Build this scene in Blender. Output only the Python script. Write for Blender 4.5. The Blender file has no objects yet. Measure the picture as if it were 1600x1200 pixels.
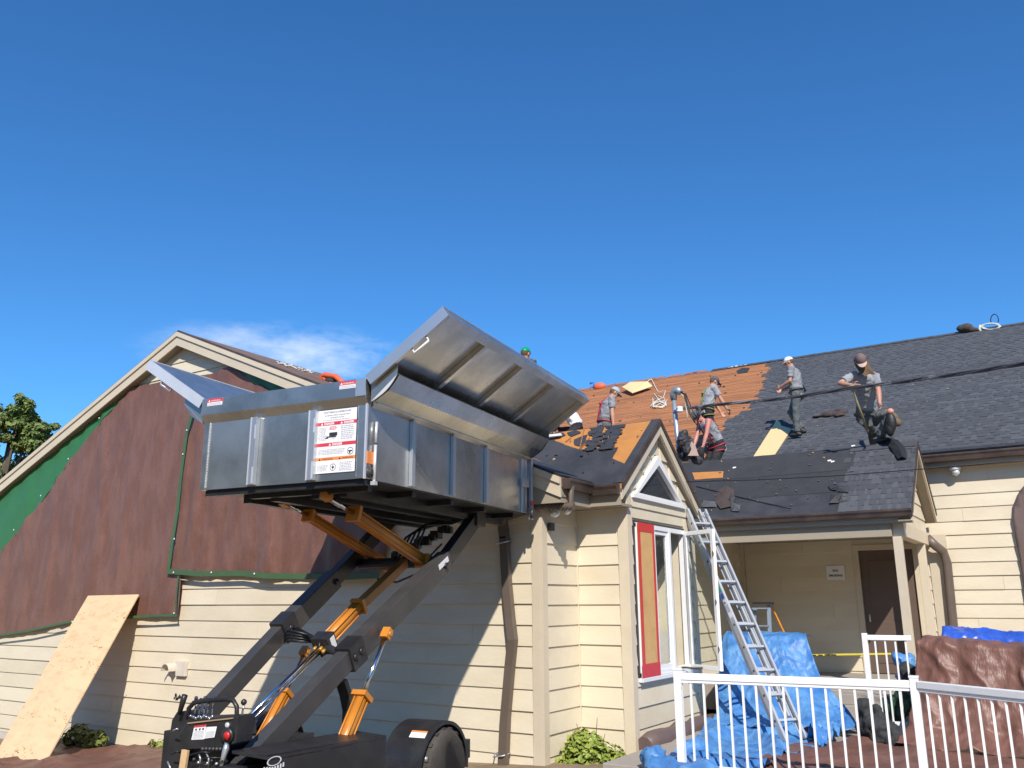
import bpy, bmesh, math, random
from mathutils import Vector, Matrix, noise, geometry
random.seed(7)
R_ = math.radians
V = Vector
S = bpy.context.scene
COL = S.collection

# ------------------------------------------------------------------ camera
FPX = 1326.2
PITCH, YAW, ROLL = R_(14.342), R_(32.640), R_(-0.2525)
CAM = V((0, 0, 1.575))
cd = bpy.data.cameras.new('camera'); cam = bpy.data.objects.new('camera', cd); COL.objects.link(cam)
Fw = V((-math.sin(YAW) * math.cos(PITCH), math.cos(YAW) * math.cos(PITCH), math.sin(PITCH)))
Rt0 = V((math.cos(YAW), math.sin(YAW), 0)); Up0 = Rt0.cross(Fw)
Rt = Rt0 * math.cos(ROLL) + Up0 * math.sin(ROLL); Up = Up0 * math.cos(ROLL) - Rt0 * math.sin(ROLL)
m = Matrix((Rt, Up, -Fw)).transposed().to_4x4(); m.translation = CAM
cam.matrix_world = m
cd.sensor_width = 36; cd.lens = FPX / 1600 * 36; cd.clip_start = 0.05; cd.clip_end = 3000
S.camera = cam

# ------------------------------------------------------------------ light
SUN = V((0.72, -0.95, 1.0)).normalized()          # towards the sun
el = math.asin(SUN.z); az = math.atan2(SUN.x, SUN.y)
w = bpy.data.worlds.new('World'); S.world = w; w.use_nodes = True
nt = w.node_tree; nt.nodes.clear()
out = nt.nodes.new('ShaderNodeOutputWorld'); bg = nt.nodes.new('ShaderNodeBackground')
sky = nt.nodes.new('ShaderNodeTexSky'); sky.sky_type = 'NISHITA'; sky.sun_disc = False
sky.sun_elevation = el; sky.sun_rotation = az; sky.altitude = 300; sky.air_density = 1.0; sky.dust_density = 0.35; sky.ozone_density = 3.0
hs = nt.nodes.new('ShaderNodeHueSaturation'); hs.inputs['Saturation'].default_value = 1.10; hs.inputs['Value'].default_value = 1.0
nt.links.new(sky.outputs[0], hs.inputs['Color'])
# thin cloud bank low over the gable, high wisps fading out, all in the sky itself
tc = nt.nodes.new('ShaderNodeTexCoord')
def cloud_mask(direction, up, wide, high, scale, thr):
    d = V(direction).normalized(); rr = d.cross(V((0, 0, 1))).normalized(); uu = rr.cross(d).normalized()
    def dot(vec):
        n = nt.nodes.new('ShaderNodeVectorMath'); n.operation = 'DOT_PRODUCT'; n.inputs[1].default_value = vec
        nt.links.new(tc.outputs['Generated'], n.inputs[0]); return n.outputs['Value']
    def mth(op, a, b=None, clamp=False):
        n = nt.nodes.new('ShaderNodeMath'); n.operation = op; n.use_clamp = clamp
        for i, q in enumerate((a, b)):
            if q is None: continue
            if isinstance(q, (int, float)): n.inputs[i].default_value = q
            else: nt.links.new(q, n.inputs[i])
        return n.outputs[0]
    x = mth('DIVIDE', dot(rr), wide); y = mth('DIVIDE', dot(uu), high)
    r2 = mth('ADD', mth('MULTIPLY', x, x), mth('MULTIPLY', y, y))
    fall = mth('SUBTRACT', 1.0, r2, True)
    front = mth('GREATER_THAN', dot(d), 0.0)
    nz = nt.nodes.new('ShaderNodeTexNoise'); nz.inputs['Scale'].default_value = scale; nz.inputs['Detail'].default_value = 7; nz.inputs['Roughness'].default_value = .62
    mp = nt.nodes.new('ShaderNodeMapping'); mp.inputs['Scale'].default_value = (1, 1, 2.6)
    nt.links.new(tc.outputs['Generated'], mp.inputs[0]); nt.links.new(mp.outputs[0], nz.inputs['Vector'])
    v = mth('MULTIPLY', mth('SUBTRACT', nz.outputs['Fac'], thr), 3.2)
    v = mth('ADD', v, mth('MULTIPLY', fall, 0.70), True)
    return mth('MULTIPLY', mth('MULTIPLY', v, fall), front)
def ray(x, y): return (Fw + Rt * ((x - 800) / FPX) - Up * ((y - 600) / FPX))
cm = cloud_mask(ray(455, 556), 0, 0.18, 0.044, 8, .55)
mx = nt.nodes.new('ShaderNodeMix'); mx.data_type = 'RGBA'
mul = nt.nodes.new('ShaderNodeMath'); mul.operation = 'MULTIPLY'; mul.inputs[1].default_value = 0.9
nt.links.new(cm, mul.inputs[0]); nt.links.new(mul.outputs[0], mx.inputs['Factor'])
tint = nt.nodes.new('ShaderNodeMix'); tint.data_type = 'RGBA'; tint.blend_type = 'MULTIPLY'; tint.inputs['Factor'].default_value = 1; tint.inputs['B'].default_value = (.42, .81, 1.09, 1)
nt.links.new(hs.outputs[0], tint.inputs['A'])
nt.links.new(tint.outputs['Result'], mx.inputs['A']); mx.inputs['B'].default_value = (5.4, 6.2, 7.2, 1)
nt.links.new(mx.outputs['Result'], bg.inputs['Color']); bg.inputs['Strength'].default_value = 0.13
nt.links.new(bg.outputs[0], out.inputs[0])
sl = bpy.data.lights.new('sun', 'SUN'); sl.energy = 4.6; sl.angle = R_(0.53); sl.color = (1, .925, .84)
so = bpy.data.objects.new('sun', sl); COL.objects.link(so); so.rotation_euler = SUN.to_track_quat('Z', 'Y').to_euler()
S.view_settings.view_transform = 'Standard'; S.view_settings.look = 'None'; S.view_settings.gamma = 1
S.view_settings.use_curve_mapping = False
S.view_settings.exposure = 0.28
S.render.engine = 'CYCLES'
try: S.cycles.max_bounces = 8
except Exception: pass

# ------------------------------------------------------------------ helpers: places
def on_y(x, y, Y): d = ray(x, y); return CAM + d * ((Y - CAM.y) / d.y)
def on_x(x, y, X): d = ray(x, y); return CAM + d * ((X - CAM.x) / d.x)
def on_z(x, y, Z): d = ray(x, y); return CAM + d * ((Z - CAM.z) / d.z)
def on_p(x, y, p, n): d = ray(x, y); n = V(n); return CAM + d * ((V(p) - CAM).dot(n) / d.dot(n))
def depth(x, y, w): return CAM + ray(x, y) * w

# ------------------------------------------------------------------ helpers: materials
MATS = {}
def mat(name, col, rough=.6, metal=0.0, var=.08, vscale=6.0, col2=None, mix=0.5, mscale=3.0, bump=0.0, bscale=60.0,
        obj=0.06, stretch=(1, 1, 1), alpha=None, trans=0.0, ior=1.45, emit=None, coat=0.0, detail=5, edge=(.42, .58), spec=.5, rvar=0.0):
    if name in MATS: return MATS[name]
    M = bpy.data.materials.new(name); M.use_nodes = True; MATS[name] = M
    n = M.node_tree; L = n.links; b = n.nodes['Principled BSDF']
    co = n.nodes.new('ShaderNodeTexCoord'); mp = n.nodes.new('ShaderNodeMapping'); mp.inputs['Scale'].default_value = stretch
    L.new(co.outputs['Object'], mp.inputs[0])
    oi = n.nodes.new('ShaderNodeObjectInfo')
    off = n.nodes.new('ShaderNodeVectorMath'); off.operation = 'ADD'
    sc = n.nodes.new('ShaderNodeMath'); sc.operation = 'MULTIPLY'; sc.inputs[1].default_value = 37.0
    L.new(oi.outputs['Random'], sc.inputs[0]); L.new(mp.outputs[0], off.inputs[0]); L.new(sc.outputs[0], off.inputs[1])
    nz = n.nodes.new('ShaderNodeTexNoise'); nz.inputs['Scale'].default_value = vscale; nz.inputs['Detail'].default_value = detail
    L.new(off.outputs[0], nz.inputs['Vector'])
    base = n.nodes.new('ShaderNodeRGB'); base.outputs[0].default_value = (*col, 1); cur = base.outputs[0]
    if col2:
        n2 = n.nodes.new('ShaderNodeTexNoise'); n2.inputs['Scale'].default_value = mscale; n2.inputs['Detail'].default_value = 6
        n2.inputs['Roughness'].default_value = .65
        L.new(off.outputs[0], n2.inputs['Vector'])
        mr = n.nodes.new('ShaderNodeMapRange'); mr.inputs['From Min'].default_value = edge[0]; mr.inputs['From Max'].default_value = edge[1]; mr.inputs['To Max'].default_value = mix
        L.new(n2.outputs['Fac'], mr.inputs['Value'])
        mxx = n.nodes.new('ShaderNodeMix'); mxx.data_type = 'RGBA'; mxx.inputs['B'].default_value = (*col2, 1)
        L.new(mr.outputs['Result'], mxx.inputs['Factor']); L.new(cur, mxx.inputs['A']); cur = mxx.outputs['Result']
    hv = n.nodes.new('ShaderNodeHueSaturation')
    a = n.nodes.new('ShaderNodeMath'); a.operation = 'MULTIPLY_ADD'; a.inputs[1].default_value = 2 * var; a.inputs[2].default_value = 1 - var
    L.new(nz.outputs['Fac'], a.inputs[0])
    c = n.nodes.new('ShaderNodeMath'); c.operation = 'MULTIPLY_ADD'; c.inputs[1].default_value = 2 * obj; c.inputs[2].default_value = -obj
    L.new(oi.outputs['Random'], c.inputs[0])
    s = n.nodes.new('ShaderNodeMath'); s.operation = 'ADD'; L.new(a.outputs[0], s.inputs[0]); L.new(c.outputs[0], s.inputs[1])
    L.new(s.outputs[0], hv.inputs['Value']); L.new(cur, hv.inputs['Color']); L.new(hv.outputs[0], b.inputs['Base Color'])
    b.inputs['Roughness'].default_value = rough; b.inputs['Metallic'].default_value = metal
    b.inputs['Specular IOR Level'].default_value = spec
    if rvar:
        q = n.nodes.new('ShaderNodeMath'); q.operation = 'MULTIPLY_ADD'; q.inputs[1].default_value = 2 * rvar; q.inputs[2].default_value = rough - rvar
        L.new(nz.outputs['Fac'], q.inputs[0]); L.new(q.outputs[0], b.inputs['Roughness'])
    if coat: b.inputs['Coat Weight'].default_value = coat
    if trans: b.inputs['Transmission Weight'].default_value = trans; b.inputs['IOR'].default_value = ior
    if alpha is not None: b.inputs['Alpha'].default_value = alpha
    if bump:
        nb = n.nodes.new('ShaderNodeTexNoise'); nb.inputs['Scale'].default_value = bscale; nb.inputs['Detail'].default_value = 6
        L.new(off.outputs[0], nb.inputs['Vector'])
        bp = n.nodes.new('ShaderNodeBump'); bp.inputs['Strength'].default_value = min(1, bump); bp.inputs['Distance'].default_value = 0.02
        L.new(nb.outputs['Fac'], bp.inputs['Height']); L.new(bp.outputs[0], b.inputs['Normal'])
    return M

CREAM = mat('cream_siding', (.69, .615, .46), .55, var=.05, vscale=1.4, bump=.12, bscale=25, obj=.025, col2=(.54, .445, .30), mix=.5, mscale=1.1, stretch=(.6, 1, 1.6), edge=(.40, .70))
CREAMT = mat('cream_trim', (.62, .535, .395), .5, var=.05, vscale=3, bump=.08, bscale=40, col2=(.5, .43, .32), mix=.3, mscale=2)
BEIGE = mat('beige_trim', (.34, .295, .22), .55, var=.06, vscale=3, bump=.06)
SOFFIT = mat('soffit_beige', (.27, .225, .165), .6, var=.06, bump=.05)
BROWNM = mat('brown_gutter_metal', (.05, .036, .030), .38, var=.12, vscale=5, col2=(.11, .08, .065), mix=.5)
DOORM = mat('brown_door_paint', (.13, .09, .07), .45, var=.06)
WHITEP = mat('white_vinyl', (.80, .80, .78), .35, var=.03, vscale=4)
WHITEF = mat('white_powder_coat', (.87, .87, .86), .3, var=.04, vscale=9, col2=(.62, .60, .55), mix=.35, mscale=5, edge=(.55, .75))
CONC = mat('concrete', (.33, .295, .25), .85, var=.12, vscale=8, bump=.3, bscale=80, col2=(.30, .27, .24), mix=.5)
FOUND = mat('foundation_parging', (.50, .46, .41), .85, var=.1, bump=.25, bscale=40)
FELT = mat('black_underlayment', (.032, .033, .036), .62, var=.2, vscale=3, bump=.25, bscale=12, col2=(.055, .055, .058), mix=.7, mscale=2.2)
FELT2 = mat('grey_underlayment', (.042, .041, .041), .6, var=.18, vscale=4, bump=.3, bscale=14, col2=(.035, .034, .035), mix=.7, mscale=3)
SH1 = mat('charcoal_shingle', (.080, .085, .094), .85, var=.22, vscale=50, bump=.4, bscale=160, obj=.10)
SH2 = mat('dark_charcoal_shingle', (.062, .066, .074), .88, var=.22, vscale=50, bump=.4, bscale=160, obj=.10)
DECK = mat('bare_roof_boards', (.40, .165, .062), .75, var=.25, vscale=5, bump=.3, bscale=40, obj=.13, stretch=(.4, 4, 4), col2=(.20, .075, .035), mix=.75, mscale=3.2, edge=(.40, .68))
PLYO = mat('orange_plywood', (.50, .215, .05), .7, var=.14, vscale=6, bump=.2, bscale=30, obj=.04, stretch=(1, 1, .5), col2=(.43, .18, .055), mix=.6, mscale=4)
PLYN = mat('new_plywood', (.62, .42, .215), .65, var=.10, vscale=3, bump=.15, bscale=30, obj=.04, col2=(.50, .30, .13), mix=.55, mscale=3.5, stretch=(2.2, 1, 1), edge=(.5, .7))
GALV = mat('galvanised_steel', (.62, .61, .575), .30, .86, var=.14, vscale=2.6, obj=.02, col2=(.42, .42, .395), mix=.85, mscale=1.5, rvar=.09, bump=.05, bscale=1.3)
GALVT = mat('galvanised_trim', (.60, .63, .65), .36, .75, var=.1, vscale=5, obj=.03)
GALVB = mat('bright_zinc_edge', (.80, .81, .82), .35, .5, var=.1)
BLACK = mat('black_machine_paint', (.018, .018, .020), .38, var=.25, vscale=6, col2=(.035, .034, .033), mix=.6, mscale=5, bump=.06)
DARKST = mat('dark_grey_steel', (.052, .050, .050), .42, .15, var=.15, vscale=4, col2=(.075, .07, .066), mix=.6, mscale=3)
ORANGE = mat('orange_cylinder_paint', (.62, .235, .025), .35, var=.12, vscale=6, col2=(.42, .15, .03), mix=.4, mscale=6)
CHROME = mat('chrome_rod', (.75, .76, .78), .12, 1.0, var=.03)
RUBBER = mat('tyre_rubber', (.045, .040, .034), .8, var=.2, vscale=20, bump=.5, bscale=60, col2=(.085, .072, .058), mix=.6)
HOSE = mat('black_hose', (.012, .012, .013), .45)
RED = mat('red_plastic', (.55, .02, .02), .35)
ALU = mat('ladder_aluminium', (.50, .52, .54), .45, .35, var=.12, vscale=7, obj=.03)
TARPB = mat('brown_poly_tarp', (.195, .098, .072), .42, var=.10, vscale=7, bump=.35, bscale=22, col2=(.142, .064, .045), mix=.6, mscale=2, stretch=(2.2, 1, .8), spec=.4)
TARPG = mat('green_poly_tarp', (.035, .155, .05), .42, var=.12, vscale=5, bump=.2, bscale=9, spec=.5)
TARPBL = mat('blue_poly_tarp', (.05, .185, .46), .45, var=.2, vscale=6, bump=.5, bscale=22, col2=(.12, .30, .55), mix=.7, mscale=3, spec=.45)
TARPBL2 = mat('deep_blue_tarp', (.03, .10, .50), .36, var=.16, vscale=6, bump=.3, bscale=14, spec=.6)
HEM = mat('olive_hem_tape', (.06, .12, .05), .45, var=.15)
REDT = mat('red_sheathing_tape', (.58, .035, .035), .4, var=.12, vscale=10, col2=(.30, .02, .02), mix=.5, mscale=14, edge=(.6, .7))
GLASS = mat('window_glass', (.9, .95, .95), .02, trans=1.0, var=0, obj=0, ior=1.3)
DGLASS = mat('dark_window_glass', (.030, .034, .038), .04, var=.05, spec=.9)
LAMPG = mat('lamp_glass', (.7, .74, .76), .12, .3, var=.02)
SKIN = mat('skin', (.46, .245, .16), .55, obj=.18, var=.08, vscale=9, col2=(.55, .24, .17), mix=.4, mscale=6)
SKINR = mat('sunburnt_skin', (.58, .27, .21), .5, var=.08, vscale=9, col2=(.60, .22, .17), mix=.4, mscale=6)
GREYT = mat('grey_cotton', (.32, .33, .35), .9, var=.12, vscale=9, bump=.7, bscale=14, obj=.22, col2=(.17, .18, .20), mix=.8, mscale=3.2, edge=(.47, .66))
DGREYT = mat('dark_grey_cotton', (.085, .09, .105), .9, var=.12, vscale=9, bump=.5, bscale=14)
WHITET = mat('white_cotton', (.75, .75, .75), .9, var=.05, vscale=9, bump=.5, bscale=14)
PANTG = mat('grey_work_trousers', (.10, .115, .115), .9, obj=.2, col2=(.17, .16, .14), mix=.7, mscale=4, edge=(.5, .7), var=.15, vscale=8, bump=.6, bscale=12)
PANTB = mat('black_work_trousers', (.018, .018, .02), .85, var=.2, bump=.5, bscale=12)
HARN = mat('red_harness_webbing', (.42, .03, .05), .6)
HARNY = mat('yellow_green_harness_webbing', (.22, .22, .07), .6)
LEATH = mat('tan_tool_leather', (.14, .10, .05), .7, var=.2, bump=.4)
BROWNC = mat('brown_cloth', (.06, .042, .036), .85, var=.2, bump=.6, bscale=20)
BOOT = mat('black_boot', (.015, .014, .013), .55)
HAIR = mat('brown_hair', (.12, .07, .035), .8, var=.2, bump=.5, bscale=90)
ROPE = mat('pale_rope', (.62, .60, .52), .8, var=.1)
CABLE = mat('grey_overhead_cable', (.06, .06, .065), .5, var=.3, vscale=3, col2=(.22, .22, .23), mix=.8, mscale=1.3, edge=(.5, .55))
PIPE = mat('galvanised_pipe', (.42, .46, .48), .4, .6, var=.1)
GRASS = mat('dry_ground', (.21, .15, .085), .95, var=.3, vscale=4, bump=.6, bscale=40, col2=(.29, .21, .125), mix=.8, mscale=1.2)
LEAF = mat('maple_leaf', (.13, .18, .04), .6, var=.35, vscale=2.0, obj=.0, col2=(.17, .19, .04), mix=.6, mscale=.9)
LEAFY = mat('yellow_green_leaf', (.30, .35, .05), .55, var=.3, vscale=9, col2=(.10, .18, .03), mix=.6, mscale=9)
BARK = mat('bark', (.10, .075, .055), .9, var=.25, bump=.6)
PAPER = mat('white_sticker', (.80, .80, .80), .45, var=.01, obj=0)
INK = mat('black_print', (.03, .03, .035), .5, var=0, obj=0)
GREYP = mat('grey_small_print', (.42, .43, .45), .5, var=0, obj=0)
REDP = mat('red_print', (.62, .045, .07), .5, var=0, obj=0)
ORP = mat('orange_print', (.82, .26, .06), .5, var=0, obj=0)
NAVYP = mat('dark_slate_print', (.035, .05, .06), .5, var=0, obj=0)
YEL = mat('yellow_tape', (.75, .62, .05), .5)
PLASTW = mat('offwhite_plastic', (.62, .56, .46), .5)
GREENH = mat('green_hard_hat', (.0, .30, .12), .25)
DBAG = mat('dark_canvas_bag', (.03, .032, .033), .8, var=.2, bump=.4)
GREENB = mat('dark_green_plastic', (.02, .07, .035), .5)

# ------------------------------------------------------------------ helpers: objects
class MB:
    """collects geometry in world (or given) coordinates, links as ONE object"""
    def __init__(s): s.v = []; s.f = []; s.m = []; s.mats = []; s.smooth = set()
    def mi(s, M):
        if M not in s.mats: s.mats.append(M)
        return s.mats.index(M)
    def poly(s, pts, M=None):
        i = len(s.v); s.v += [V(p) for p in pts]; s.f.append(list(range(i, i + len(pts)))); s.m.append(s.mi(M) if M else 0)
    def prism(s, pts, d, M=None):
        """closed polygon pts extruded by vector d"""
        d = V(d); i = len(s.v); n = len(pts); k = s.mi(M) if M else 0
        s.v += [V(p) for p in pts] + [V(p) + d for p in pts]
        s.f.append([i + j for j in range(n)][::-1]); s.f.append([i + n + j for j in range(n)]); s.m += [k, k]
        for j in range(n):
            s.f.append([i + j, i + (j + 1) % n, i + n + (j + 1) % n, i + n + j]); s.m.append(k)
    def box(s, a, b, M=None):
        x0, y0, z0 = [min(p, q) for p, q in zip(a, b)]; x1, y1, z1 = [max(p, q) for p, q in zip(a, b)]
        s.prism([(x0, y0, z0), (x1, y0, z0), (x1, y1, z0), (x0, y1, z0)], (0, 0, z1 - z0), M)
    def obox(s, c, ax, ay, az, M=None):
        """box centred at c with half axes"""
        c, ax, ay, az = V(c), V(ax), V(ay), V(az)
        s.prism([c - ax - ay - az, c + ax - ay - az, c + ax + ay - az, c - ax + ay - az], az * 2, M)
    def beam(s, a, b, wd, hg, M=None, up=(0, 0, 1)):
        a, b = V(a), V(b); d = (b - a).normalized(); u = V(up)
        if abs(d.dot(u)) > .98: u = V((0, 1, 0))
        sx = d.cross(u).normalized(); sz = sx.cross(d).normalized()
        s.obox((a + b) / 2, (b - a) / 2, sx * wd / 2, sz * hg / 2, M)
    def tube(s, pts, r, M=None, n=8, caps=True, flat=1.0):
        pts = [V(p) for p in pts]; rs = r if isinstance(r, (list, tuple)) else [r] * len(pts); k = s.mi(M) if M else 0
        base = len(s.v); pu = None
        for i, p in enumerate(pts):
            d = (pts[min(i + 1, len(pts) - 1)] - pts[max(i - 1, 0)]).normalized()
            if pu is None:
                u = V((0, 0, 1)) if abs(d.z) < .9 else V((1, 0, 0)); pu = (u - d * u.dot(d)).normalized()
            else: pu = (pu - d * pu.dot(d)).normalized()
            q = d.cross(pu)
            for j in range(n):
                a = 2 * math.pi * j / n; s.v.append(p + (pu * math.cos(a) + q * math.sin(a) * flat) * rs[i])
        for i in range(len(pts) - 1):
            for j in range(n):
                s.smooth.add(len(s.f))
                s.f.append([base + i * n + j, base + i * n + (j + 1) % n, base + (i + 1) * n + (j + 1) % n, base + (i + 1) * n + j]); s.m.append(k)
        if caps:
            s.f.append([base + j for j in range(n)][::-1]); s.f.append([base + (len(pts) - 1) * n + j for j in range(n)]); s.m += [k, k]
    def lathe(s, c, axis, prof, M=None, n=20):
        """prof: list of (distance along axis, radius)"""
        c = V(c); ax = V(axis).normalized(); s.tube([c + ax * t for t, _ in prof], [max(r, 1e-4) for _, r in prof], M, n)
    def build(s, name, M=None, parent=None, bevel=0, auto=True):
        me = bpy.data.meshes.new(name); me.from_pydata([tuple(p) for p in s.v], [], s.f)
        mats = s.mats or [M]
        for q in mats: me.materials.append(q or M)
        me.polygons.foreach_set('material_index', s.m if s.mats else [0] * len(s.f))
        if s.smooth:
            for i in s.smooth: me.polygons[i].use_smooth = True
        bm = bmesh.new(); bm.from_mesh(me); bmesh.ops.recalc_face_normals(bm, faces=bm.faces); bm.to_mesh(me); bm.free()
        me.update()
        o = bpy.data.objects.new(name, me); COL.objects.link(o)
        if parent: adopt(o, parent)
        if bevel:
            bv = o.modifiers.new('bevel', 'BEVEL'); bv.width = bevel; bv.segments = 2; bv.limit_method = 'ANGLE'
        return o

def adopt(o, parent):
    o.parent = parent
    o.matrix_parent_inverse = WM[parent.name].inverted() if parent.name in WM else Matrix.Identity(4)
WM = {}
def thing(name, label, cat, loc, group=None):
    o = bpy.data.objects.new(name, None); COL.objects.link(o); o.location = loc; o.empty_display_size = .2
    WM[o.name] = Matrix.Translation(V(loc))
    o['label'] = label; o['category'] = cat
    if group: o['group'] = group
    return o
def tag(o, label, cat, group=None):
    o['label'] = label; o['category'] = cat
    if group: o['group'] = group
    return o
def struct(o): o['kind'] = 'structure'; return o
def inst(name, me, mw, parent):
    o = bpy.data.objects.new(name, me); COL.objects.link(o); adopt(o, parent); o.matrix_basis = mw if parent.name not in WM else mw
    return o
def from_bm(name, bm, M, parent=None, smooth=True):
    me = bpy.data.meshes.new(name); bm.to_mesh(me); bm.free()
    for q in (M if isinstance(M, (list, tuple)) else [M]): me.materials.append(q)
    if smooth: me.polygons.foreach_set('use_smooth', [True] * len(me.polygons))
    o = bpy.data.objects.new(name, me); COL.objects.link(o)
    if parent: adopt(o, parent)
    return o
def fbm(p, sc=1.0, oct_=4):
    return noise.fractal(V(p) * sc, 1.0, 2.0, oct_)
def sheet(name, poly, res, M, to3d, parent=None, disp=None, thick=0.0, smooth=True):
    """a cloth-like sheet: 2-D outline triangulated at res, mapped by to3d(u,v,displacement)"""
    us = [p[0] for p in poly]; vs = [p[1] for p in poly]
    pts = [V(p) for p in poly]; n = len(pts); edges = []
    dense = []
    for i in range(n):
        a, b = pts[i], pts[(i + 1) % n]; k = max(1, int((b - a).length / res))
        for j in range(k): dense.append(a + (b - a) * (j / k))
    edges = [(i, (i + 1) % len(dense)) for i in range(len(dense))]
    allp = list(dense); u = min(us) + res * .5
    def inside(x, y):
        c = False
        for i in range(n):
            a, b = pts[i], pts[(i + 1) % n]
            if (a[1] > y) != (b[1] > y) and x < (b[0] - a[0]) * (y - a[1]) / (b[1] - a[1]) + a[0]: c = not c
        return c
    while u < max(us):
        v = min(vs) + res * .5
        while v < max(vs):
            if inside(u, v): allp.append(V((u + random.uniform(-.1, .1) * res, v + random.uniform(-.1, .1) * res)))
            v += res
        u += res
    vv, _, ff = geometry.delaunay_2d_cdt(allp, edges, [], 1, 1e-5)[:3]
    bm = bmesh.new(); bv = [bm.verts.new(to3d(p[0], p[1], disp(p[0], p[1]) if disp else 0)) for p in vv]
    for f in ff:
        try: bm.faces.new([bv[i] for i in f])
        except Exception: pass
    bmesh.ops.recalc_face_normals(bm, faces=bm.faces)
    o = from_bm(name, bm, M, parent, smooth)
    if thick:
        so_ = o.modifiers.new('thickness', 'SOLIDIFY'); so_.thickness = thick; so_.offset = 0
    return o
def ribbon(mb, pts, wd, nrm, M, th=.006):
    nrm = V(nrm).normalized()
    for a, b in zip(pts[:-1], pts[1:]):
        a, b = V(a), V(b); d = (b - a).normalized(); sd = d.cross(nrm) * wd / 2
        mb.prism([a - sd, b - sd, b + sd, a + sd], nrm * th, M)
def text_mesh(txt, size, origin, ux, uy, M, mb, align='LEFT', bold=0.0):
    c = bpy.data.curves.new('t', 'FONT'); c.body = txt; c.size = size; c.align_x = align; c.offset = bold; c.resolution_u = 2
    o = bpy.data.objects.new('t', c); COL.objects.link(o)
    dg = bpy.context.evaluated_depsgraph_get(); me = bpy.data.meshes.new_from_object(o.evaluated_get(dg))
    O, ux, uy = V(origin), V(ux), V(uy)
    for p in me.polygons: mb.poly([O + ux * me.vertices[i].co.x + uy * me.vertices[i].co.y for i in p.vertices], M)
    bpy.data.objects.remove(o); bpy.data.curves.remove(c); bpy.data.meshes.remove(me)
# ------------------------------------------------------------------ ground
def ground_z(x, y):
    t = max(0.0, -x - 3.6)
    return -.06 - .052 * min(t, 12) - .012 * max(0, min(t - 12, 30))
bm = bmesh.new()
xs = [-900, -300, -120, -60, -40] + [-30 + i for i in range(0, 41)] + [20, 40, 120, 300, 900]
ys = [-300, -100, -40, -15] + [-5 + i for i in range(0, 31)] + [40, 80, 200, 500, 1500]
g = [[bm.verts.new((x, y, ground_z(x, y))) for y in ys] for x in xs]
for i in range(len(xs) - 1):
    for j in range(len(ys) - 1): bm.faces.new((g[i][j], g[i + 1][j], g[i + 1][j + 1], g[i][j + 1]))
struct(from_bm('ground', bm, GRASS))
mb = MB(); mb.box((-4.2, 8.2, -.12), (7, 13.1, 0)); mb.box((-3.2, 3.0, -.12), (7, 8.19, -.002)); struct(mb.build('patio', CONC, bevel=.01))

# ------------------------------------------------------------------ the house
YA, XA, Y3, X4, YM, XL, Y4 = 8.451, -5.03, 9.296, -4.355, 16.54, -5.35, 11.42
EXPO = .2286
AX, AZ, AS = -11.835, 5.921, .415            # ridge of the front gable wing
BY, BZ, BS = 10.23, 3.87, .79              # ridge of the small side gable
PY, PZ, PS, PX = 15.0, 4.05, .80, -1.80    # ridge of the porch roof, right end
def z_a(x): return AZ - AS * abs(x - AX)
def z_b(y): return BZ - BS * abs(y - BY)
def z_p(y): return PZ - PS * abs(y - PY)
def z_m(y): return 4.026 + .583 * (y - 16.27)
MRY, MRZ = 23.10, 4.026 + .583 * 6.83
house = thing('house', 'cream clapboard house with a half stripped shingle roof, gable wing and porch', 'house', (-5, 12, 0))

def siding(part, O, U, N, zref, z0, z1, ulim, seams=3.66, holes=(), expo=EXPO, out=.026):
    O, U, N = V(O), V(U), V(N); Z = V((0, 0, 1))
    k = math.floor((z0 - zref) / expo); z = zref + k * expo; row = 0
    while z < z1 - .01:
        zb, zt = max(z, z0), min(z + expo, z1); row += 1
        if zt - zb < .015: z += expo; continue
        b0, b1 = ulim(zb); t0, t1 = ulim(zt)
        if b1 - b0 > .02:
            cuts = [(b0, b1, zb, zt)]
            for (ha, hb, hz0, hz1) in holes:
                nc = []
                for (a, b, p, q) in cuts:
                    if hb <= a or ha >= b or hz1 <= p or hz0 >= q: nc.append((a, b, p, q)); continue
                    if ha - a > .01: nc.append((a, ha, p, q))
                    if b - hb > .01: nc.append((hb, b, p, q))
                    if hz0 > p + .01: nc.append((max(a, ha), min(b, hb), p, hz0))
                    if hz1 < q - .01: nc.append((max(a, ha), min(b, hb), hz1, q))
                cuts = nc
            fin = []
            for (a, b, p, q) in cuts:
                s = a; x = math.floor(a / seams) * seams + (row * 1.37) % seams
                while x < b:
                    if x - s > .25 and b - x > .25: fin.append((s, x - .0015, p, q)); s = x + .0015
                    x += seams
                fin.append((s, b, p, q))
            for (a, b, p, q) in fin:
                def lim(u, zz):
                    l0, l1 = ulim(zz)
                    return min(max(u, l0), l1)
                ta = lim(a, q) if a == b0 or a < lim(a, q) else a; tb = lim(b, q)
                if tb <= ta: ta = tb = (ta + tb) / 2; tb += .002
                f = lambda zz: out - (out - .008) * (zz - z) / expo
                j = random.uniform(-.003, .003); w1, w2 = random.uniform(-.002, .002), random.uniform(-.002, .002)
                mb = MB()
                P = lambda u, zz, o: O + U * u + Z * zz + N * o
                mb.v = [P(a, p, .001), P(b, p, .001), P(tb, q, .001), P(ta, q, .001),
                        P(a, p + w1, f(p) + j), P(b, p + w2, f(p) + j), P(tb, q, f(q)), P(ta, q, f(q))]
                mb.f = [[0, 1, 2, 3], [4, 5, 6, 7], [0, 1, 5, 4], [1, 2, 6, 5], [2, 3, 7, 6], [3, 0, 4, 7]]; mb.m = [0] * 6
                mb.build('siding_board', CREAM, part)
        z += expo

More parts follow.
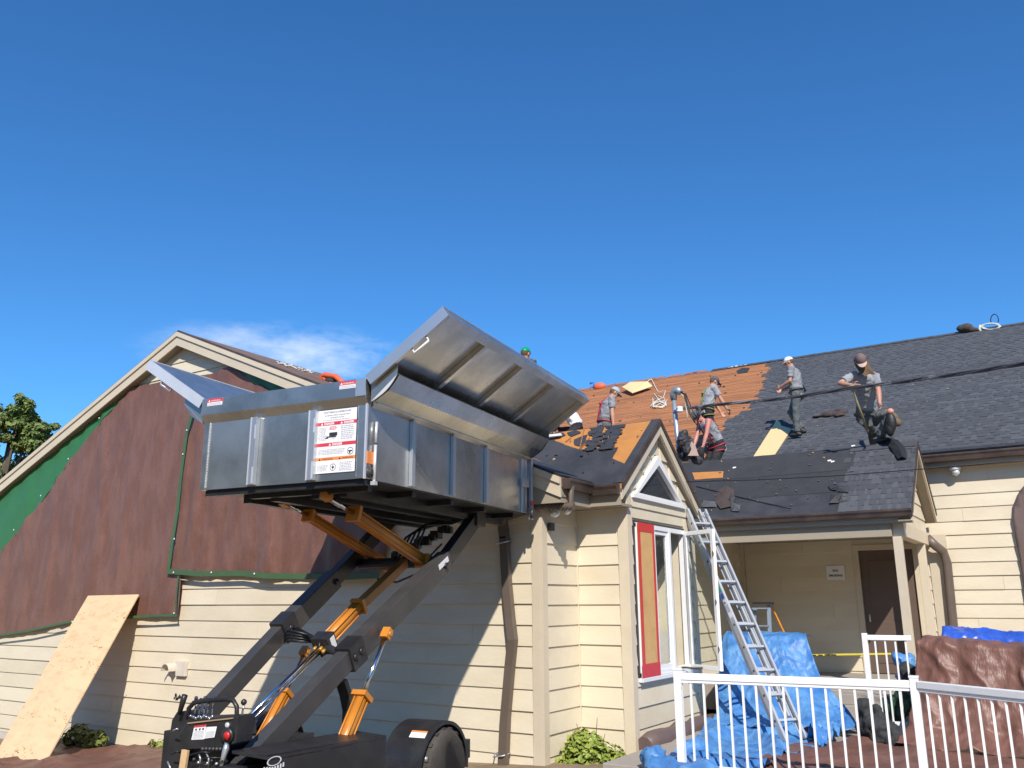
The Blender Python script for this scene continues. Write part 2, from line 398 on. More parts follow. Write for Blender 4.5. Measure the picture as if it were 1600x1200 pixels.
# --- front gable wall (wing A)
zf = lambda x: ground_z(x, YA)
mb = MB(); mb.prism([(-19.6, YA, -1.1), (XA, YA, -1.1), (XA, YA, z_a(XA) - .16), (AX, YA, AZ - .16), (-19.6, YA, z_a(-19.6) - .16)], (0, .16, 0))
wallA = mb.build('gable_wall', CREAM, house)
def limA(z):
    d = max(0, (AZ - .17 - z) / AS); return (max(-19.6, AX - d), min(XA - .11, AX + d))
siding(wallA, (0, YA, 0), (1, 0, 0), (0, -1, 0), 1.774, -.57 , AZ - .2, limA, 3.66)
mb = MB(); mb.prism([(-19.6, YA - .012, -1.4), (XA - .02, YA - .012, -1.4), (XA - .02, YA - .012, -.575), (-19.6, YA - .012, -.575)], (0, .01, 0)); mb.build('foundation', FOUND, house)
# corner boards
mb = MB(); mb.box((XA - .11, YA - .03, -.6), (XA + .001, YA + .02, 2.86)); mb.box((XA - .01, YA - .029, -.6), (XA + .03, YA + .09, 2.86)); mb.build('corner_board', CREAMT, wallA, .003)
# --- return wall (faces +X)
mb = MB(); mb.box((XA - .15, YA + .02, -.6), (XA, Y3, 3.0)); wallR = mb.build('return_wall', CREAM, house)
siding(wallR, (XA, 0, 0), (0, 1, 0), (1, 0, 0), 2.219, -.3, 2.86, lambda z: (YA + .09, Y3 - .03))
mb = MB(); mb.box((XA, Y3 - .03, -.3), (XA + .03, Y3 + .01, 2.86)); mb.build('corner_board', CREAMT, wallR, .003)
# --- short front wall
mb = MB(); mb.box((XA, Y3, -.6), (X4, Y3 + .15, 3.0)); wall3 = mb.build('front_wall', CREAM, house)
siding(wall3, (0, Y3, 0), (1, 0, 0), (0, -1, 0), 2.219, -.3, 2.86, lambda z: (XA + .031, X4 - .10))
mb = MB(); mb.box((X4 - .10, Y3 - .03, -.3), (X4 + .0, Y3 + .02, 2.92)); mb.box((X4 - .0, Y3 - .029, -.3), (X4 + .03, Y3 + .10, 2.92)); mb.build('corner_board', CREAMT, wall3, .003)
# --- side gable wall with the windows (faces +X), openings left in it
W0, W1, WZ0, WZ1 = 9.475, 11.03, .71, 2.485
mb = MB(); a = X4 - .15
def slab(y0, y1, z0, z1): mb.box((a, y0, z0), (X4, y1, z1))
slab(Y3 + .1, W0, -.3, 2.8); slab(W1, Y4, -.3, 2.8); slab(W0, W1, -.3, WZ0); slab(W0, W1, WZ1, 2.8)
TB0, TB1, TT, TZ0, TZ1 = 9.50, 11.06, 10.26, 2.83, 3.40
mb.prism([(a, BY - (BZ - .1 - 2.8) / BS, 2.8), (a, TB0, 2.8), (a, TT, TZ1 + .03), (a, BY, BZ - .1)], (.15, 0, 0))
mb.prism([(a, BY + (BZ - .1 - 2.8) / BS, 2.8), (a, BY, BZ - .1), (a, TT, TZ1 + .03), (a, TB1, 2.8)], (.15, 0, 0))
wallB = mb.build('window_wall', CREAM, house)
def limB(z):
    if z < 2.8: return (Y3 + .10, Y4 - .10)
    d = max(0, (BZ - .13 - z) / BS); return (max(Y3 + .0, BY - d), min(Y4, BY + d))
siding(wallB, (X4, 0, 0), (0, 1, 0), (1, 0, 0), 2.219, -.067, 2.80, limB, 9, [(W0 - .05, W1 + .05, WZ0 - .06, WZ1 + .06)])
# gable siding left and right of the triangle
def lim_l(z):
    l, r = limB(z); return (l, max(l, TB0 + (TT - TB0) * max(0, z - 2.8) / (TZ1 - 2.8 + .05) - .03 if z < TZ1 + .05 else BY))
def lim_r(z):
    l, r = limB(z); return (min(r, TB1 - (TB1 - TT) * max(0, z - 2.8) / (TZ1 - 2.8 + .05) + .03 if z < TZ1 + .05 else BY), r)
siding(wallB, (X4, 0, 0), (0, 1, 0), (1, 0, 0), 2.219, 2.801, BZ - .15, lim_l, 9)
siding(wallB, (X4, 0, 0), (0, 1, 0), (1, 0, 0), 2.219, 2.801, BZ - .15, lim_r, 9)
mb = MB(); mb.box((X4, Y4 - .10, -.067), (X4 + .03, Y4 + .001, 2.78)); mb.box((X4 - .1, Y4 - .002, -.067), (X4 + .029, Y4 + .03, 2.78)); mb.build('corner_board', CREAMT, wallB, .003)
mb = MB(); mb.box((X4 - .14, Y4 - .15, -.067), (XL - .15, Y4, 3.0)); mb.build('back_wall', CREAM, house)
# --- porch left wall, main wall, porch details
mb = MB(); mb.box((XL - .15, Y4, -.1), (XL, YM, 3.4)); wl = mb.build('porch_side_wall', CREAM, house)
siding(wl, (XL, 0, 0), (0, 1, 0), (1, 0, 0), 3.330, .0, 2.75, lambda z: (Y4 + .12, YM - .1), 9)
mb = MB(); mb.box((XL, YM - .11, 0), (XL + .09, YM, 2.75)); mb.build('corner_board', CREAMT, wl)
D0, D1, DZ = -3.17, -2.27, 2.43
mb = MB(); mb.box((XL, YM, -.1), (D0 - .1, YM + .15, 3.9)); mb.box((D1 + .1, YM, -.1), (5.5, YM + .15, 3.9)); mb.box((D0 - .1, YM, DZ + .1), (D1 + .1, YM + .15, 3.9))
mainw = mb.build('main_wall', CREAM, house)
siding(mainw, (0, YM, 0), (1, 0, 0), (0, -1, 0), 3.330, -.1, 3.86, lambda z: (XL + .1 if z < 2.7 else -4.2, 4.6), 3.66, [(D0 - .1, D1 + .1, -1, DZ + .1)])
mb = MB(); mb.box((D0 - .1, YM - .035, .3), (D0, YM + .05, DZ + .1)); mb.box((D1, YM - .035, .3), (D1 + .1, YM + .05, DZ + .1)); mb.box((D0, YM - .035, DZ), (D1, YM + .05, DZ + .1))
dfr = mb.build('door_frame', CREAMT, house, .003)
mb = MB(); mb.box((D0 + .003, YM + .01, .33), (D1 - .003, YM + .05, DZ - .003)); door = mb.build('door', DOORM, house, .003)
mb = MB(); mb.tube([(D0 + .09, YM - .05, 1.32), (D0 + .09, YM - .05, 1.2), (D0 + .09, YM - .0, 1.2)], .012); mb.build('door_handle', GALVB, door)
for (z0, z1) in ((.5, 1.2), (1.45, 2.25)):
    mb = MB(); mb.box((D0 + .14, YM - .0, z0), (D1 - .14, YM + .012, z1)); mb.build('door_panel', DOORM, door, .008)

# downspout and trim at the right end of the porch
mb = MB(); q0, q1 = on_y(1450, 842, YM - .3), on_y(1482, 870, YM - .03); q2 = on_y(1449, 850, YM - .03)
mb.box((q2.x, YM - .034, .2), (q1.x, YM - .001, 2.66)); mb.build('trim_board', CREAMT, house)
mb = MB(); P = [V((on_y(1449, 848, YM - .3).x, YM - .28, 2.60)), on_y(1462, 853, YM - .22), on_y(1474, 862, YM - .12), on_y(1480, 880, YM - .08), on_y(1484, 920, YM - .08), on_y(1490, 980, YM - .08), on_y(1497, 1060, YM - .08)]
mb.tube(P, .078, n=10, flat=.6); mb.build('downspout', mat('dusty_brown_downspout', (.12, .09, .072), .45, var=.15, vscale=8), house)
# --- triangular window
mb = MB()
tri = [V((X4, TB0, TZ0)), V((X4, TB1, TZ0)), V((X4, TT, TZ1))]; cen = sum(tri, V()) / 3
inn = [p + (cen - p).normalized() * q for p, q in zip(tri, (.10, .10, .12))]
for i in range(3):
    p, q, r, s = tri[i], tri[(i + 1) % 3], inn[(i + 1) % 3], inn[i]
    mb.prism([p + V((-.06, 0, 0)), q + V((-.06, 0, 0)), r + V((-.06, 0, 0)), s + V((-.06, 0, 0))], (.11, 0, 0))
tw = mb.build('triangular_window', WHITEP, house)
mb = MB(); mb.prism([p + V((-.02, 0, 0)) for p in inn], (.012, 0, 0)); mb.build('pane', DGLASS, tw)
mb = MB(); mb.box((X4 + .0, TB0 - .06, TZ0 - .045), (X4 + .055, TB1 + .06, TZ0 - .002)); mb.build('sill', WHITEP, tw)

# --- side window: boarded light, fixed light, open light with its sash swung out
win = MB()
S1, S2 = 9.985, 10.50
fx0, fx1 = X4 - .035, X4 + .05
for (y0, y1) in ((W0, W0 + .05), (S1 - .035, S1 + .035), (S2 - .035, S2 + .035), (W1 - .03, W1)): win.box((fx0, y0, WZ0), (fx1, y1, WZ1))
mb.box((0,0,0),(.001,.001,.001)) if 0 else None
for (z0, z1) in ((WZ0 - .001, WZ0 + .055), (WZ1 - .055, WZ1 + .001)): win.box((fx0, W0, z0), (fx1 - .002, W1, z1))
window = win.build('window', WHITEP, house, .004)
mb = MB(); mb.box((X4 + .0, W0 - .03, WZ0 - .05), (X4 + .075, W1 + .03, WZ0 - .004)); mb.build('sill', WHITEP, window, .004)
mb = MB()
for (y0, y1, z0, z1) in ((W0 - .03, W0 - .002, WZ0, WZ1 + .03), (W1 + .002, W1 + .03, WZ0, WZ1 + .03), (W0 - .002, W1 + .002, WZ1 + .003, WZ1 + .03)): mb.box((X4 + .0, y0, z0), (X4 + .03, y1, z1))
mb.build('drip_edge', DARKST, window)
mb = MB(); mb.box((X4 + .052, W0 + .01, WZ0 + .03), (X4 + .062, S1 - .03, WZ1 - .02)); pb = mb.build('plywood_panel', mat('golden_plywood', (.66, .40, .16), .65, var=.1, vscale=3, col2=(.55, .30, .11), mix=.5, mscale=5), window); pb['label'] = 'raw plywood panel boarding up the left light'
mb = MB(); xx = X4 + .0625; ym = W0 - .0; yn = S1 - .02
for (y0, y1, z0, z1) in ((ym, ym + .075, WZ0 + .0, WZ1 - .01), (yn - .06, yn, WZ0 + .02, WZ1 - .01), (ym + .0, yn, WZ1 - .10, WZ1 + .005), (ym - .02, yn + .01, WZ0 - .0, WZ0 + .15)):
    mb.box((xx, y0, z0), (xx + .0022 + .0006 * (z0 > 1), y1, z1)); xx += .0008
mb.box((xx, ym - .03, WZ0 - .05), (xx + .003, ym + .03, WZ0 + .03)); mb.box((xx, yn - .05, WZ0 - .03), (xx + .003, yn + .005, WZ0 + .03))
mb.build('red_tape', REDT, window)
def sash(mb, o, ud, wd, z0, z1, st=.05, th=.045):
    o, ud = V(o), V(ud).normalized(); n = ud.cross(V((0, 0, 1))).normalized(); Z = V((0, 0, 1))
    def bx(u0, u1, a, b, t=th):
        mb.obox(o + ud * (u0 + u1) / 2 + Z * (a + b) / 2, ud * (u1 - u0) / 2, n * t / 2, Z * (b - a) / 2)
    bx(0, st, z0, z1); bx(wd - st, wd, z0, z1); bx(st, wd - st, z0, z0 + st); bx(st, wd - st, z1 - st, z1)
    return lambda q: q.obox(o + ud * wd / 2 + Z * (z0 + z1) / 2, ud * (wd / 2 - st + .008), n * .006, Z * ((z1 - z0) / 2 - st + .008))
mb = MB(); gl = sash(mb, (X4 + .01, S1 + .036, 0), (0, 1, 0), S2 - S1 - .072, WZ0 + .056, WZ1 - .056)
fs = mb.build('sash', WHITEP, window, .003); mb = MB(); gl(mb); mb.build('pane', GLASS, window)
mb = MB(); gl = sash(mb, (X4 + .055, W1 - .03, 0), (.51, -.30, 0), .60, WZ0 + .01, WZ1 - .02, .055, .045)
os_ = mb.build('open_sash', WHITEP, window, .004); os_['label'] = 'casement sash swung wide open'
mb = MB(); gl(mb); mb.build('pane', GLASS, window)
mb = MB()
for z in (.98, 1.55, 2.15):
    p = V((X4 + .055, W1 - .03, z)) + V((.51, -.30, 0)).normalized() * .572
    mb.tube([p + V((.0, -.03, .03)), p + V((.015, -.045, 0)), p + V((.0, -.03, -.03))], .007, DARKST, n=6)
mb.tube([(X4 + .05, W1 - .35, WZ0 + .04), (X4 + .2, W1 - .2, WZ0 + .03), (X4 + .33, W1 - .14, WZ0 + .03)], .012); mb.tube([(X4 + .05, W1 - .1, WZ0 + .02), (X4 + .25, W1 - .2, WZ0 + .02)], .01)
mb.build('latch', GALVT, window)
# dark room behind the openings
mb = MB(); mb.box((X4 - 2.4, Y3 + .16, 0.1), (X4 - 2.38, Y4 - .16, 2.7)); mb.build('inner_wall', mat('interior_wall', (.30, .28, .25), .8), house)
mb = MB(); mb.box((X4 - 2.37, Y3 + .16, 2.62), (X4 - .151, Y4 - .16, 2.66)); mb.box((X4 - 2.37, Y3 + .16, .0), (X4 - .151, Y4 - .16, .08)); mb.build('inner_ceiling', MATS['interior_wall'], house)
mb = MB(); yb = S1 + .12
for k in range(4): mb.box((X4 - .2, yb + k * .085, WZ0 + .1), (X4 - .19, yb + k * .085 + .05, 1.9 + .1 * (k % 2)))
mb.build('blind_slat_bundle', WHITEP, window)

# ------------------------------------------------------------------ roofs
T = .13
def fascia_rake(a, b, face, hgt, th, M, part, name, top_drop=.03):
    a, b = V(a), V(b); mb = MB(); Z = V((0, 0, 1)); n = V(face)
    mb.prism([a - Z * top_drop, b - Z * top_drop, b - Z * (top_drop + hgt), a - Z * (top_drop + hgt)], n * th); return mb.build(name, M, part)
YF = 8.29
# wing A roof: two slopes, a deck sheet under brown boards
mb = MB()
LX, RX = -19.9, -4.66
def roof_quad(mb, p, q, r, s, th=T):
    mb.prism([V(p), V(q), V(r), V(s)], (0, 0, -th))
roof_quad(mb, (AX, YF, AZ), (AX, 20.0, AZ), (LX, 20.0, z_a(LX)), (LX, YF, z_a(LX)))
roof_quad(mb, (AX, YF, AZ), (RX, YF, z_a(RX)), (RX, 9.2, z_a(RX)), (AX, 9.2, AZ))
roof_quad(mb, (AX, 9.2, AZ), (XL - .3, 9.2, z_a(XL - .3)), (XL - .3, 20.0, z_a(XL - .3)), (AX, 20.0, AZ))
BRSH = mat('weathered_brown_roof_felt', (.20, .125, .09), .85, var=.25, vscale=7, bump=.4, bscale=50, col2=(.11, .075, .06), mix=.6)
roofA = mb.build('wing_roof', BRSH, house)
for sx in (-1, 1):
    ex = LX if sx < 0 else RX; e = z_a(ex)
    fascia_rake((AX, YF - .001, AZ), (ex, YF - .001, e), (0, -.018, 0), .035, 1, BROWNM, roofA, 'drip_edge', -.012)
    fascia_rake((AX, YF - .001, AZ), (ex, YF - .001, e), (0, -.045, 0), .075, 1, CREAMT, roofA, 'fascia_strip', .024)
    fascia_rake((AX, YF - .001, AZ), (ex, YF - .001, e), (0, -.022, 0), .15, 1, CREAMT, roofA, 'fascia_board', .10)
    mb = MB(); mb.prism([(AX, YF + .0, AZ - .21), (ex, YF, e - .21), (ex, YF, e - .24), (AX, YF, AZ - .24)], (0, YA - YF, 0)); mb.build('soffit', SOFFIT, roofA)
pass
# gutters along the right eave of wing A and along the small gable
def gutter(mb, a, b, outw, M=None, h=.12, wd=.12):
    a, b, o = V(a), V(b), V(outw).normalized(); Z = V((0, 0, 1))
    mb.prism([a, a + o * wd, a + o * wd - Z * .03, a + o * (wd - .02) - Z * .06, a + o * (wd - .035) - Z * h, a - Z * h], b - a)
GZ = 2.93
mb = MB(); gutter(mb, (RX - .01, YF + .03, GZ - .02), (RX - .01, 8.92, GZ - .02), (1, 0, 0)); gutter(mb, (-4.64 , 8.99, GZ - .04), (-4.27, 8.99, GZ - .04), (0, -1, 0), wd=.11); mb.build('gutter', BROWNM, house, .004)
mb = MB(); mb.box((RX - .03, YF + .02, GZ - .29), (RX - .001 - .01, 9.0, GZ - .05)); mb.box((-4.68, 8.995, GZ - .28), (-4.27, 9.02, GZ - .06)); mb.build('eave_fascia', BEIGE, house)
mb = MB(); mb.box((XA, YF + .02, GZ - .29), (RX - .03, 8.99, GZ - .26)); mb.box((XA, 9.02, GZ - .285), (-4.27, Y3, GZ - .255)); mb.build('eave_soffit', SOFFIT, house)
mb = MB(); mb.prism([(XA - .35, YF + .002, GZ - .29), (RX - .012, YF + .002, GZ - .29), (RX - .012, YF + .002, z_a(RX) - .2), (XA - .35, YF + .002, z_a(XA - .35) - .2)], (0, .018, 0)); mb.build('eave_return', BEIGE, house)

# small side gable roof (ridge along X)
XB = -4.255; BXL = -7.6
BE0, BE1 = 9.00, 11.50
mb = MB()
roof_quad(mb, (XB, BY, BZ), (XB, BE0, z_b(BE0)), (BXL, BE0, z_b(BE0)), (BXL, BY, BZ), .10)
roof_quad(mb, (XB, BY, BZ), (BXL, BY, BZ), (BXL, BE1, z_b(BE1)), (XB, BE1, z_b(BE1)), .10)
roofB = mb.build('side_gable_roof', PLYO, house)
NBf = V((0, -BS, 1)).normalized()
def bpt(px, py, off): return on_p(px, py, V((0, BY, BZ)) + NBf * off, (0, -BS, 1))
NBfront = V((0, -1 * BS, 1)).normalized()
def felt_poly(pts, off, M, name, jag=.02):
    P = [bpt(x, y, off) for x, y in pts]; Q = []
    for i, p in enumerate(P):
        q = P[(i + 1) % len(P)]; Q.append(p); n = int((q - p).length / .07)
        for j in range(1, n):
            t = j / n; c = p.lerp(q, t); c += (q - p).cross(NBf).normalized() * random.uniform(-jag, jag); Q.append(c)
    mb = MB(); mb.prism(Q, NBf * .0035); return mb.build(name, M, roofB)
P_ = [bpt(x, y, 0) for x, y in ((842, 664), (858, 683), (866, 688), (884, 696), (906, 703), (930, 701.5), (966, 699.5), (957, 717), (978, 726), (990, 710))] + [V((XB - .02, BE0 - .012, z_b(BE0) - .01)), V((-6.5, BE0 - .012, z_b(BE0) - .01)), V((-7.3, 9.9, z_b(9.9)))]
Q_ = []
for i, p in enumerate(P_):
    q = P_[(i + 1) % len(P_)]; n = max(1, int((q - p).length / .08))
    for j in range(n): Q_.append(p.lerp(q, j / n) + (q - p).cross(NBf).normalized() * random.uniform(-.006, .006) * (j > 0) + NBf * .004)
mb = MB(); mb.prism(Q_, NBf * .0035); mb.build('underlayment', FELT, roofB)
na_ = V((AS, 0, 1)).normalized(); mb = MB(); fa = lambda x, y: V((x, y, z_a(x))) + na_ * .004
mb.prism([fa(-7.4, 8.40), fa(RX + .01, 8.26), fa(RX + .015, 8.6), fa(RX + .01, 8.9), fa(RX, 9.3), fa(-7.4, 9.3)], na_ * .003); mb.build('underlayment', FELT, roofA)
# torn felt left on the plywood
pieces = [[(897, 687), (911, 681), (918, 679), (913, 692), (909, 698), (898, 695)], [(852, 681), (862, 677), (880, 676), (884, 680), (868, 686), (858, 684)], [(886, 676), (900, 672), (908, 676), (893, 682)]]
for k in range(15):
    t = k / 14; y = 666.5 + 33 * t; xl = 924 - 12 * t + random.uniform(-5, 7); xr = 976 - 18 * t + random.uniform(-3, 4)
    mid = xl + (xr - xl) * random.uniform(.35, .7); gap = random.uniform(0, 6)
    sl_ = -.095
    f = lambda x: y + sl_ * (x - 950)
    hh = random.uniform(1.5, 2.0)
    pieces.append([(xl, f(xl) - .4), (mid - gap, f(mid) - hh * .6), (mid - gap - 2, f(mid) + hh), (xl + 3, f(xl) + hh)])
    pieces.append([(mid + gap * .3, f(mid) - hh * .8), (xr, f(xr) - .6), (xr - 2, f(xr) + hh * .9), (mid + gap * .3 + 2, f(mid) + hh)])
for i, p in enumerate(pieces): felt_poly(p, .009 + .0007 * i, FELT, 'torn_felt_piece', .012)
mb = MB()
for (x0, y0, x1, y1) in ((914, 664, 906, 701), (921, 684, 908, 700), (884, 690, 892, 684)): mb.beam(bpt(x0, y0, .012), bpt(x1, y1, .012), .012, .012)
mb.build('plywood_joint', DECK, roofB)
# dark ridge cap strip and rake edges of the side gable
for sy in (-1, 1):
    e = BE0 if sy < 0 else BE1; ez = z_b(e); a_ = V((XB, BY, BZ)); b_ = V((XB, e, ez)); n = V((0, sy * BS, 1)).normalized()
    mb = MB(); mb.prism([a_ + n * .006 + V((.004, 0, 0)), b_ + n * .006 + V((.004, 0, 0)), b_ + n * .006 + V((-.11, 0, 0)), a_ + n * .006 + V((-.11, 0, 0))], n * .012); mb.build('rake_felt_strip', BROWNM if sy > 0 else FELT, roofB)
    fascia_rake(a_ + V((.0, 0, 0)), b_, (.02, 0, 0), .075, 1, BROWNM, roofB, 'drip_edge', -.01)
    fascia_rake(a_ - V((.03, 0, 0)), b_ - V((.03, 0, 0)), (.035, 0, 0), .125, 1, CREAMT, roofB, 'rake_board', .06)
    mb = MB(); mb.prism([a_ + V((-.03, 0, -.185)), b_ + V((-.03, 0, -.185)), b_ + V((-.03, 0, -.16)), a_ + V((-.03, 0, -.16))], (X4 - XB + .03, 0, 0)); mb.build('rake_soffit', SOFFIT, roofB)
mb = MB(); mb.prism([(-4.36, BE1 - .02, z_b(BE1) - .04), (-7.3, BE1 - .02, z_b(BE1) - .04), (-7.3, BE1 - .02, z_b(BE1) - .22), (-4.36, BE1 - .02, z_b(BE1) - .22)], (0, .03, 0)); mb.build('eave_fascia', CREAMT, roofB)
nb2 = V((0, BS, 1)).normalized()
mb = MB(); mb.prism([V((XB - .17, BY + .02, BZ)) + nb2 * .004, V((XB - .17, BE1, z_b(BE1))) + nb2 * .004, V((BXL, BE1, z_b(BE1))) + nb2 * .004, V((BXL, BY + .02, BZ)) + nb2 * .004], nb2 * .01); mb.build('underlayment', FELT, roofB)

# porch roof (ridge along X)
PL = -7.0; PE0, PE1 = 13.5, 16.28
mb = MB()
roof_quad(mb, (PX, PY, PZ), (PX, PE0, z_p(PE0)), (PL, PE0, z_p(PE0)), (PL, PY, PZ), .10)
roof_quad(mb, (PX, PY, PZ), (PL, PY, PZ), (PL, PE1, z_p(PE1)), (PX, PE1, z_p(PE1)), .10)
roofP = mb.build('porch_roof', FELT2, house)
NP = V((0, -PS, 1)).normalized()
def ppt(px, py, off): return on_p(px, py, V((0, PY, PZ)) + NP * off, (0, -PS, 1))
def pp(x, s, off):          # x along the ridge, s metres down the slope from the ridge
    d = V((0, -1, -PS)).normalized(); return V((x, PY, PZ)) + d * s + NP * off
SLEN = V((0, 1.5, 1.2)).length
def pflat(pts, off, M, name, jag=.01, th=.003):
    Q = []
    for i, p in enumerate(pts):
        q = pts[(i + 1) % len(pts)]; Q.append(p); n = int((q - p).length / .1)
        for j in range(1, n):
            c = p.lerp(q, j / n); c += (q - p).cross(NP).normalized() * random.uniform(-jag, jag); Q.append(c)
    mb = MB(); mb.prism([q + NP * off for q in Q], NP * th); return mb.build(name, M, roofP)
SX = -2.80       # left edge of the shingled part
# underlayment in three overlapping courses, bottom first
for (s0, s1, off, M) in ((1.30, SLEN, .004, FELT), (.62, 1.36, .009, FELT2), (-.0, .72, .014, FELT2)):
    pflat([pp(PL, s0, 0), pp(SX + .1, s0, 0), pp(SX + .1, s1, 0), pp(PL, s1, 0)], off, M, 'underlayment', .006)
pflat([ppt(x, y, 0) for x, y in ((1082, 740), (1131, 738), (1130, 748), (1086, 751))], .020, PLYO, 'exposed_board', .008)
pflat([ppt(x, y, 0) for x, y in ((1063, 714), (1098, 716), (1100, 722), (1067, 724))], .020, FELT, 'underlayment', .008)
# loose flaps and scraps on the felt
for pts, M in ((((1122, 768), (1135, 760), (1148, 766), (1146, 792), (1126, 796), (1118, 786)), BROWNC), (((1142, 770), (1150, 778), (1142, 794), (1136, 786)), FELT2), (((1100, 782), (1122, 784), (1119, 793), (1096, 793)), SH1), (((1143, 785), (1158, 790), (1156, 800), (1143, 799)), SH1),
               (((1294, 760), (1306, 757), (1330, 763), (1326, 771), (1308, 768), (1298, 766)), FELT), (((1300, 772), (1318, 771), (1312, 786), (1296, 788)), FELT2), (((1312, 774), (1326, 778), (1318, 784), (1310, 785)), FELT)):
    P = [ppt(x, y, .02) for x, y in pts]; c = sum(P, V()) / len(P)
    mb = MB()
    for i in range(len(P)):
        a_, b_ = P[i], P[(i + 1) % len(P)]
        mb.poly([c + NP * .05, a_ + NP * random.uniform(0, .03), b_ + NP * random.uniform(0, .03)])
    mb.build('felt_scrap', M, roofP)
# a curled strip of underlayment lying from the ridge cap down the slope
mb = MB(); prev = None; fp = [(1376, 687), (1386, 688), (1395, 692), (1402, 699), (1407, 708), (1410, 718)]; wv_ = [.05, .09, .10, .10, .09, .06]
fpp = [ppt(x, y, .04) for x, y in fp]
for i, c_ in enumerate(fpp):
    dr = (fpp[min(i + 1, 5)] - fpp[max(i - 1, 0)]).normalized(); sd = dr.cross(NP).normalized() * wv_[i]
    cur = (c_ + sd + NP * .03 * (i % 2), c_ + NP * .05, c_ - sd)
    if prev: mb.poly([prev[0], cur[0], cur[1], prev[1]]); mb.poly([prev[1], cur[1], cur[2], prev[2]])
    prev = cur
fl = mb.build('curled_felt_strip', mat('fresh_black_felt', (.012, .012, .013), .7), roofP); fl.modifiers.new('t', 'SOLIDIFY').thickness = .006
mb = MB(); mb.tube([ppt(x, y, .022) for x, y in ((1088, 760), (1120, 768), (1165, 779), (1205, 788), (1236, 794))], .007, n=5); mb.build('loose_cord', HOSE, roofP)
# little paper scraps
mb = MB()
for (x, y) in ((1293, 719), (1298, 720.5), (1145, 730), (1330, 696)):
    p = ppt(x, y, .02); mb.prism([p, p + V((.06, 0, 0)), p + V((.07, -.03, -.02)), p + V((.01, -.03, -.03))], NP * .004)
mb.build('paper_scrap', PAPER, roofP)

def shingle_mesh(wd, seed, hgt=.30, expo=.143):
    rnd = random.Random(seed); mb = MB()
    # local: x along course, y up the slope, z out of the roof; bottom edge at y=0
    mb.box((0, 0, -.002), (wd, hgt, .004), SH1 if seed % 2 else SH2)
    x = rnd.uniform(0, .06)
    while x < wd - .04:
        t = rnd.uniform(.09, .19); x1 = min(x + t, wd - .002)
        mb.prism([(x, .001, .0045), (x1, .001, .0045), (x1 - .012, expo + .02, .0045), (x + .012, expo + .02, .0045)], (0, 0, .0055), SH2 if rnd.random() < .55 else SH1)
        x = x1 + rnd.uniform(.05, .14)
    me = bpy.data.meshes.new('shingle'); me.from_pydata([tuple(v) for v in mb.v], [], mb.f)
    for q in mb.mats: me.materials.append(q)
    me.polygons.foreach_set('material_index', mb.m); me.update(); return me
SHM = [shingle_mesh(1.0, s) for s in range(8)]
def frame(o, x, y, z):
    m_ = Matrix((x, y, z)).transposed().to_4x4(); m_.translation = o; return m_
# porch shingles
up = -V((0, -1, -PS)).normalized()
rows = int(SLEN / .143) + 1
for r in range(rows):
    s = SLEN + .02 - r * .143
    if s < .06: break
    left = SX + (0.02, .10, .0, .06, .12, .03)[r % 6] * (1 if r % 2 else -1)
    x = left
    cuts = [left]; first = .35 + .27 * (r % 3)
    while x < PX - .03:
        nx = min(x + (first if x == left else 1.0), PX + .005)
        me = SHM[(r * 3 + int(x * 7)) % 8]
        sc_ = (nx - x)
        Mx = frame(pp(x, s, .012 + .0), V((1, 0, 0)), (up + NP * -.035).normalized(), NP)
        o = inst('shingle', me, Mx @ Matrix.Diagonal((sc_ - .003, 1, 1.15, 1)), roofP)
        x = nx
# cap sheets on the ridge above the shingles
for i in range(4):
    x0 = SX - .02 + i * .255; mb = MB(); mb.prism([pp(x0, -.0, .022), pp(x0 + .25, -.0, .022), pp(x0 + .25, .17, .026), pp(x0, .17, .026)], NP * .008); mb.build('ridge_cap', SH2, roofP)
# porch gable end, fascia, gutter
for sy in (-1, 1):
    e = PE0 if sy < 0 else PE1; a_ = V((PX, PY, PZ)); b_ = V((PX, e, z_p(e)))
    fascia_rake(a_, b_, (.02, 0, 0), .085, 1, BROWNM, roofP, 'drip_edge', -.02)
    fascia_rake(a_ - V((.03, 0, 0)), b_ - V((.03, 0, 0)), (.035, 0, 0), .11, 1, CREAMT, roofP, 'rake_board', .06)
    mb = MB(); mb.prism([a_ + V((-.03, 0, -.18)), b_ + V((-.03, 0, -.18)), b_ + V((-.03, 0, -.155)), a_ + V((-.03, 0, -.155))], (-.17, 0, 0)); mb.build('rake_soffit', SOFFIT, roofP)
XG = PX - .19
mb = MB(); mb.prism([(XG, 13.72, 2.66), (XG, 16.2, 2.66), (XG, 16.2, z_p(16.2) - .14), (XG, PY, PZ - .14), (XG, 13.72, z_p(13.72) - .14)], (-.1, 0, 0)); gw = mb.build('porch_gable_wall', CREAM, house)
siding(gw, (XG, 0, 0), (0, 1, 0), (1, 0, 0), 3.330, 2.67, PZ - .2, lambda z: (PY - min(1.2, (PZ - .19 - z) / PS), PY + min(1.2, (PZ - .19 - z) / PS)), 9)
mb = MB(); mb.box((XG - .13, 13.70, 2.47), (XG + .03, YM - .03, 2.68)); bmm = mb.build('porch_side_beam', CREAMT, house, .004)
ez = z_p(PE0)
mb = MB(); gutter(mb, (-5.3, PE0 + .03, ez - .0), (PX + .01, PE0 + .03, ez - .0), (0, -1, 0), wd=.11, h=.11); mb.build('gutter', BROWNM, house, .004)
mb = MB(); mb.box((-5.3, PE0 + .035, ez - .19), (PX - .02, PE0 + .06, ez - .02)); mb.build('eave_fascia', BEIGE, house)
mb = MB(); mb.box((-5.3, PE0 + .06, ez - .19), (PX - .02, 13.70, ez - .165)); mb.build('eave_soffit', SOFFIT, house)
mb = MB(); mb.box((XL, 13.62, 2.47), (XG - .131, 13.76, 2.68)); mb.build('porch_front_beam', BEIGE, house, .004)
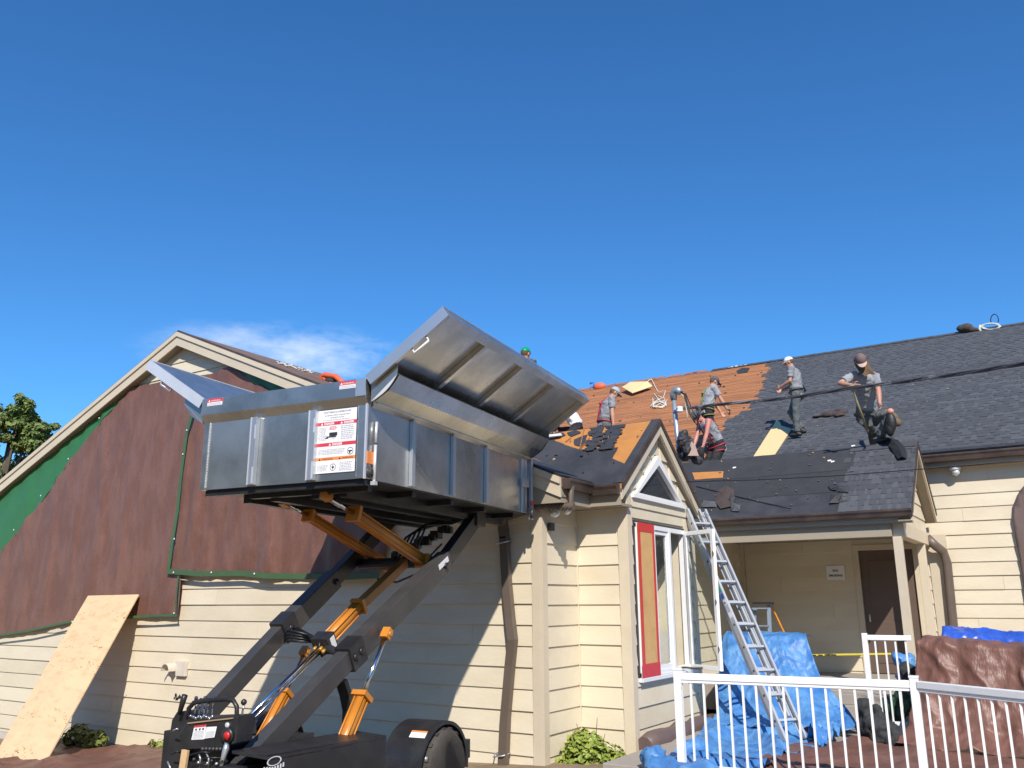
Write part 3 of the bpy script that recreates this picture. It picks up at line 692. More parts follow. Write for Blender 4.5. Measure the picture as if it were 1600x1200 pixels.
mb = MB(); mb.box((XL, 13.77, 2.62), (XG - .14, YM - .03, 2.65)); mb.build('porch_ceiling', SOFFIT, house)
mb = MB(); mb.box((XG - .13, 13.64, .2), (XG - .01, 13.76, 2.468)); mb.build('porch_post', CREAMT, house, .005)
mb = MB(); mb.box((XG - .10, 15.75, .2), (XG + .02, 15.87, 2.468)); mb.build('porch_post', CREAMT, house, .005)
mb = MB(); mb.box((XL, 13.3, -.05), (-1.7, YM, .32)); struct(mb.build('porch_floor', CONC, None, .01))
mb = MB(); mb.box((-3.9, 12.95, -.05), (-1.9, 13.29, .16)); struct(mb.build('porch_step', CONC, None, .01))

# main roof
NM = V((0, -.583, 1)).normalized(); MD = V((0, 1, .583)).normalized()
mb = MB(); MXL, MXR = -15.6, 5.2; EY = 16.27
roof_quad(mb, (MXL, EY, 4.026), (MXR, EY, 4.026), (MXR, MRY, MRZ), (MXL, MRY, MRZ), .14)
roof_quad(mb, (MXL, MRY, MRZ), (MXR, MRY, MRZ), (MXR, MRY + 6.7, 4.026), (MXL, MRY + 6.7, 4.026), .14)
roofM = mb.build('main_roof', mat('roof_shadow_gaps', (.045, .022, .014), .9), house)
def mp_(x, s, off=0): return V((x, EY, 4.026)) + MD * s + NM * off
def mpx(px, py): return on_p(px, py, (0, EY, 4.026), (0, -.583, 1))
bl = [mpx(*q) for q in ((1201, 566), (1192, 592), (1184, 618), (1172, 640), (1152, 653), (1136, 661), (1122, 690), (1113, 712), (1104, 730))]
bl = sorted([((p - V((0, EY, 4.026))).dot(MD), p.x) for p in bl])
def bx_(s):
    if s <= bl[0][0]: return bl[0][1]
    for (s0, x0), (s1, x1) in zip(bl[:-1], bl[1:]):
        if s0 <= s <= s1: return x0 + (x1 - x0) * (s - s0) / (s1 - s0)
    return bl[-1][1]
ML = (MRY - EY) / MD.y
# bare boards, course by course, up to the ragged edge of the shingles
bw = .142
nb = int(ML / bw)
for r in range(nb):
    s = r * bw; x = -15.2 + random.uniform(0, 2) if r * bw > 1.2 else -9.5; xe = bx_(s) + .5
    while x < xe:
        nx = min(x + random.choice((1.8, 2.4, 3.0, 3.6)) + random.uniform(-.2, .2), xe)
        if nx - x > .3:
            mb = MB(); j = random.uniform(0, .004)
            mb.obox(mp_((x + nx) / 2, s + bw / 2, .006 + j / 2), V(((nx - x) / 2 - .004, 0, 0)), MD * (bw / 2 - random.uniform(.003, .008)), NM * (.006 + j / 2)); mb.build('roof_board', DECK, roofM)
        x = nx + .004
# shingles: 300 nearest as parts, the rest one part
rows = int(ML / .143); allsh = []
for r in range(rows):
    s = r * .143; left = bx_(s) + random.choice((0, .06, .13, -.06)); x = left; off = (r * .29) % 1.0
    first = True
    while x < 4.6:
        nx = (math.floor(x) + 1 + off) if first else x + 1.0
        if nx - x < .25: nx += 1.0
        if nx - x > 1.0: nx = x + 1.0 if not first else min(nx, x + 1.25)
        first = False
        allsh.append((s, x, nx, (r * 5 + int(x * 3)) % 8)); x = nx
def shM(s, x, nx): return frame(mp_(x, s - .01, .017), V((1, 0, 0)), (MD + NM * -.035).normalized(), NM) @ Matrix.Diagonal((nx - x - .003, 1, 1.2, 1))
allsh = [a for a in allsh if a[1] < 1.6 + a[0] * .1]
allsh.sort(key=lambda a: (mp_((a[1] + a[2]) / 2, a[0]) - CAM).length)
for s, x, nx, k in allsh[:300]: inst('shingle', SHM[k], shM(s, x, nx), roofM)
bmr = bmesh.new()
for s, x, nx, k in allsh[300:]:
    me = SHM[k].copy(); me.transform(shM(s, x, nx)); 
    n0 = len(bmr.faces); bmr.from_mesh(me); bpy.data.meshes.remove(me)
me = bpy.data.meshes.new('shingle_field'); bmr.to_mesh(me); bmr.free()
for q in (SH1, SH2): me.materials.append(q)
rnd = random.Random(3)
o = bpy.data.objects.new('shingle_field', me); COL.objects.link(o); adopt(o, roofM); o['kind'] = 'stuff'
# ridge caps, black portion
x = -7.9; 
while x < 4.8:
    mb = MB(); j = random.uniform(0, .006)
    for sg in (1, -1):
        d = V((0, -sg, -.583)).normalized(); n = V((0, -sg * .583, 1)).normalized(); a_ = V((x, MRY, MRZ + .028 + j))
        mb.prism([a_, a_ + V((.3, 0, .006)), a_ + V((.3, 0, .006)) + d * .15, a_ + d * .15], n * .012)
    mb.build('ridge_cap', SH2, roofM); x += .29
mb = MB()
for k in range(16):
    xx = -14.5 + k * .42 + random.uniform(-.1, .1); mb.obox((xx, MRY - .05, MRZ + .02), (.2, 0, random.uniform(-.01, .02)), (0, .06, .03), (0, 0, .012))
mb.build('ridge_board', DECK, roofM)
# patch of felt and white scraps left near the top of the bare boards
mb = MB(); P = [mpx(x, y) for x, y in ((1151, 581), (1160, 576), (1172, 576), (1168, 583), (1154, 585))]; mb.prism([p + NM * .02 for p in P], NM * .01); mb.build('felt_scrap', FELT2, roofM)
# eave of the main roof
mb = MB(); mb.prism([(-3.2, EY, 4.026 + .012), (5.2, EY, 4.026 + .012), (5.2, EY + .1, 4.096), (-3.2, EY + .1, 4.096)], (0, -.03, .012)); mb.build('drip_edge', FELT, roofM)
mb = MB(); gutter(mb, (-2.6, EY + .02, 4.005), (5.2, EY + .02, 4.005), (0, -1, 0), wd=.12, h=.13); mb.build('gutter', BROWNM, house, .004)
mb = MB(); mb.box((-2.6, EY + .022, 3.80), (5.2, EY + .05, 4.0)); mb.build('eave_fascia', BEIGE, house)
mb = MB(); mb.box((-4.5, EY + .05, 3.805), (5.2, YM, 3.83)); mb.build('eave_soffit', SOFFIT, house)
mb = MB(); mb.lathe((-1.42, 16.40, 3.805), (0, 0, -1), [(0, .09), (.07, .09), (.075, .08)], WHITEP); mb.lathe((-1.42, 16.40, 3.73), (0, 0, -1), [(0, .07), (.06, .065), (.09, .03), (.1, 0)], LAMPG); tag(mb.build('soffit_light'), 'round white light fitting under the main eave', 'lamp')
# end and back walls closing the main block
mb = MB(); mb.box((5.35, YM, -.1), (5.5, 29, 3.9)); mb.box((-15.4, 28.8, -.5), (5.5, 29, 3.9)); mb.box((-19.6, YA + .16, -1), (-19.4, 29, 2.4)); mb.build('outer_wall', CREAM, house)
mb = MB(); mb.prism([(-15.5, EY + .1, 3.8), (-15.5, MRY, MRZ - .15), (-15.5, MRY + 6.6, 3.8)], (.1, 0, 0)); mb.prism([(5.1, EY + .1, 3.85), (5.1, MRY, MRZ - .15), (5.1, MRY + 6.6, 3.85)], (.1, 0, 0)); mb.build('end_gable', CREAM, house)

# downspout running down wing A from the gutter corner
dsp = [V((RX + .05, 8.42, GZ - .10)), V((RX + .05, 8.42, GZ - .33)), on_y(848, 790, 8.37), on_y(818, 799, 8.37), on_y(790, 808, 8.37), on_y(786, 822, YA - .08), on_y(788, 840, YA - .08), on_y(792, 912, YA - .08), on_y(797, 965, YA - .09), on_y(801, 1000, YA - .12), on_y(797, 1040, YA - .09), on_y(790, 1120, YA - .08), on_y(786, 1215, YA - .08)]
mb = MB(); ribb = dsp
mb.tube(dsp[:3], .042, n=10); mb.tube(dsp[2:6], .048, n=10)
for k in range(8):
    c = dsp[1].lerp(dsp[2], -.1 + k * .13); mb.lathe(c, dsp[2] - dsp[1], [(0, .046), (.008, .058), (.016, .046)], None, 10)
for a_, b_ in zip(dsp[5:-1], dsp[6:]):
    d = (b_ - a_).normalized(); mb.beam(a_ - d * .012, b_ + d * .012, .105, .075, None, up=(0, 1, 0))
mb.build('downspout', mat('faded_brown_downspout', (.125, .095, .072), .45, var=.1, vscale=4), house, .004)
mb = MB()
for (px, py) in ((790, 848), (787, 1178)):
    p = on_y(px, py, YA - .03); mb.box(p + V((-.09, -.01, -.012)), p + V((.09, 0, .012))); mb.tube([p + V((-.1, -.02, 0)), p + V((-.06, -.11, -.02)), p + V((.06, -.11, 0)), p + V((.1, -.02, .02))], .008)
mb.build('downspout_strap', GALVT, house)
# service drop mast and weatherhead
M0 = on_y(1064, 716, 11.35); M1 = on_y(1052.5, 622, 11.35); mast = thing('service_mast', 'grey conduit mast with curved weatherhead rising behind the small gable', 'conduit mast', M0)
mb = MB(); mb.tube([M0 - V((0, 0, .4)), M1], .035, n=12); mb.build('pipe', PIPE, mast)
mb = MB(); mb.tube([M1 - V((0, 0, .03)), M1 + V((0, 0, .06)), M1 + V((.03, -.01, .10)), M1 + V((.09, -.02, .10)), M1 + V((.12, -.03, .05))], [.045, .055, .06, .058, .045], n=12); mb.build('weatherhead', PIPE, mast)
p1 = on_y(1061, 640, 11.3)
mb = MB(); mb.tube([p1 - V((.07, 0, 0)), p1 + V((.06, -.02, 0))], .02); mb.lathe(p1 + V((.02, -.03, -.05)), (0, 0, 1), [(0, .025), (.01, .045), (.03, .045), (.04, .03), (.06, .045), (.08, .045), (.09, .02)], PAPER); mb.build('insulator', PIPE, mast)
M1e = M1 + V((.11, -.03, .06)); mb = MB()
at_ = on_y(1085, 637, 11.3)
for k, (dx, lo) in enumerate(((.0, .38), (.05, .46), (.10, .33))):
    q = M1e + V((.0, 0, 0)); e_ = at_ + V((.02 + dx * .3, 0, 0)); mid = q.lerp(e_, .55)
    mb.tube([q, q + V((.06 + dx * .3, 0, -.03)), V((mid.x + dx * .4, mid.y, mid.z - lo * .5)), V((e_.x - .03 + dx * .3, e_.y, e_.z - lo * .55)), V((e_.x + .02, e_.y, e_.z - .12)), e_], .009, n=6)
mb.build('service_loop', HOSE, mast)
mb = MB(); q = M1e; mb.tube([q, q + V((.07, 0, -.08)), q + V((.09, 0, -.3)), q + V((.1, 0, -.42))], .007, ROPE, n=6); mb.build('pale_wire', ROPE, mast)
# overhead cable
A_ = on_y(1063, 638, 10.7); B_ = V((2.6, 7.6, 4.75))
B_ = depth(1640, 562, 9.0)
cp = [(1063, 638), (1085, 636.5), (1120, 632), (1180, 627), (1250, 619), (1330, 606), (1420, 595), (1520, 581), (1600, 568), (1660, 557)]
mb = MB(); wv = [12.75 - (x - 1063) / 597 * 4.4 for x, _ in cp]
base = [depth(x, y, w_) for (x, y), w_ in zip(cp, wv)]
fine = []
for i in range(len(base) - 1):
    for k in range(6): fine.append(base[i].lerp(base[i + 1], k / 6))
fine.append(base[-1])
for ph in (0, 2.1, 4.2):
    mb.tube([p + V((0, 0, 1)) * math.cos(i * .55 + ph) * .014 + V((.3, .9, 0)) * math.sin(i * .55 + ph) * .012 for i, p in enumerate(fine)], .0125, n=6)
tag(mb.build('overhead_cable', CABLE), 'thick twisted grey overhead power cable sagging from the mast', 'cable')
mb = MB(); mb.tube([depth(1072, 753, 11.6), depth(1180, 750, 11.0), depth(1300, 744, 10.4), depth(1428, 734, 9.8), depth(1520, 727, 9.3), depth(1640, 715, 8.8)], .006, n=5)
tag(mb.build('overhead_wire', HOSE), 'single thin black wire crossing low in front of the porch roof', 'wire')
# twin flood light on the return wall
fl0 = thing('flood_light', 'twin lamp security floodlight under the gutter corner', 'floodlight', V((XA, 8.85, 2.6)))
mb = MB(); mb.lathe((XA + .005, 8.66, 2.62), (1, 0, 0), [(0, .05), (.03, .05), (.045, .03)]); mb.tube([(XA + .04, 8.66, 2.62), (XA + .09, 8.6, 2.6)], .015); mb.tube([(XA + .04, 8.66, 2.62), (XA + .10, 8.74, 2.65)], .015); mb.build('bracket', DARKST, fl0)
for c, ax in ((V((XA + .12, 8.55, 2.56)), V((.25, -.4, -.9))), (V((XA + .14, 8.82, 2.62)), V((.9, -.25, -.45)))):
    ax.normalize(); mb = MB(); mb.lathe(c - ax * .10, ax, [(0, .015), (.02, .03), (.06, .042), (.10, .062), (.12, .064)], GALVT); mb.lathe(c + ax * .025, ax, [(0, .057), (.012, .052), (.025, .03), (.03, 0)], LAMPG); mb.build('lamp', GALVT, fl0)
mb = MB(); mb.box((XA + .03, 8.56, 2.36), (XA + .075, 8.64, 2.45)); mb.build('motion_sensor', DARKST, fl0)
# dryer vent hood on wing A
vp = on_y(282, 1045, YA - .03); vt = thing('dryer_vent', 'off-white hooded dryer vent on the clapboards', 'vent', vp)
mb = MB(); 
pts = [V((vp.x - .15 + .09 * math.cos(a), YA - .04, vp.z - .02 + .10 * math.sin(a))) for a in [math.pi * k / 10 for k in range(11)]]
for a_, b_ in zip(pts[:-1], pts[1:]): mb.prism([a_, b_, b_ + V((0, 0, -.012)), a_ + V((0, 0, -.012))], (0, -.15, 0))
mb.build('hood', PLASTW, vt)
mb = MB(); mb.box((vp.x - .06, YA - .07, vp.z - .10), (vp.x + .16, YA - .02, vp.z + .11)); mb.build('mounting_plate', PLASTW, vt, .006)
mb = MB()
for k in range(14): p = on_y(268 + random.uniform(0, 14), 1083 + random.uniform(0, 10), YA - .028); mb.box(p + V((-.012, -.004, -.012 * random.random() - .01)), p + V((.012, .0, .015)))
mb.build('torn_siding_patch', DARKST, house)

# ------------------------------------------------------------------ tarps on the front gable
def wa(px, py, Y=YA): p = on_y(px, py, Y); return (p.x, p.z)
def wrinkle(amp, fx=1.6, fz=.35, base=.035):
    amp *= .8
    def f(u, v): return base + amp * (abs(fbm((u * fx, v * fz, 1.3), 1.0)) * 1.0 + .25 * fbm((u * 5, v * 2.5, 4), 1.0) + .55 * max(0, 1 - abs(noise.noise(V((u * 1.1 + .08 * v, v * .12, 7))) * 9)) + .3 * max(0, 1 - abs(noise.noise(V((u * 3.1 - .25 * v, v * .3, 3))) * 7)))
    return f
def toA(u, v, d): return V((u, YA - .027 - max(0, d), v))
def ru_(x): return (x, z_a(x) - .26)
green1 = [ru_(-19.0), ru_(-14.4), wa(213, 607), wa(170, 655), wa(122, 715), wa(78, 777), wa(35, 832), wa(-60, 952)]
t1 = sheet('green_tarp', green1, .10, TARPG, toA, None, wrinkle(.05)); tag(t1, 'green poly tarp under the left rake of the gable', 'tarp')
brown1 = [wa(213, 607), wa(265, 597), wa(330, 588), wa(318, 640), wa(305, 680), wa(276, 895), wa(293, 898), wa(287, 960), wa(222, 964), wa(118, 971), wa(60, 985), wa(-60, 1002), wa(-60, 950), wa(35, 830), wa(78, 776), wa(122, 714), wa(170, 654)]
t2 = sheet('brown_tarp', brown1, .09, TARPB, toA, None, wrinkle(.055, 2.2, .22, .042)); tag(t2, 'large brown tarp stapled over the left half of the gable wall', 'tarp')
brown2 = [wa(318, 640), wa(330, 588), wa(367, 575), wa(400, 596), wa(560, 690), wa(640, 760), wa(625, 800), wa(600, 900), wa(545, 903), wa(430, 901), wa(276, 894), wa(305, 680)]
t3 = sheet('brown_tarp', brown2, .09, TARPB, toA, None, wrinkle(.075, 2.6, .5, .050)); tag(t3, 'brown tarp with green hems hanging right of the seam behind the metal box', 'tarp')
green2 = [wa(367, 575), wa(460, 596), wa(620, 690), wa(640, 760), wa(560, 690), wa(400, 597)]
t4 = sheet('green_tarp', [wa(368, 572), wa(395, 568), wa(470, 600), wa(600, 665), wa(600, 700), wa(480, 650), wa(400, 598)], .10, TARPG, toA, None, wrinkle(.05)); tag(t4, 'green tarp strip under the right rake behind the open metal lid', 'tarp')
def hem(pts, par, wd=.05, off=.150):
    mb = MB(); P = [V((wa(x, y)[0], YA - off - .012 * (i % 2), wa(x, y)[1])) for i, (x, y) in enumerate(pts)]
    ribbon(mb, P, wd, (0, -1, 0), HEM, .004); mb.build('hem', HEM, par)
hem([(276, 895), (283, 850), (290, 800), (297, 740), (304, 680), (318, 635)], t3, .07)
hem([(274, 893), (330, 897), (390, 896), (430, 900), (500, 901), (545, 902), (605, 899)], t3, .075)
hem([(292, 900), (290, 930), (288, 960), (255, 962), (222, 963)], t2, .03); hem([(290, 961), (222, 964), (118, 972), (60, 985), (-60, 1003)], t2, .035)
mb = MB()
for (x, y) in ((121, 719), (78, 776), (169, 656), (287, 843), (306, 675), (300, 712), (286, 895), (345, 895), (412, 897), (287, 958), (170, 966), (128, 971), (36, 829)):
    p = V((wa(x, y)[0], YA - .17, wa(x, y)[1])); mb.lathe(p, (0, -1, 0), [(0, .016), (.004, .012), (.006, 0)], n=6)
mb.build('fixing_button', PAPER, t2)
# rope and bag lying on wing A's roof edge
def onA(px, py, off=.02): return on_p(px, py, (AX, YF, AZ + off), (AS, 0, 1))
# leaning plywood board
pl = [V((-13.63, YA - .12, 1.69)), V((-12.27, YA - .12, 1.70))]
b0 = on_z(-18, 1196, ground_z(-11.7, 6.2) - .06); b1 = on_z(64, 1203, ground_z(-11.3, 6.5) - .06)
mb = MB(); n_ = (pl[1] - pl[0]).cross(b0 - pl[0]).normalized(); mb.prism([pl[0], pl[1], b1, b0], n_ * .018)
ply = mat('leaning_plywood', (.68, .485, .28), .6, var=.09, vscale=2, bump=.12, bscale=30, col2=(.52, .32, .15), mix=.6, mscale=3.4, stretch=(1.3, 1.3, 3.4), edge=(.50, .72), obj=0)
plo = tag(mb.build('plywood_sheet', ply), 'long pale plywood sheet leaning against the clapboard wall', 'plywood sheet')
mb = MB()
rnd = random.Random(5)
uu = (pl[1] - pl[0]); vv_ = (b0 - pl[0]); L_ = vv_.length
front = n_ if n_.y < 0 else -n_
base_off = .0185 if n_.y < 0 else .0005
for band in (.13, .31, .44, .72, .93):
    for k in range(26):
        u = rnd.random(); v = band + rnd.uniform(-.028, .028) + .02 * math.sin(u * 9)
        c = pl[0] + uu * u + vv_ * v + (n_ * .0182 if n_.y < 0 else -n_ * .0004); r = rnd.uniform(.010, .026)
        e1 = (uu.normalized() * rnd.uniform(.7, 1) + vv_.normalized() * rnd.uniform(-.8, .2)).normalized(); e2 = front.cross(e1)
        mb.poly([c + e1 * r, c + e2 * r * .35, c - e1 * r, c - e2 * r * .35])
mb.build('wood_knots', mat('knot_brown', (.40, .20, .07), .7), plo)
# shrubby dark plants behind the board, ground tarp at its foot
def leaf_blob(name, centers, n, size, M, seed, parent=None, up=.3):
    rnd = random.Random(seed); vs = []; fs = []
    for k in range(n):
        c, rad = rnd.choice(centers); 
        while True:
            d = V((rnd.uniform(-1, 1), rnd.uniform(-1, 1), rnd.uniform(-1, 1)))
            if .25 < d.length < 1: break
        d = d * (d.length ** -.30)
        p = V(c) + V((d.x * rad[0], d.y * rad[1], d.z * rad[2]))
        nrm = (d.normalized() + V((rnd.uniform(-1, 1), rnd.uniform(-1, 1), rnd.uniform(-.3, 1) + up))).normalized()
        a = nrm.cross(V((rnd.uniform(-1, 1), rnd.uniform(-1, 1), rnd.uniform(-1, 1)))).normalized(); b = nrm.cross(a); s = size * rnd.uniform(.6, 1.3)
        i = len(vs); vs += [p - a * s * .5, p + b * s * .32 + nrm * s * .08, p + a * s * .6, p - b * s * .32 + nrm * s * .08]; fs.append((i, i + 1, i + 2, i + 3))
    me = bpy.data.meshes.new(name); me.from_pydata([tuple(v) for v in vs], [], fs); me.materials.append(M)
    o = bpy.data.objects.new(name, me); COL.objects.link(o)
    if parent: adopt(o, parent)
    return o
gz = ground_z(-12, 7.8)
pb_ = thing('foundation_plant', 'low dark green shrub behind the leaning plywood sheet', 'shrub', (-12.2, 7.8, gz))
leaf_blob('foliage', [((-12.75, 7.9, gz + .15), (.25, .2, .18)), ((-12.45, 7.95, gz + .12), (.2, .2, .14))], 450, .09, LEAF, 4, pb_)
gt = [on_z(x, y, -.40) for x, y in ((-60, 1158), (60, 1172), (150, 1164), (255, 1160), (330, 1165), (420, 1230), (-60, 1230))]
def gdisp(u, v): return ground_z(u, v) + .05 + .09 * max(0, fbm((u * 1.3, v * 1.3, 0), 1)) + .05 * fbm((u * 4, v * 4, 2))
gt2 = [(-14.5, 8.2), (-13, 8.0), (-11.6, 8.15), (-10, 8.25), (-8.6, 7.6), (-8.0, 5), (-8.3, 3.5), (-10, 3.5), (-15, 5)]
t5 = sheet('brown_tarp', gt2, .13, TARPB, lambda u, v, d: V((u, v, d)), None, gdisp); tag(t5, 'crumpled brown tarp spread on the ground below the gable wall', 'tarp')
gr = leaf_blob('grass_tuft', [((x, 8.25, ground_z(x, 8.2) + .06), (.35, .08, .08)) for x in (-11.2, -10.6, -10.0, -9.3, -14.6)], 700, .07, LEAFY, 9); gr['kind'] = 'stuff'; gr['label'] = 'grass tufts growing along the foundation'

# ------------------------------------------------------------------ vegetation
def tree(loc, h, seed, blobs, label):
    t = thing('maple_tree', label, 'tree', loc); L0 = V(loc)
    mb = MB(); rnd = random.Random(seed)
    mb.tube([L0, L0 + V((0, 0, h * .3)), L0 + V((.2, 0, h * .55)), L0 + V((.1, .1, h * .9))], [.3, .22, .15, .03], n=10)
    for c, r in blobs:
        s = L0 + V((0, 0, h * rnd.uniform(.3, .55))); mb.tube([s, s.lerp(L0 + V(c), .5) + V((0, 0, .2)), L0 + V(c)], [.1, .06, .02], n=6)
    mb.build('trunk', BARK, t)
    sub = []
    for c, r in blobs:
        for k in range(17):
            d = V((rnd.gauss(0, 1), rnd.gauss(0, 1), rnd.gauss(0, 1))).normalized(); f = rnd.uniform(.25, 1.35)
            q = V(c) + V((d.x * r[0], d.y * r[1], d.z * r[2])) * f; sr_ = rnd.uniform(.10, .32) * (1.3 - .55 * f); sub.append((tuple(L0 + q), (sr_, sr_, sr_ * rnd.uniform(.5, 1.1))))
    leaf_blob('crown', sub, 15000, .15, LEAF, seed, t)
    return t
tl = depth(5, 700, 27); zt = ground_z(tl.x, tl.y)
Rr = Rt0
def tb(px, py, r): p = depth(px, py, 27) - V((tl.x, tl.y, zt)); return (tuple(p), (r, r, r * 1.15))
tree((tl.x, tl.y, zt), 8.6, 11, [tb(33, 640, .33), tb(22, 675, .75), tb(50, 672, .35), tb(-10, 650, .6), tb(10, 720, 1.2), tb(55, 695, .5), tb(-30, 720, 1.6), tb(35, 745, 1.1), tb(-70, 760, 2.0), tb(25, 660, .45), tb(62, 672, .22)], 'leafy green maple rising behind the left rake of the gable')
bc = on_z(925, 1200, -.15); bz = -.15
bs = thing('foundation_shrub', 'yellow-green shrub growing in the corner by the small gable', 'shrub', (bc.x, bc.y, bz))
by0 = 8.9; bx0 = on_y(925, 1190, by0)
leaf_blob('foliage', [((bx0.x, by0, bx0.z - .0), (.42, .32, .24)), ((bx0.x - .05, by0 - .05, bx0.z + .14), (.22, .2, .2)), ((bx0.x + .25, by0, bx0.z - .08), (.32, .25, .22)), ((bx0.x - .30, by0 - .1, bx0.z - .12), (.32, .25, .2))], 2400, .075, LEAFY, 21, bs)
mb = MB()
for (dx, dz, t_) in ((-.12, .38, -.05), (.05, .46, .04), (.12, .3, .06), (-.3, .2, -.08), (.3, .15, .1)): mb.tube([(bx0.x, by0, -.2), (bx0.x + dx * .6, by0, bx0.z), (bx0.x + dx + t_, by0 - .02, bx0.z + dz)], [.012, .008, .003], n=5)
mb.build('stem', BARK, bs)

# unseen belt of trees, added to darken shaded walls and reflect in the metal
cen = []; rnd = random.Random(17)
for k in range(26):
    a_ = -2.6 + k * .138; x = 25 * math.cos(a_) - 3; y = 25 * math.sin(a_) + 4; h = rnd.uniform(8.5, 11.5)
    for q in range(4): cen.append(((x + rnd.uniform(-2, 2), y + rnd.uniform(-2, 2), h * rnd.uniform(.25, .8)), (2.6, 2.2, h * .28)))
tlm = leaf_blob('added_tree_belt', cen, 14000, 1.0, LEAF, 5); tlm['kind'] = 'stuff'; tlm['label'] = 'added belt of dense trees, out of view behind the camera, darkening the shaded walls'
# ------------------------------------------------------------------ lift trailer with galvanised debris box
TA = R_(7.9); TX = V((math.cos(TA), math.sin(TA), 0)); TY = V((-math.sin(TA), math.cos(TA), 0)); TZ = V((0, 0, 1))
TO = V((-4.58, 4.99, 0))
def t(x, y, z): return TO + TX * x + TY * y + TZ * z
def tl_(p): v = p - TO; return (v.dot(TX), v.dot(TY), p.z)
def ty(px, py, yl): return tl_(on_p(px, py, TO + TY * yl, TY))
def tx(px, py, xl): return tl_(on_p(px, py, TO + TX * xl, TX))
trailer = thing('lift_trailer', 'black lift trailer raising a galvanised steel debris box with folding lids', 'trailer', t(-.85, .8, ground_z(-5, 6)))
def tbox(mb, a, b, M=None):
    x0, y0, z0 = a; x1, y1, z1 = b
    mb.prism([t(x0, y0, z0), t(x1, y0, z0), t(x1, y1, z0), t(x0, y1, z0)], TZ * (z1 - z0), M)
BX0, BL, BZ0, BZ1 = -1.71, 3.19, 2.52, 3.32
mb = MB()
tbox(mb, (BX0, 0, BZ0), (0, .02, BZ1 - .01)); tbox(mb, (-.02, .02, BZ0), (0, BL, BZ1 - .01)); tbox(mb, (BX0, .02, BZ0), (BX0 + .02, BL, BZ1 - .01)); tbox(mb, (BX0 + .02, BL - .02, BZ0), (-.02, BL, BZ1 - .01)); tbox(mb, (BX0 + .02, .02, BZ0), (-.02, BL - .02, BZ0 + .03))
box_ = mb.build('debris_box', GALV, trailer)
# front face: top rail, ribs, corner posts
mb = MB(); mb.prism([t(BX0 - .02, -.05, 3.175), t(BX0 - .02, -.05, 3.325), t(BX0 - .02, .05, 3.325), t(BX0 - .02, .05, 3.11), t(BX0 - .02, -.0, 3.11)], TX * (1.71 + .025)); mb.build('top_rail', GALV, box_, .004)
mb = MB(); tbox(mb, (-.085, -.056, 3.18), (.012, -.0505, 3.325)); mb.build('rail_cap', GALVT, box_)
for (pl_, pr_) in ((387, 404), (476, 496)):
    x0 = ty(pl_, 700, 0)[0]; x1 = ty(pr_, 700, 0)[0]; xm = x0 + (x1 - x0) * .45
    mb = MB(); tbox(mb, (xm, -.045, BZ0 + .01), (x1, -.001, 3.11)); mb.build('rib', GALVT, box_, .003)
    mb = MB(); tbox(mb, (xm, -.0475, BZ0 + .01), (xm + .012, -.0455, 3.11)); tbox(mb, (x1 - .018, -.0475, BZ0 + .02), (x1 - .004, -.0455, BZ0 + .16)); tbox(mb, (x1 - .016, -.0475, BZ0 + .4), (x1 - .004, -.0455, BZ0 + .52)); mb.build('weld_bead', GALVB, box_)
for (x0, x1) in ((BX0, BX0 + .055), (-.075, -.004)):
    mb = MB(); tbox(mb, (x0, -.014, BZ0), (x1, -.001, 3.11)); mb.build('corner_post', GALV, box_, .002)
    mb = MB(); xw = x1 + .004 if x0 < -1 else x0 - .004
    for k in range(24): tbox(mb, (xw - .004 + random.uniform(-.002, .002), -.0055, BZ0 + .02 + k * .024), (xw + .004, -.001, BZ0 + .04 + k * .024))
    mb.build('weld_bead', GALVB, box_)
mb = MB(); tbox(mb, (-.006, -.017, BZ0 - .005), (.008, .004, 3.12)); mb.build('corner_edge', GALVB, box_)
# side face: vertical ribs, rails
for px in (642, 706, 758):
    y0 = tx(px, 700, 0)[1]; mb = MB(); tbox(mb, (.001, y0 - .028, BZ0 + .01), (.035, y0 + .028, 3.10)); mb.build('side_rib', GALVT, box_, .003)
mb = MB(); mb.prism([t(.001, .06, 3.10), t(.055, .06, 3.13), t(.055, .06, 3.30), t(.001, .06, 3.33)], TY * (BL - .10)); mb.build('side_rail', GALV, box_, .003)
mb = MB(); tbox(mb, (.001, .008, BZ0 + .12), (.012, .10, BZ0 + .22)); mb.build('marker_light', ORP, box_)['label'] = 'orange side marker'
mb = MB(); mb.lathe(t(.0, .055, BZ0 + .055), TX, [(0, .045), (.012, .045), (.013, .02), (.03, .02)]); mb.build('pivot_bolt', DARKST, box_)
mb = MB(); mb.tube([t(.02, .10, BZ0 - .04), t(.02, .105, BZ0 + .28)], .014); mb.tube([t(.02, .105, BZ0 + .30), t(.02, .11, BZ0 + .47)], .012); mb.obox(t(.02, .1, BZ0 - .03), TX * .02, TY * .02, TZ * .015); mb.build('latch_rod', GALVB, box_)
# tail end post, hinge plates
mb = MB(); tbox(mb, (.001, BL - .20, BZ0 + .0), (.022, BL - .135, 3.16)); tbox(mb, (.001, BL - .12, BZ0), (.022, BL - .06, 3.22)); tbox(mb, (.023, BL - .22, 2.80), (.045, BL - .06, 2.90)); mb.build('tailgate_hinge', GALVT, box_, .003)
mb = MB(); tbox(mb, (.0, BL + .001, BZ0 - .06), (.05, BL + .05, 3.20)); mb.build('tail_post', GALVT, box_, .003)
mb = MB(); mb.tube([t(.05, BL - .1, BZ0 - .02), t(.05, BL - .1, 2.80)], .012); mb.lathe(t(.05, BL + .0, BZ0 + .0), TX, [(0, .05), (.03, .05)], DARKST); mb.build('latch_rod', GALVB, box_)
mb = MB(); tbox(mb, (.051, BL - .03, BZ0 + .09), (.06, BL + .03, BZ0 + .14)); mb.build('red_reflector', REDP, box_)
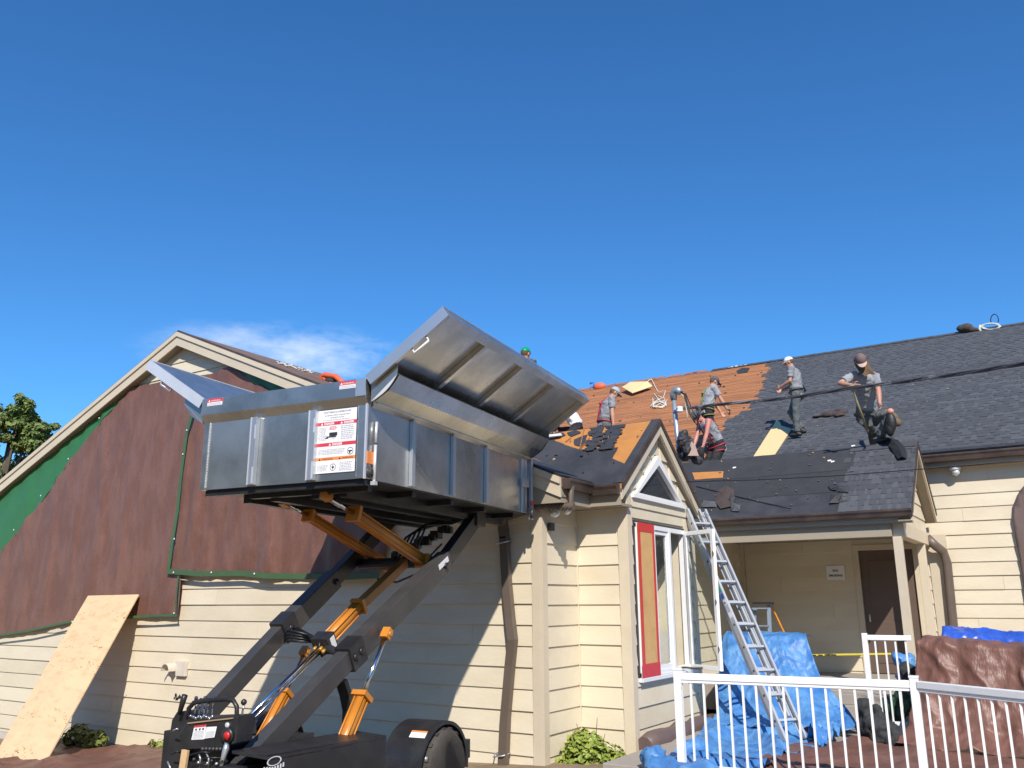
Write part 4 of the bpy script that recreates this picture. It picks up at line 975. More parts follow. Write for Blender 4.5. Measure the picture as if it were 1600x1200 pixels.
# lids
def lid(side, hx, hz, ox, oz, name):
    h0 = V((hx, hz)); o0 = V((ox, oz)); d = (o0 - h0).normalized(); L = (o0 - h0).length
    n = V((-d.y, d.x)) if side > 0 else V((d.y, -d.x))      # upward normal in the x'-z plane
    def q(s, k, y): p = h0 + d * s + n * k; return t(p.x, y, p.y)
    mb = MB()
    def bar(s0, s1, k0, k1, y0, y1): mb.prism([q(s0, k0, y0), q(s1, k0, y0), q(s1, k1, y0), q(s0, k1, y0)], TY * (y1 - y0))
    y0, y1 = -.04, BL + .04
    bar(0, L, 0, .012, y0, y1); li = mb.build(name, GALV, trailer)
    for (a, b, c, e) in ((0, L, y0, y0 + .035), (0, L, y1 - .035, y1), (0, .05, y0 + .036, y1 - .036), (L - .075, L, y0 + .036, y1 - .036)):
        mb = MB(); bar(a, b, -.075, -.001, c, e); mb.build('lid_flange', GALV, li, .003)
    mb = MB(); bar(-.0, L + .004, .0125, .018, y0 - .004, y0 + .012); bar(L - .02, L + .004, .0125, .018, y0, y1); bar(-.005, L, -.078, .018, y0 - .006, y0 - .0005); mb.build('lid_edge', GALVB if side < 0 else GALVT, li)
    for k in (1, 2, 3):
        yy = BL * k / 4; mb = MB(); bar(.06, L - .08, -.05, -.001, yy - .028, yy + .028); mb.build('lid_rib', GALVT if 0 else GALV, li, .003)
    mb = MB(); a_, b_ = q(L * .52, -.078, y0 + .02), q(L * .70, -.078, y0 + .02); dn = (q(0, -.05, 0) - q(0, 0, 0))
    mb.tube([a_, a_ + dn * .8, b_ + dn * .8, b_], .010, n=8); mb.build('handle', PAPER if side > 0 else GALVT, li)
    # curved end plates closing the gap under the lid
    for yy in (y0 + .042, y1 - .045):
        P = [q(.02, -.002, yy)]
        c0 = V((hx, hz - .20)); e0 = V((hx + side * .24, hz + .0))
        for k in range(11):
            s = k / 10; p = c0.lerp(e0, s) - V((0, 1)) * .0 + V((side * .72, -.55)).normalized() * .030 * math.sin(math.pi * s); P.append(t(p.x + side * .02, yy, p.y))
        P.append(q(L * .38, -.002, yy))
        mb = MB(); mb.prism(P, TY * .006); mb.build('curved_end_plate', GALV, li)
        mb = MB(); Q = P[1:12]
        for a_, b_ in zip(Q[:-1], Q[1:]): mb.prism([a_ + TY * -.003, b_ + TY * -.003, b_ + TY * .0, a_ + TY * 0], TY * .012)
        # pale unpainted crescent
        c1 = [P[1 + k].lerp(P[1].lerp(P[11], k / 10), 1.0) + (P[1] - P[11]).cross(TY).normalized() * side * .0 for k in range(11)]
        mc = MB(); mc.prism(P[1:12] + c1[::-1][1:-1], TY * -.004); mc.build('crescent_trim', mat('pale_zinc', (.66, .66, .64), .4, .2) if yy < 1 and side > 0 else GALV, li)
    def cur(s_): 
        p = V((hx, hz - .20)).lerp(V((hx + side * .24, hz + .0)), s_) + V((side * .72, -.55)).normalized() * .024 * math.sin(math.pi * s_); return V((p.x + side * .03, p.y))
    mb = MB(); K = [cur(q_) for q_ in (0, .5, 1)] + [cur(1) + V((-.06 * side, .035))]
    for a_, b_ in zip(K[:-1], K[1:]): mb.prism([t(a_.x, y0 + .07, a_.y), t(b_.x, y0 + .07, b_.y), t(b_.x - side * .006, y0 + .07, b_.y + .006), t(a_.x - side * .006, y0 + .07, a_.y + .006)], TY * (BL - .06))
    mb.build('curved_guard', GALV, li)
    return li
lid(1, .01, 3.335, .715, 3.815, 'side_lid')
lid(-1, -1.73, 3.32, -2.44, 3.765, 'side_lid')
# stickers on the front face
def sticker(name, x0, x1, z0, z1, yl, fn):
    W, Hh = x1 - x0, z1 - z0; mb = MB(); O = t(x0, yl, z0)
    def rect(u0, v0, u1, v1, M, k): o = O - TY * (.0006 * k); mb.prism([o + TX * (u0 * W) + TZ * (v0 * Hh), o + TX * (u1 * W) + TZ * (v0 * Hh), o + TX * (u1 * W) + TZ * (v1 * Hh), o + TX * (u0 * W) + TZ * (v1 * Hh)], -TY * .0004, M)
    def txt(s, u, v, sz, M, k=3, al='CENTER', bold=.0): text_mesh(s, sz * Hh, O + TX * (u * W) + TZ * (v * Hh) - TY * (.0006 * k + .0006), TX, TZ, M, mb, al, bold * Hh)
    def tri_(u, v, s, M, k=3):
        o = O - TY * (.0006 * k + .0006); mb.poly([o + TX * (u * W - s * Hh * .6) + TZ * (v * Hh), o + TX * (u * W + s * Hh * .6) + TZ * (v * Hh), o + TX * (u * W) + TZ * (v * Hh + s * Hh)], M)
    def lines(u0, u1, v0, v1, n, M=GREYP, k=2):
        for i in range(n):
            v = v1 - (v1 - v0) * (i + .5) / n; hh = (v1 - v0) / n * .28; a, b = u0 + random.uniform(0, .02), u1 - random.uniform(0, .06); u = a
            while u < b:
                e_ = min(b, u + random.uniform(.02, .07)); rect(u, v - hh, e_, v + hh, M, k); u = e_ + .012
    def ring(u, v, r, M, k=3):
        o = O + TX * (u * W) + TZ * (v * Hh) - TY * (.0006 * k)
        n = 20
        for i in range(n):
            a, b = 2 * math.pi * i / n, 2 * math.pi * (i + 1) / n; f = lambda an, rr: o + TX * (math.cos(an) * rr * Hh) + TZ * (math.sin(an) * rr * Hh)
            mb.poly([f(a, r), f(b, r), f(b, r * .86), f(a, r * .86)], M)
    fn(rect, txt, tri_, lines, ring); return mb.build(name, PAPER, box_)
c = [ty(497.5, 634, 0), ty(560, 626, 0), ty(492, 742, 0), ty(555, 737.5, 0)]
sx0, sx1 = (c[0][0] + c[2][0]) / 2, (c[1][0] + c[3][0]) / 2; sz1, sz0 = (c[0][2] + c[1][2]) / 2, (c[2][2] + c[3][2]) / 2
def big(rect, txt, tri_, lines, ring):
    rect(0, 0, 1, 1, NAVYP, 0); rect(.015, .012, .985, .912, PAPER, 1)
    txt('OPERATORS MANUAL', .5, .935, .05, PAPER, 2, bold=.003)
    txt('MUST READ & UNDERSTAND', .5, .865, .036, INK, 3); txt('the Operators Manual completely before', .5, .825, .026, INK, 3); txt('operating this machine', .5, .79, .026, INK, 3)
    lines(.12, .88, .755, .775, 1)
    rect(.015, .69, .985, .74, REDP, 2); txt('DANGER', .31, .70, .042, PAPER, 4, bold=.002); txt('DANGER', .80, .70, .042, PAPER, 4, bold=.002); tri_(.13, .698, .034, PAPER, 4); tri_(.62, .698, .034, PAPER, 4)
    rect(.555, .445, .56, .69, GREYP, 2); rect(.555, .012, .56, .20, GREYP, 2)
    lines(.04, .27, .47, .67, 10); lines(.31, .52, .62, .675, 3, REDP); lines(.6, .95, .47, .675, 8)
    rect(.32, .535, .52, .585, INK, 3); rect(.25, .515, .5, .532, INK, 3); ring(.43, .515, .022, INK, 4); rect(.22, .50, .30, .512, INK, 3)
    rect(.015, .39, .985, .44, REDP, 2); txt('DANGER', .53, .40, .042, PAPER, 4, bold=.002); tri_(.35, .398, .034, PAPER, 4)
    lines(.05, .74, .27, .35, 4); ring(.86, .30, .052, INK); rect(.81, .292, .91, .310, INK, 3); rect(.835, .265, .865, .292, INK, 3)
    rect(.015, .19, .985, .235, ORP, 2); txt('WARNING', .30, .197, .038, INK, 4); txt('WARNING', .80, .197, .038, INK, 4); tri_(.11, .195, .03, INK, 4); tri_(.61, .195, .03, INK, 4)
    lines(.04, .34, .04, .13, 5); ring(.45, .09, .05, INK); rect(.42, .08, .48, .10, INK, 3); rect(.44, .06, .455, .12, INK, 3); lines(.6, .95, .03, .16, 6)
sticker('warning_label', sx0, sx1, sz0, sz1, -.002, big)
def small(rect, txt, tri_, lines, ring):
    rect(0, 0, 1, 1, PAPER, 1); rect(0, .5, 1, 1, REDP, 2); txt('WARNING', .56, .58, .36, PAPER, 4); tri_(.13, .58, .3, PAPER, 4); lines(.05, .95, .05, .42, 2)
for (pa, pb2) in (((324.5, 631), (347, 636)), ((531, 600), (556, 606))):
    a_ = ty(pa[0], pa[1], -.05)[0]; b_ = ty(pb2[0], pb2[1], -.05)[0]
    sticker('warning_label', a_, b_, 3.255 + (.0), 3.318, -.0515, small)
# subframe below the box
mb = MB()
tbox(mb, (BX0 + .03, .03, BZ0 - .05), (-.02, .10, BZ0 - .002)); tbox(mb, (BX0 + .45, .12, BZ0 - .085), (-.05, .18, BZ0 - .002))
for x in (-1.35, -1.05, -.62, -.34): tbox(mb, (x - .04, .19, BZ0 - .11), (x + .04, BL - .05, BZ0 - .002))
for y in (.8, 1.5, 2.2, 2.9): tbox(mb, (BX0 + .05, y, BZ0 - .06), (-.05, y + .06, BZ0 - .003))
tbox(mb, (BX0 + .02, .11, BZ0 - .012), (-.005, BL - .01, BZ0 - .001))
mb.build('subframe', BLACK, trailer, .003)
# arms
def tb_(mb, a, b, wd, hg): mb.beam(t(*a), t(*b), wd, hg, None, up=TZ)
def along(p, q, s): return tuple(p[i] + (q[i] - p[i]) * s for i in range(3))
for xl, low, m1, m2, top in ((-.30, (-.86, .49), (.30, 1.15), (1.85, 1.965), (2.50, 2.43)), (-1.40, (-.22, .60), (.82, 1.325), (1.56, 1.80), (2.60, 2.50))):
    P = [(xl, a, b) for a, b in (low, m1, m2, top)]
    mb = MB(); tb_(mb, P[0], along(P[0], P[1], 1.04), .11, .155); arm = mb.build('lift_arm', DARKST, trailer, .006)
    mb = MB(); tb_(mb, along(P[0], P[1], .97), P[2], .13, .185); mb.build('outer_sleeve', DARKST, arm, .006)
    mb = MB(); tb_(mb, P[2], P[3], .10, .15); mb.obox(t(*P[3]), TX * .07, TY * .10, TZ * .09); mb.build('inner_beam', BLACK, arm, .006)
    mb = MB(); c_ = along(P[0], P[1], 1.0); d_ = (t(*P[2]) - t(*P[1])).normalized(); u_ = TX.cross(d_)
    mb.obox(t(*c_) + d_ * .05, TX * .075, d_ * .10, u_ * .105); mb.build('pivot_collar', BLACK, arm, .006)
    mb = MB()
    for s in (.0, .05, .93): mb.lathe(t(*along(P[1], P[2], s)) + TX * .066, TX, [(0, .03), (.02, .03), (.021, 0)], n=8)
    mb.build('bolt', BLACK, arm)
mb = MB()
c_ = tx(735, 858, -.3); d_ = (t(-.3, 1.85, 1.965) - t(-.3, .3, 1.15)).normalized(); u_ = TX.cross(d_)
q_ = t(-.3 + .07, 1.70, 1.93); mb.obox(q_, TX * .002, d_ * .10, u_ * .025); mb.build('arm_label', PAPER, trailer)
mb = MB(); mb.tube([t(-1.34, 1.92, 1.95), t(-.36, 1.98, 1.96)], .055); mb.build('cross_tube', BLACK, trailer); mb = MB(); mb.tube([t(-1.34, .95, 1.32), t(-.36, .42, 1.12)], .035); mb.build('cross_tube', BLACK, trailer)
def hose(pts, r=.012, name='hydraulic_hose', M=None, par=None):
    mb = MB(); mb.tube(pts, r, n=6); return mb.build(name, M or HOSE, par or trailer)
for k in range(5):
    a0 = t(-.95 + .06 * k, 1.9, 1.96); hose([a0, a0 + V((.1, .1, .25 + .03 * k)), t(-.8 + .08 * k, 2.3, 2.36), t(-.7 + .06 * k, 2.5, 2.42)])
for k in range(4): hose([t(-.95, .62 + k * .02, 1.30 - .02 * k), t(-1.15, .6, 1.34 - .03 * k), t(-1.33, .78, 1.28 - .02 * k)])
for xl, ps in ((-1.0, ((620, 862), (640, 880), (668, 873), (690, 850))), (-.9, ((590, 905), (620, 910), (660, 893), (680, 872))), (-.8, ((512, 1003), (514, 1018), (503, 1025), (498, 1015), (500, 1002)))):
    hose([on_p(x, y, TO + TX * xl, TX) for x, y in ps])
mb = MB(); tbox(mb, (-.42, -.98, -.0), (-.18, -.70, .55)); mb.build('pivot_stand', BLACK, trailer, .006); mb = MB(); tbox(mb, (-1.52, -.35, 0), (-1.28, -.1, .62)); mb.build('pivot_stand', BLACK, trailer, .006)
mb = MB(); P = [on_p(x, y, TO + TX * -1.15, TX) for x, y in ((533, 1063), (540, 1085), (545, 1110), (543, 1150))]
for a_, b_ in zip(P[:-1], P[1:]): mb.beam(a_, b_ + (b_ - a_) * .1, .05, .11, None, up=TX)
mb.build('cable_guide', BLACK, trailer); mb = MB()
for k in range(30):
    s = k / 29; mb.obox(t(-1.0 + .35 * s, 2.05 + .5 * s, 2.02 + .33 * s) + V((random.uniform(-.03, .03), 0, random.uniform(-.03, .03))), TX * .035, TY * .03, TZ * .03)
mb.build('cable_carrier', BLACK, trailer)
# hydraulic cylinders
def cylinder(a, k, b, r, rr, label=None, square=True):
    """rod from a to k, barrel from k to b (local coordinates)"""
    A, K, B = t(*a), t(*k), t(*b); d = (B - K).normalized(); s = d.cross(TX).normalized(); s2 = d.cross(s)
    mb = MB(); mb.obox((K + B) / 2, (B - K) / 2, s * r * .55, s2 * r * .55); mb.tube([K, B], r * .80, n=16)
    for q in (K, B): mb.obox(q, d * .02, s * r * 1.15, s2 * r * 1.15)
    for i in (-1, 1):
        for j in (-1, 1): mb.tube([K + (s * i + s2 * j) * r * .68, B + (s * i + s2 * j) * r * .68], r * .15, n=6)
    cy = mb.build('hydraulic_cylinder', ORANGE, trailer); 
    mb = MB(); mb.tube([A, K], rr, n=12); mb.build('rod', CHROME, cy)
    mb = MB(); mb.obox(A, d * .045, s * .03, s2 * .035); mb.lathe(A - TX * .05, TX, [(0, .02), (.1, .02)]); mb.build('clevis', ORANGE, cy)
    return cy
cylinder(tx(510, 776, -.48), tx(553, 803, -.48), tx(660, 876, -.48), .058, .022)
cylinder(tx(445, 786, -1.22), tx(482, 806, -1.22), tx(608, 884, -1.22), .050, .020)
cylinder(tx(604, 990, -.17), tx(566, 1088, -.17), tx(520, 1200, -.17), .056, .018)
cylinder(tx(476, 1018, -1.52), tx(446, 1083, -1.52), tx(405, 1160, -1.52), .050, .016)
# central ram: twin chrome rods, bright orange barrel, duller rear half
a_, k_, m_2, b_ = tx(372, 1137, -.80), tx(510, 1001, -.80), tx(561, 947, -.80), tx(640, 872, -.80)
cy = cylinder(a_, k_, m_2, .060, .016)
mb = MB(); mb.tube([t(*a_) + V((.0, .03, -.03)), t(*k_) + V((0, .03, -.03))], .010, n=8); mb.build('second_rod', CHROME, cy)
mb = MB(); mb.beam(t(*m_2), t(*b_), .085, .085); mb.build('rear_barrel', mat('dull_orange_paint', (.36, .14, .03), .45, var=.2), cy, .004)
mb = MB(); d = (t(*m_2) - t(*k_)).normalized(); mb.obox(t(*k_) - d * .03, d * .06, TX * .085, d.cross(TX) * .075); mb.build('valve_block', BLACK, cy, .004)
mb = MB(); mb.obox(t(*k_) - d * .02 + TX * .087, d * .03, TX * .002, d.cross(TX) * .05); mb.build('valve_label', PAPER, cy)
mb = MB()
for j in range(4): mb.lathe(t(*k_) - d * .10 + TX * (-.04 + .03 * j) + V((0, 0, -.02 * (j % 2))), -d, [(0, .016), (.03, .016), (.035, .01)], n=8)
mb.build('fitting', mat('brass_fitting', (.65, .35, .06), .3, .3), cy)
# chassis
GT = ground_z(-4.9, 6.2)
WY, WZ, WR = 1.25, GT + .325, .325
mb = MB()
for x in (-.28, -1.42): tbox(mb, (x - .05, -1.9, .02), (x + .05, 1.75, .15))
for y in (-1.6, -.3, .7, 1.6): tbox(mb, (-1.37, y, .03), (-.33, y + .08, .14))
tbox(mb, (-1.9, WY - .03, WZ - .03), (.05, WY + .03, WZ + .03))
tbox(mb, (-.22, 1.66, .20), (.02, 1.80, .36))
chas = mb.build('chassis', BLACK, trailer, .004)
mb = MB(); e1, e2 = t(*tx(420, 1183, .06)), t(*tx(604, 1149, .06)); mb.prism([e1, e2, e2 - TX * .30 + TZ * .02, e1 - TX * .30 + TZ * .02], TZ * -.02); mb.prism([e1 - TZ * .022, e2 - TZ * .022, V((e2.x, e2.y, -.1)), V((e1.x, e1.y, -.1))], TX * -.01); mb.prism([e1 - TX * .02 + TZ * .003, e1 - TX * .12 + TZ * .003, e2 - TX * .12 - TY * .25 + TZ * .0, e2 - TX * .02 - TY * .25 + TZ * .0], TZ * .012)
dp = mb.build('deck_plate', BLACK, trailer, .003)
p0 = on_p(428, 1193, TO + TX * .06, TX); mb = MB()
for k in range(16):
    a0, a1 = 2 * math.pi * k / 16, 2 * math.pi * (k + 1) / 16; f = lambda an, r: t(.062, tl_(p0)[1] + math.cos(an) * .07 * r, p0.z + .015 + math.sin(an) * .028 * r)
    mb.poly([f(a0, 1), f(a1, 1), f(a1, .82), f(a0, .82)])
for k in range(8): y = tl_(p0)[1] - .1 + .026 * k; z = p0.z - .045 + .012 * abs(k - 3.5) / 3.5 - .0; mb.poly([t(.062, y, z), t(.062, y + .016, z), t(.062, y + .016, z + .026), t(.062, y, z + .026)])
mb.build('badge', PAPER, dp)
def wheel_set(x0, x1, sgn):
    cx = (x0 + x1) / 2; c = t(cx, WY, WZ); hw = (x1 - x0) / 2
    mb = MB(); prof = [(-hw, WR * .62), (-hw, WR * .90), (-hw * .75, WR * .985), (-hw * .3, WR), (hw * .3, WR), (hw * .75, WR * .985), (hw, WR * .90), (hw, WR * .62)]
    mb.lathe(c, TX, prof, None, 40); tyre = mb.build('tyre', RUBBER, None)
    mb = MB(); mb.lathe(c, TX, [(-hw * .8, WR * .62), (hw * .55, WR * .62), (hw * .6, WR * .58), (hw * .3, WR * .5), (hw * .35, WR * .2), (hw * .8, WR * .19), (hw * .85, 0)], None, 28)
    wh = mb.build('wheel', DARKST, trailer); adopt(tyre, wh)
    mb = MB()
    for k in range(34):
        a = 2 * math.pi * k / 34; rd = TY * math.cos(a) + TZ * math.sin(a)
        mb.obox(c + rd * WR * 1.0 + TX * (.4 * hw * (k % 2 * 2 - 1)), TX * hw * .4, rd * .006, rd.cross(TX) * .018)
    mb.build('tread', RUBBER, wh)
    # fender arch
    f0, f1 = x0 - .13 * (sgn > 0) - .05, x1 - .035; R1 = WR + .085; mb = MB(); n = 22; A0, A1 = R_(-8), R_(188)
    for k in range(n):
        a, b = A0 + (A1 - A0) * k / n, A0 + (A1 - A0) * (k + 1) / n
        f = lambda an, r, x: t(x, WY + math.cos(an) * r * (1.04), WZ + math.sin(an) * r * (.93))
        mb.prism([f(a, R1, f0), f(b, R1, f0), f(b, R1 - .008, f0), f(a, R1 - .008, f0)], TX * (f1 - f0))
        mb.prism([f(a, R1 - .008, f1 - .006 if sgn > 0 else f0), f(b, R1 - .008, f1 - .006 if sgn > 0 else f0), f(b, R1 - .03, f1 - .006 if sgn > 0 else f0), f(a, R1 - .03, f1 - .006 if sgn > 0 else f0)], TX * .006)
    fe = mb.build('fender', BLACK, trailer, 0)
    a = R_(128); rd = TY * math.cos(a) * 1.04 + TZ * math.sin(a) * .93; tn = TX.cross(rd).normalized()
    o = t(cx - .03, WY, WZ) + rd * (R1 + .004); mb = MB(); mb.obox(o, TX * .075, tn * .035, rd * .0015, PAPER); mb.obox(o + tn * .026 * (1 if tn.z > 0 else -1), TX * .075, tn * .009, rd * .002, ORP)
    for k in range(3): mb.obox(o - tn * (.004 + .01 * k) * (1 if tn.z > 0 else -1), TX * .06, tn * .002, rd * .002, GREYP)
    mb.build('fender_label', PAPER, fe)
wheel_set(-.13, .10, 1); wheel_set(-1.93, -1.70, -1)
mb = MB(); mb.lathe(t(.125, WY - .43, WZ + .15), TX, [(0, .02), (.012, .018), (.016, 0)], n=8); mb.build('bolt', GALVT, chas)
# control station near the hitch end
YP = -.95
def c2(px, py, yl=YP): return t(*ty(px, py, yl))
def quadbox(mb, pts, dep, M=None, yl=YP): mb.prism([c2(x, y, yl) for x, y in pts], TY * dep, M)
mb = MB(); quadbox(mb, [(294, 1122), (372, 1119), (368, 1162), (345, 1168), (284, 1172), (280, 1150)], .16); quadbox(mb, [(270, 1160), (355, 1165), (352, 1225), (262, 1225)], .3, None, YP + .1)
cp_ = mb.build('control_panel', BLACK, trailer, .006)
mb = MB(); quadbox(mb, [(262, 1165), (268, 1125), (276, 1112), (290, 1112), (294, 1122), (288, 1165), (284, 1225), (258, 1225)], .14, None, YP + .04); quadbox(mb, [(345, 1160), (420, 1160), (420, 1230), (345, 1230)], .5, None, YP + .3); quadbox(mb, [(366, 1125), (384, 1122), (386, 1150), (366, 1152)], .1, None, YP + .1)
mb.build('engine_cover', BLACK, trailer, .008)
mb = MB(); mb.tube([c2(x, y, YP + .02) for x, y in ((294, 1124), (295, 1107), (303, 1098), (315, 1095), (355, 1092), (365, 1095), (370, 1104), (370, 1116), (366, 1128))], .016, n=8); mb.build('handle_bar', BLACK, cp_)
mb = MB(); mb.tube([c2(280, 1116), c2(286, 1095), c2(289, 1086)], [.014, .020, .020]); mb.build('parking_lever', BLACK, cp_)
for (x, k) in ((303, 0), (310, 1), (317, 2), (323, 3), (330, 4)):
    mb = MB(); mb.tube([c2(x, 1124, YP + .05), c2(x + 2, 1108 - (k % 2) * 2, YP + .03)], .005, CHROME, n=6); mb.tube([c2(x + 2, 1108, YP + .03), c2(x + 3, 1095 + (k % 2) * 3, YP + .02)], .0045, CHROME, n=6); mb.lathe(c2(x + 3, 1097 + (k % 2) * 3, YP + .02), TZ, [(0, .006), (.01, .012), (.03, .012), (.038, .006)], BLACK, 8); mb.build('valve_lever', CHROME, cp_)
mb = MB()
for k in range(9): mb.lathe(c2(300 + 4.2 * k, 1118 + (k * 7) % 5, YP + .01), -TY, [(0, .01), (.02, .01), (.022, 0)], CHROME, 7)
mb.beam(c2(294, 1130, YP - .005), c2(364, 1122, YP - .005), .012, .008, mat('worn_edge', (.35, .25, .15), .5)); mb.build('valve_bank', CHROME, cp_)
mb = MB(); mb.tube([c2(377, 1128, YP + .1), c2(379, 1112, YP + .1), c2(381, 1100, YP + .1)], .007, CHROME, n=6); cc = c2(381, 1097, YP + .1); mb.lathe(cc - TZ * .02, TZ, [(0, .006), (.008, .017), (.02, .021), (.032, .017), (.04, .005)], BLACK, 12); mb.lathe(c2(376, 1138, YP + .1), TZ, [(0, .04), (.015, .032), (.02, .038), (.035, .028), (.04, .032), (.055, .02), (.06, .01)], HOSE, 12); mb.build('joystick', BLACK, cp_)
for (q, M2) in (([(304, 1134), (323, 1132), (319, 1155), (299, 1156)], REDP), ([(323, 1136), (339, 1135), (335, 1152), (319, 1154)], NAVYP)):
    mb = MB(); P = [c2(x, y, YP - .002) for x, y in q]; mb.prism(P, TY * -.001, PAPER)
    if M2 == REDP: mb.prism([P[0], P[1], P[1].lerp(P[2], .14), P[0].lerp(P[3], .14)], TY * -.002, M2)
    for k in range(6):
        s = .42 + k * .09; mb.prism([P[0].lerp(P[3], s) .lerp(P[1].lerp(P[2], s), .08), P[0].lerp(P[3], s).lerp(P[1].lerp(P[2], s), .9), P[0].lerp(P[3], s + .035).lerp(P[1].lerp(P[2], s + .035), .9), P[0].lerp(P[3], s + .035).lerp(P[1].lerp(P[2], s + .035), .08)], TY * -.002, GREYP)
    if M2 == REDP:
        for u in (.15, .45, .72): mb.prism([P[0].lerp(P[3], .22).lerp(P[1].lerp(P[2], .22), u), P[0].lerp(P[3], .22).lerp(P[1].lerp(P[2], .22), u + .14), P[0].lerp(P[3], .36).lerp(P[1].lerp(P[2], .36), u + .12), P[0].lerp(P[3], .36).lerp(P[1].lerp(P[2], .36), u)], TY * -.002, INK)
    mb.build('instruction_label', PAPER, cp_)
mb = MB(); mb.lathe(c2(357, 1149, YP - .0), -TY, [(0, .05), (.02, .05), (.022, .038), (.03, .03)], BLACK, 16); mb.lathe(c2(357, 1149, YP - .03), -TY, [(0, .018), (.015, .026), (.022, .024), (.025, 0)], RED, 14); mb.build('stop_button', RED, cp_)
mb = MB(); mb.tube([c2(355, 1158, YP - .01), c2(353, 1170, YP - .03), c2(347, 1190, YP - .02), c2(344, 1215, YP)], [.012, .022, .014, .014], GALVT); mb.lathe(c2(356, 1133, YP), -TY, [(0, .018), (.01, .018), (.015, .008)], GALVB, 10); mb.build('jack_handle', GALVT, cp_)
for (a0, b0_) in (((296, 1180), (330, 1176)), ((300, 1190), (345, 1184)), ((310, 1176), (312, 1200)), ((322, 1176), (326, 1200)), ((268, 1178), (282, 1176)), ((262, 1190), (266, 1215)), ((270, 1142), (280, 1141)), ((300, 1198), (330, 1196))):
    hose([c2(*a0, YP - .03), c2((a0[0] + b0_[0]) / 2 + 2, (a0[1] + b0_[1]) / 2 - 3, YP - .06), c2(*b0_, YP - .03)], .006, 'hose', GALVT if (a0[0] % 4) else HOSE, cp_)
for k in range(7):
    mb = MB(); mb.lathe(c2(305 + 7 * k, 1186 + (k * 5) % 9, YP - .03), -TY, [(0, .010), (.015, .010), (.02, .004)], GALVT if k % 2 else DARKST, 8); mb.build('fitting', GALVT, cp_)
for k in range(6):
    mb = MB(); x = 318 + k * 5.5; mb.lathe(c2(x, 1170, YP - .0), -TY, [(0, .012), (.015, .012), (.017, 0)], DARKST, 8); mb.build('bolt', DARKST, cp_)
mb = MB(); mb.beam(c2(290, 1172, YP - .12), c2(282, 1225, YP - .12), .05, .02, None, up=TY); tag(mb.build('wooden_stake', PLYN), 'short pale wooden stake standing before the trailer controls', 'wood stake')
# ------------------------------------------------------------------ people
def remesh(name, mb, M, parent, vox=.012, it=4, smooth_f=.5):
    me = bpy.data.meshes.new(name); me.from_pydata([tuple(v) for v in mb.v], [], mb.f)
    bm = bmesh.new(); bm.from_mesh(me); bmesh.ops.recalc_face_normals(bm, faces=bm.faces); bm.to_mesh(me); bm.free()
    o = bpy.data.objects.new(name, me); COL.objects.link(o)
    r = o.modifiers.new('r', 'REMESH'); r.mode = 'VOXEL'; r.voxel_size = vox; r.use_smooth_shade = True
    s = o.modifiers.new('s', 'SMOOTH'); s.iterations = it; s.factor = smooth_f
    dg = bpy.context.evaluated_depsgraph_get(); nm = bpy.data.meshes.new_from_object(o.evaluated_get(dg)); nm.name = name
    bpy.data.objects.remove(o); bpy.data.meshes.remove(me)
    nm.materials.clear(); nm.materials.append(M); nm.polygons.foreach_set('use_smooth', [True] * len(nm.polygons))
    if name in ('shirt', 'trousers'):
        nrs = [V(v_.normal) for v_ in nm.vertices]
        for v_, nr in zip(nm.vertices, nrs):
            n1 = 1 - min(1, abs(noise.noise(v_.co * 7.5 + V((3, 1, 0)))) * 3); v_.co += nr * (.013 * n1 * n1 + .008 * fbm(v_.co * 12, 1, 3) - .003)
    o = bpy.data.objects.new(name, nm); COL.objects.link(o); adopt(o, parent); return o
def loft(mb, secs, n=16):
    """secs: (centre, half axis a, half axis b)"""
    base = len(mb.v)
    for c, a, b in secs:
        for j in range(n):
            t_ = 2 * math.pi * j / n; mb.v.append(V(c) + V(a) * math.cos(t_) + V(b) * math.sin(t_))
    for i in range(len(secs) - 1):
        for j in range(n):
            mb.f.append([base + i * n + j, base + i * n + (j + 1) % n, base + (i + 1) * n + (j + 1) % n, base + (i + 1) * n + j]); mb.m.append(0)
    mb.f.append([base + j for j in range(n)][::-1]); mb.f.append([base + (len(secs) - 1) * n + j for j in range(n)]); mb.m += [0, 0]
def ball(mb, c, rx, ry, rz, ax=None, ay=None, az=None, n=14):
    ax = V(ax or (1, 0, 0)); ay = V(ay or (0, 1, 0)); az = V(az or (0, 0, 1)); S_ = []
    for k in range(9):
        f = -math.cos(math.pi * (k + .25) / 8.5); r = math.sqrt(max(.001, 1 - f * f)); S_.append((V(c) + az * rz * f, ax * rx * r, ay * ry * r))
    loft(mb, S_, n)
def ik(a, b, l1, l2, hint):
    a, b = V(a), V(b); d = b - a; L = min(d.length, (l1 + l2) * .999); u = d.normalized()
    x = (l1 * l1 - l2 * l2 + L * L) / (2 * L); h = math.sqrt(max(0, l1 * l1 - x * x)); hv = V(hint); hv = (hv - u * hv.dot(u)).normalized()
    return a + u * x + hv * h, a + u * L
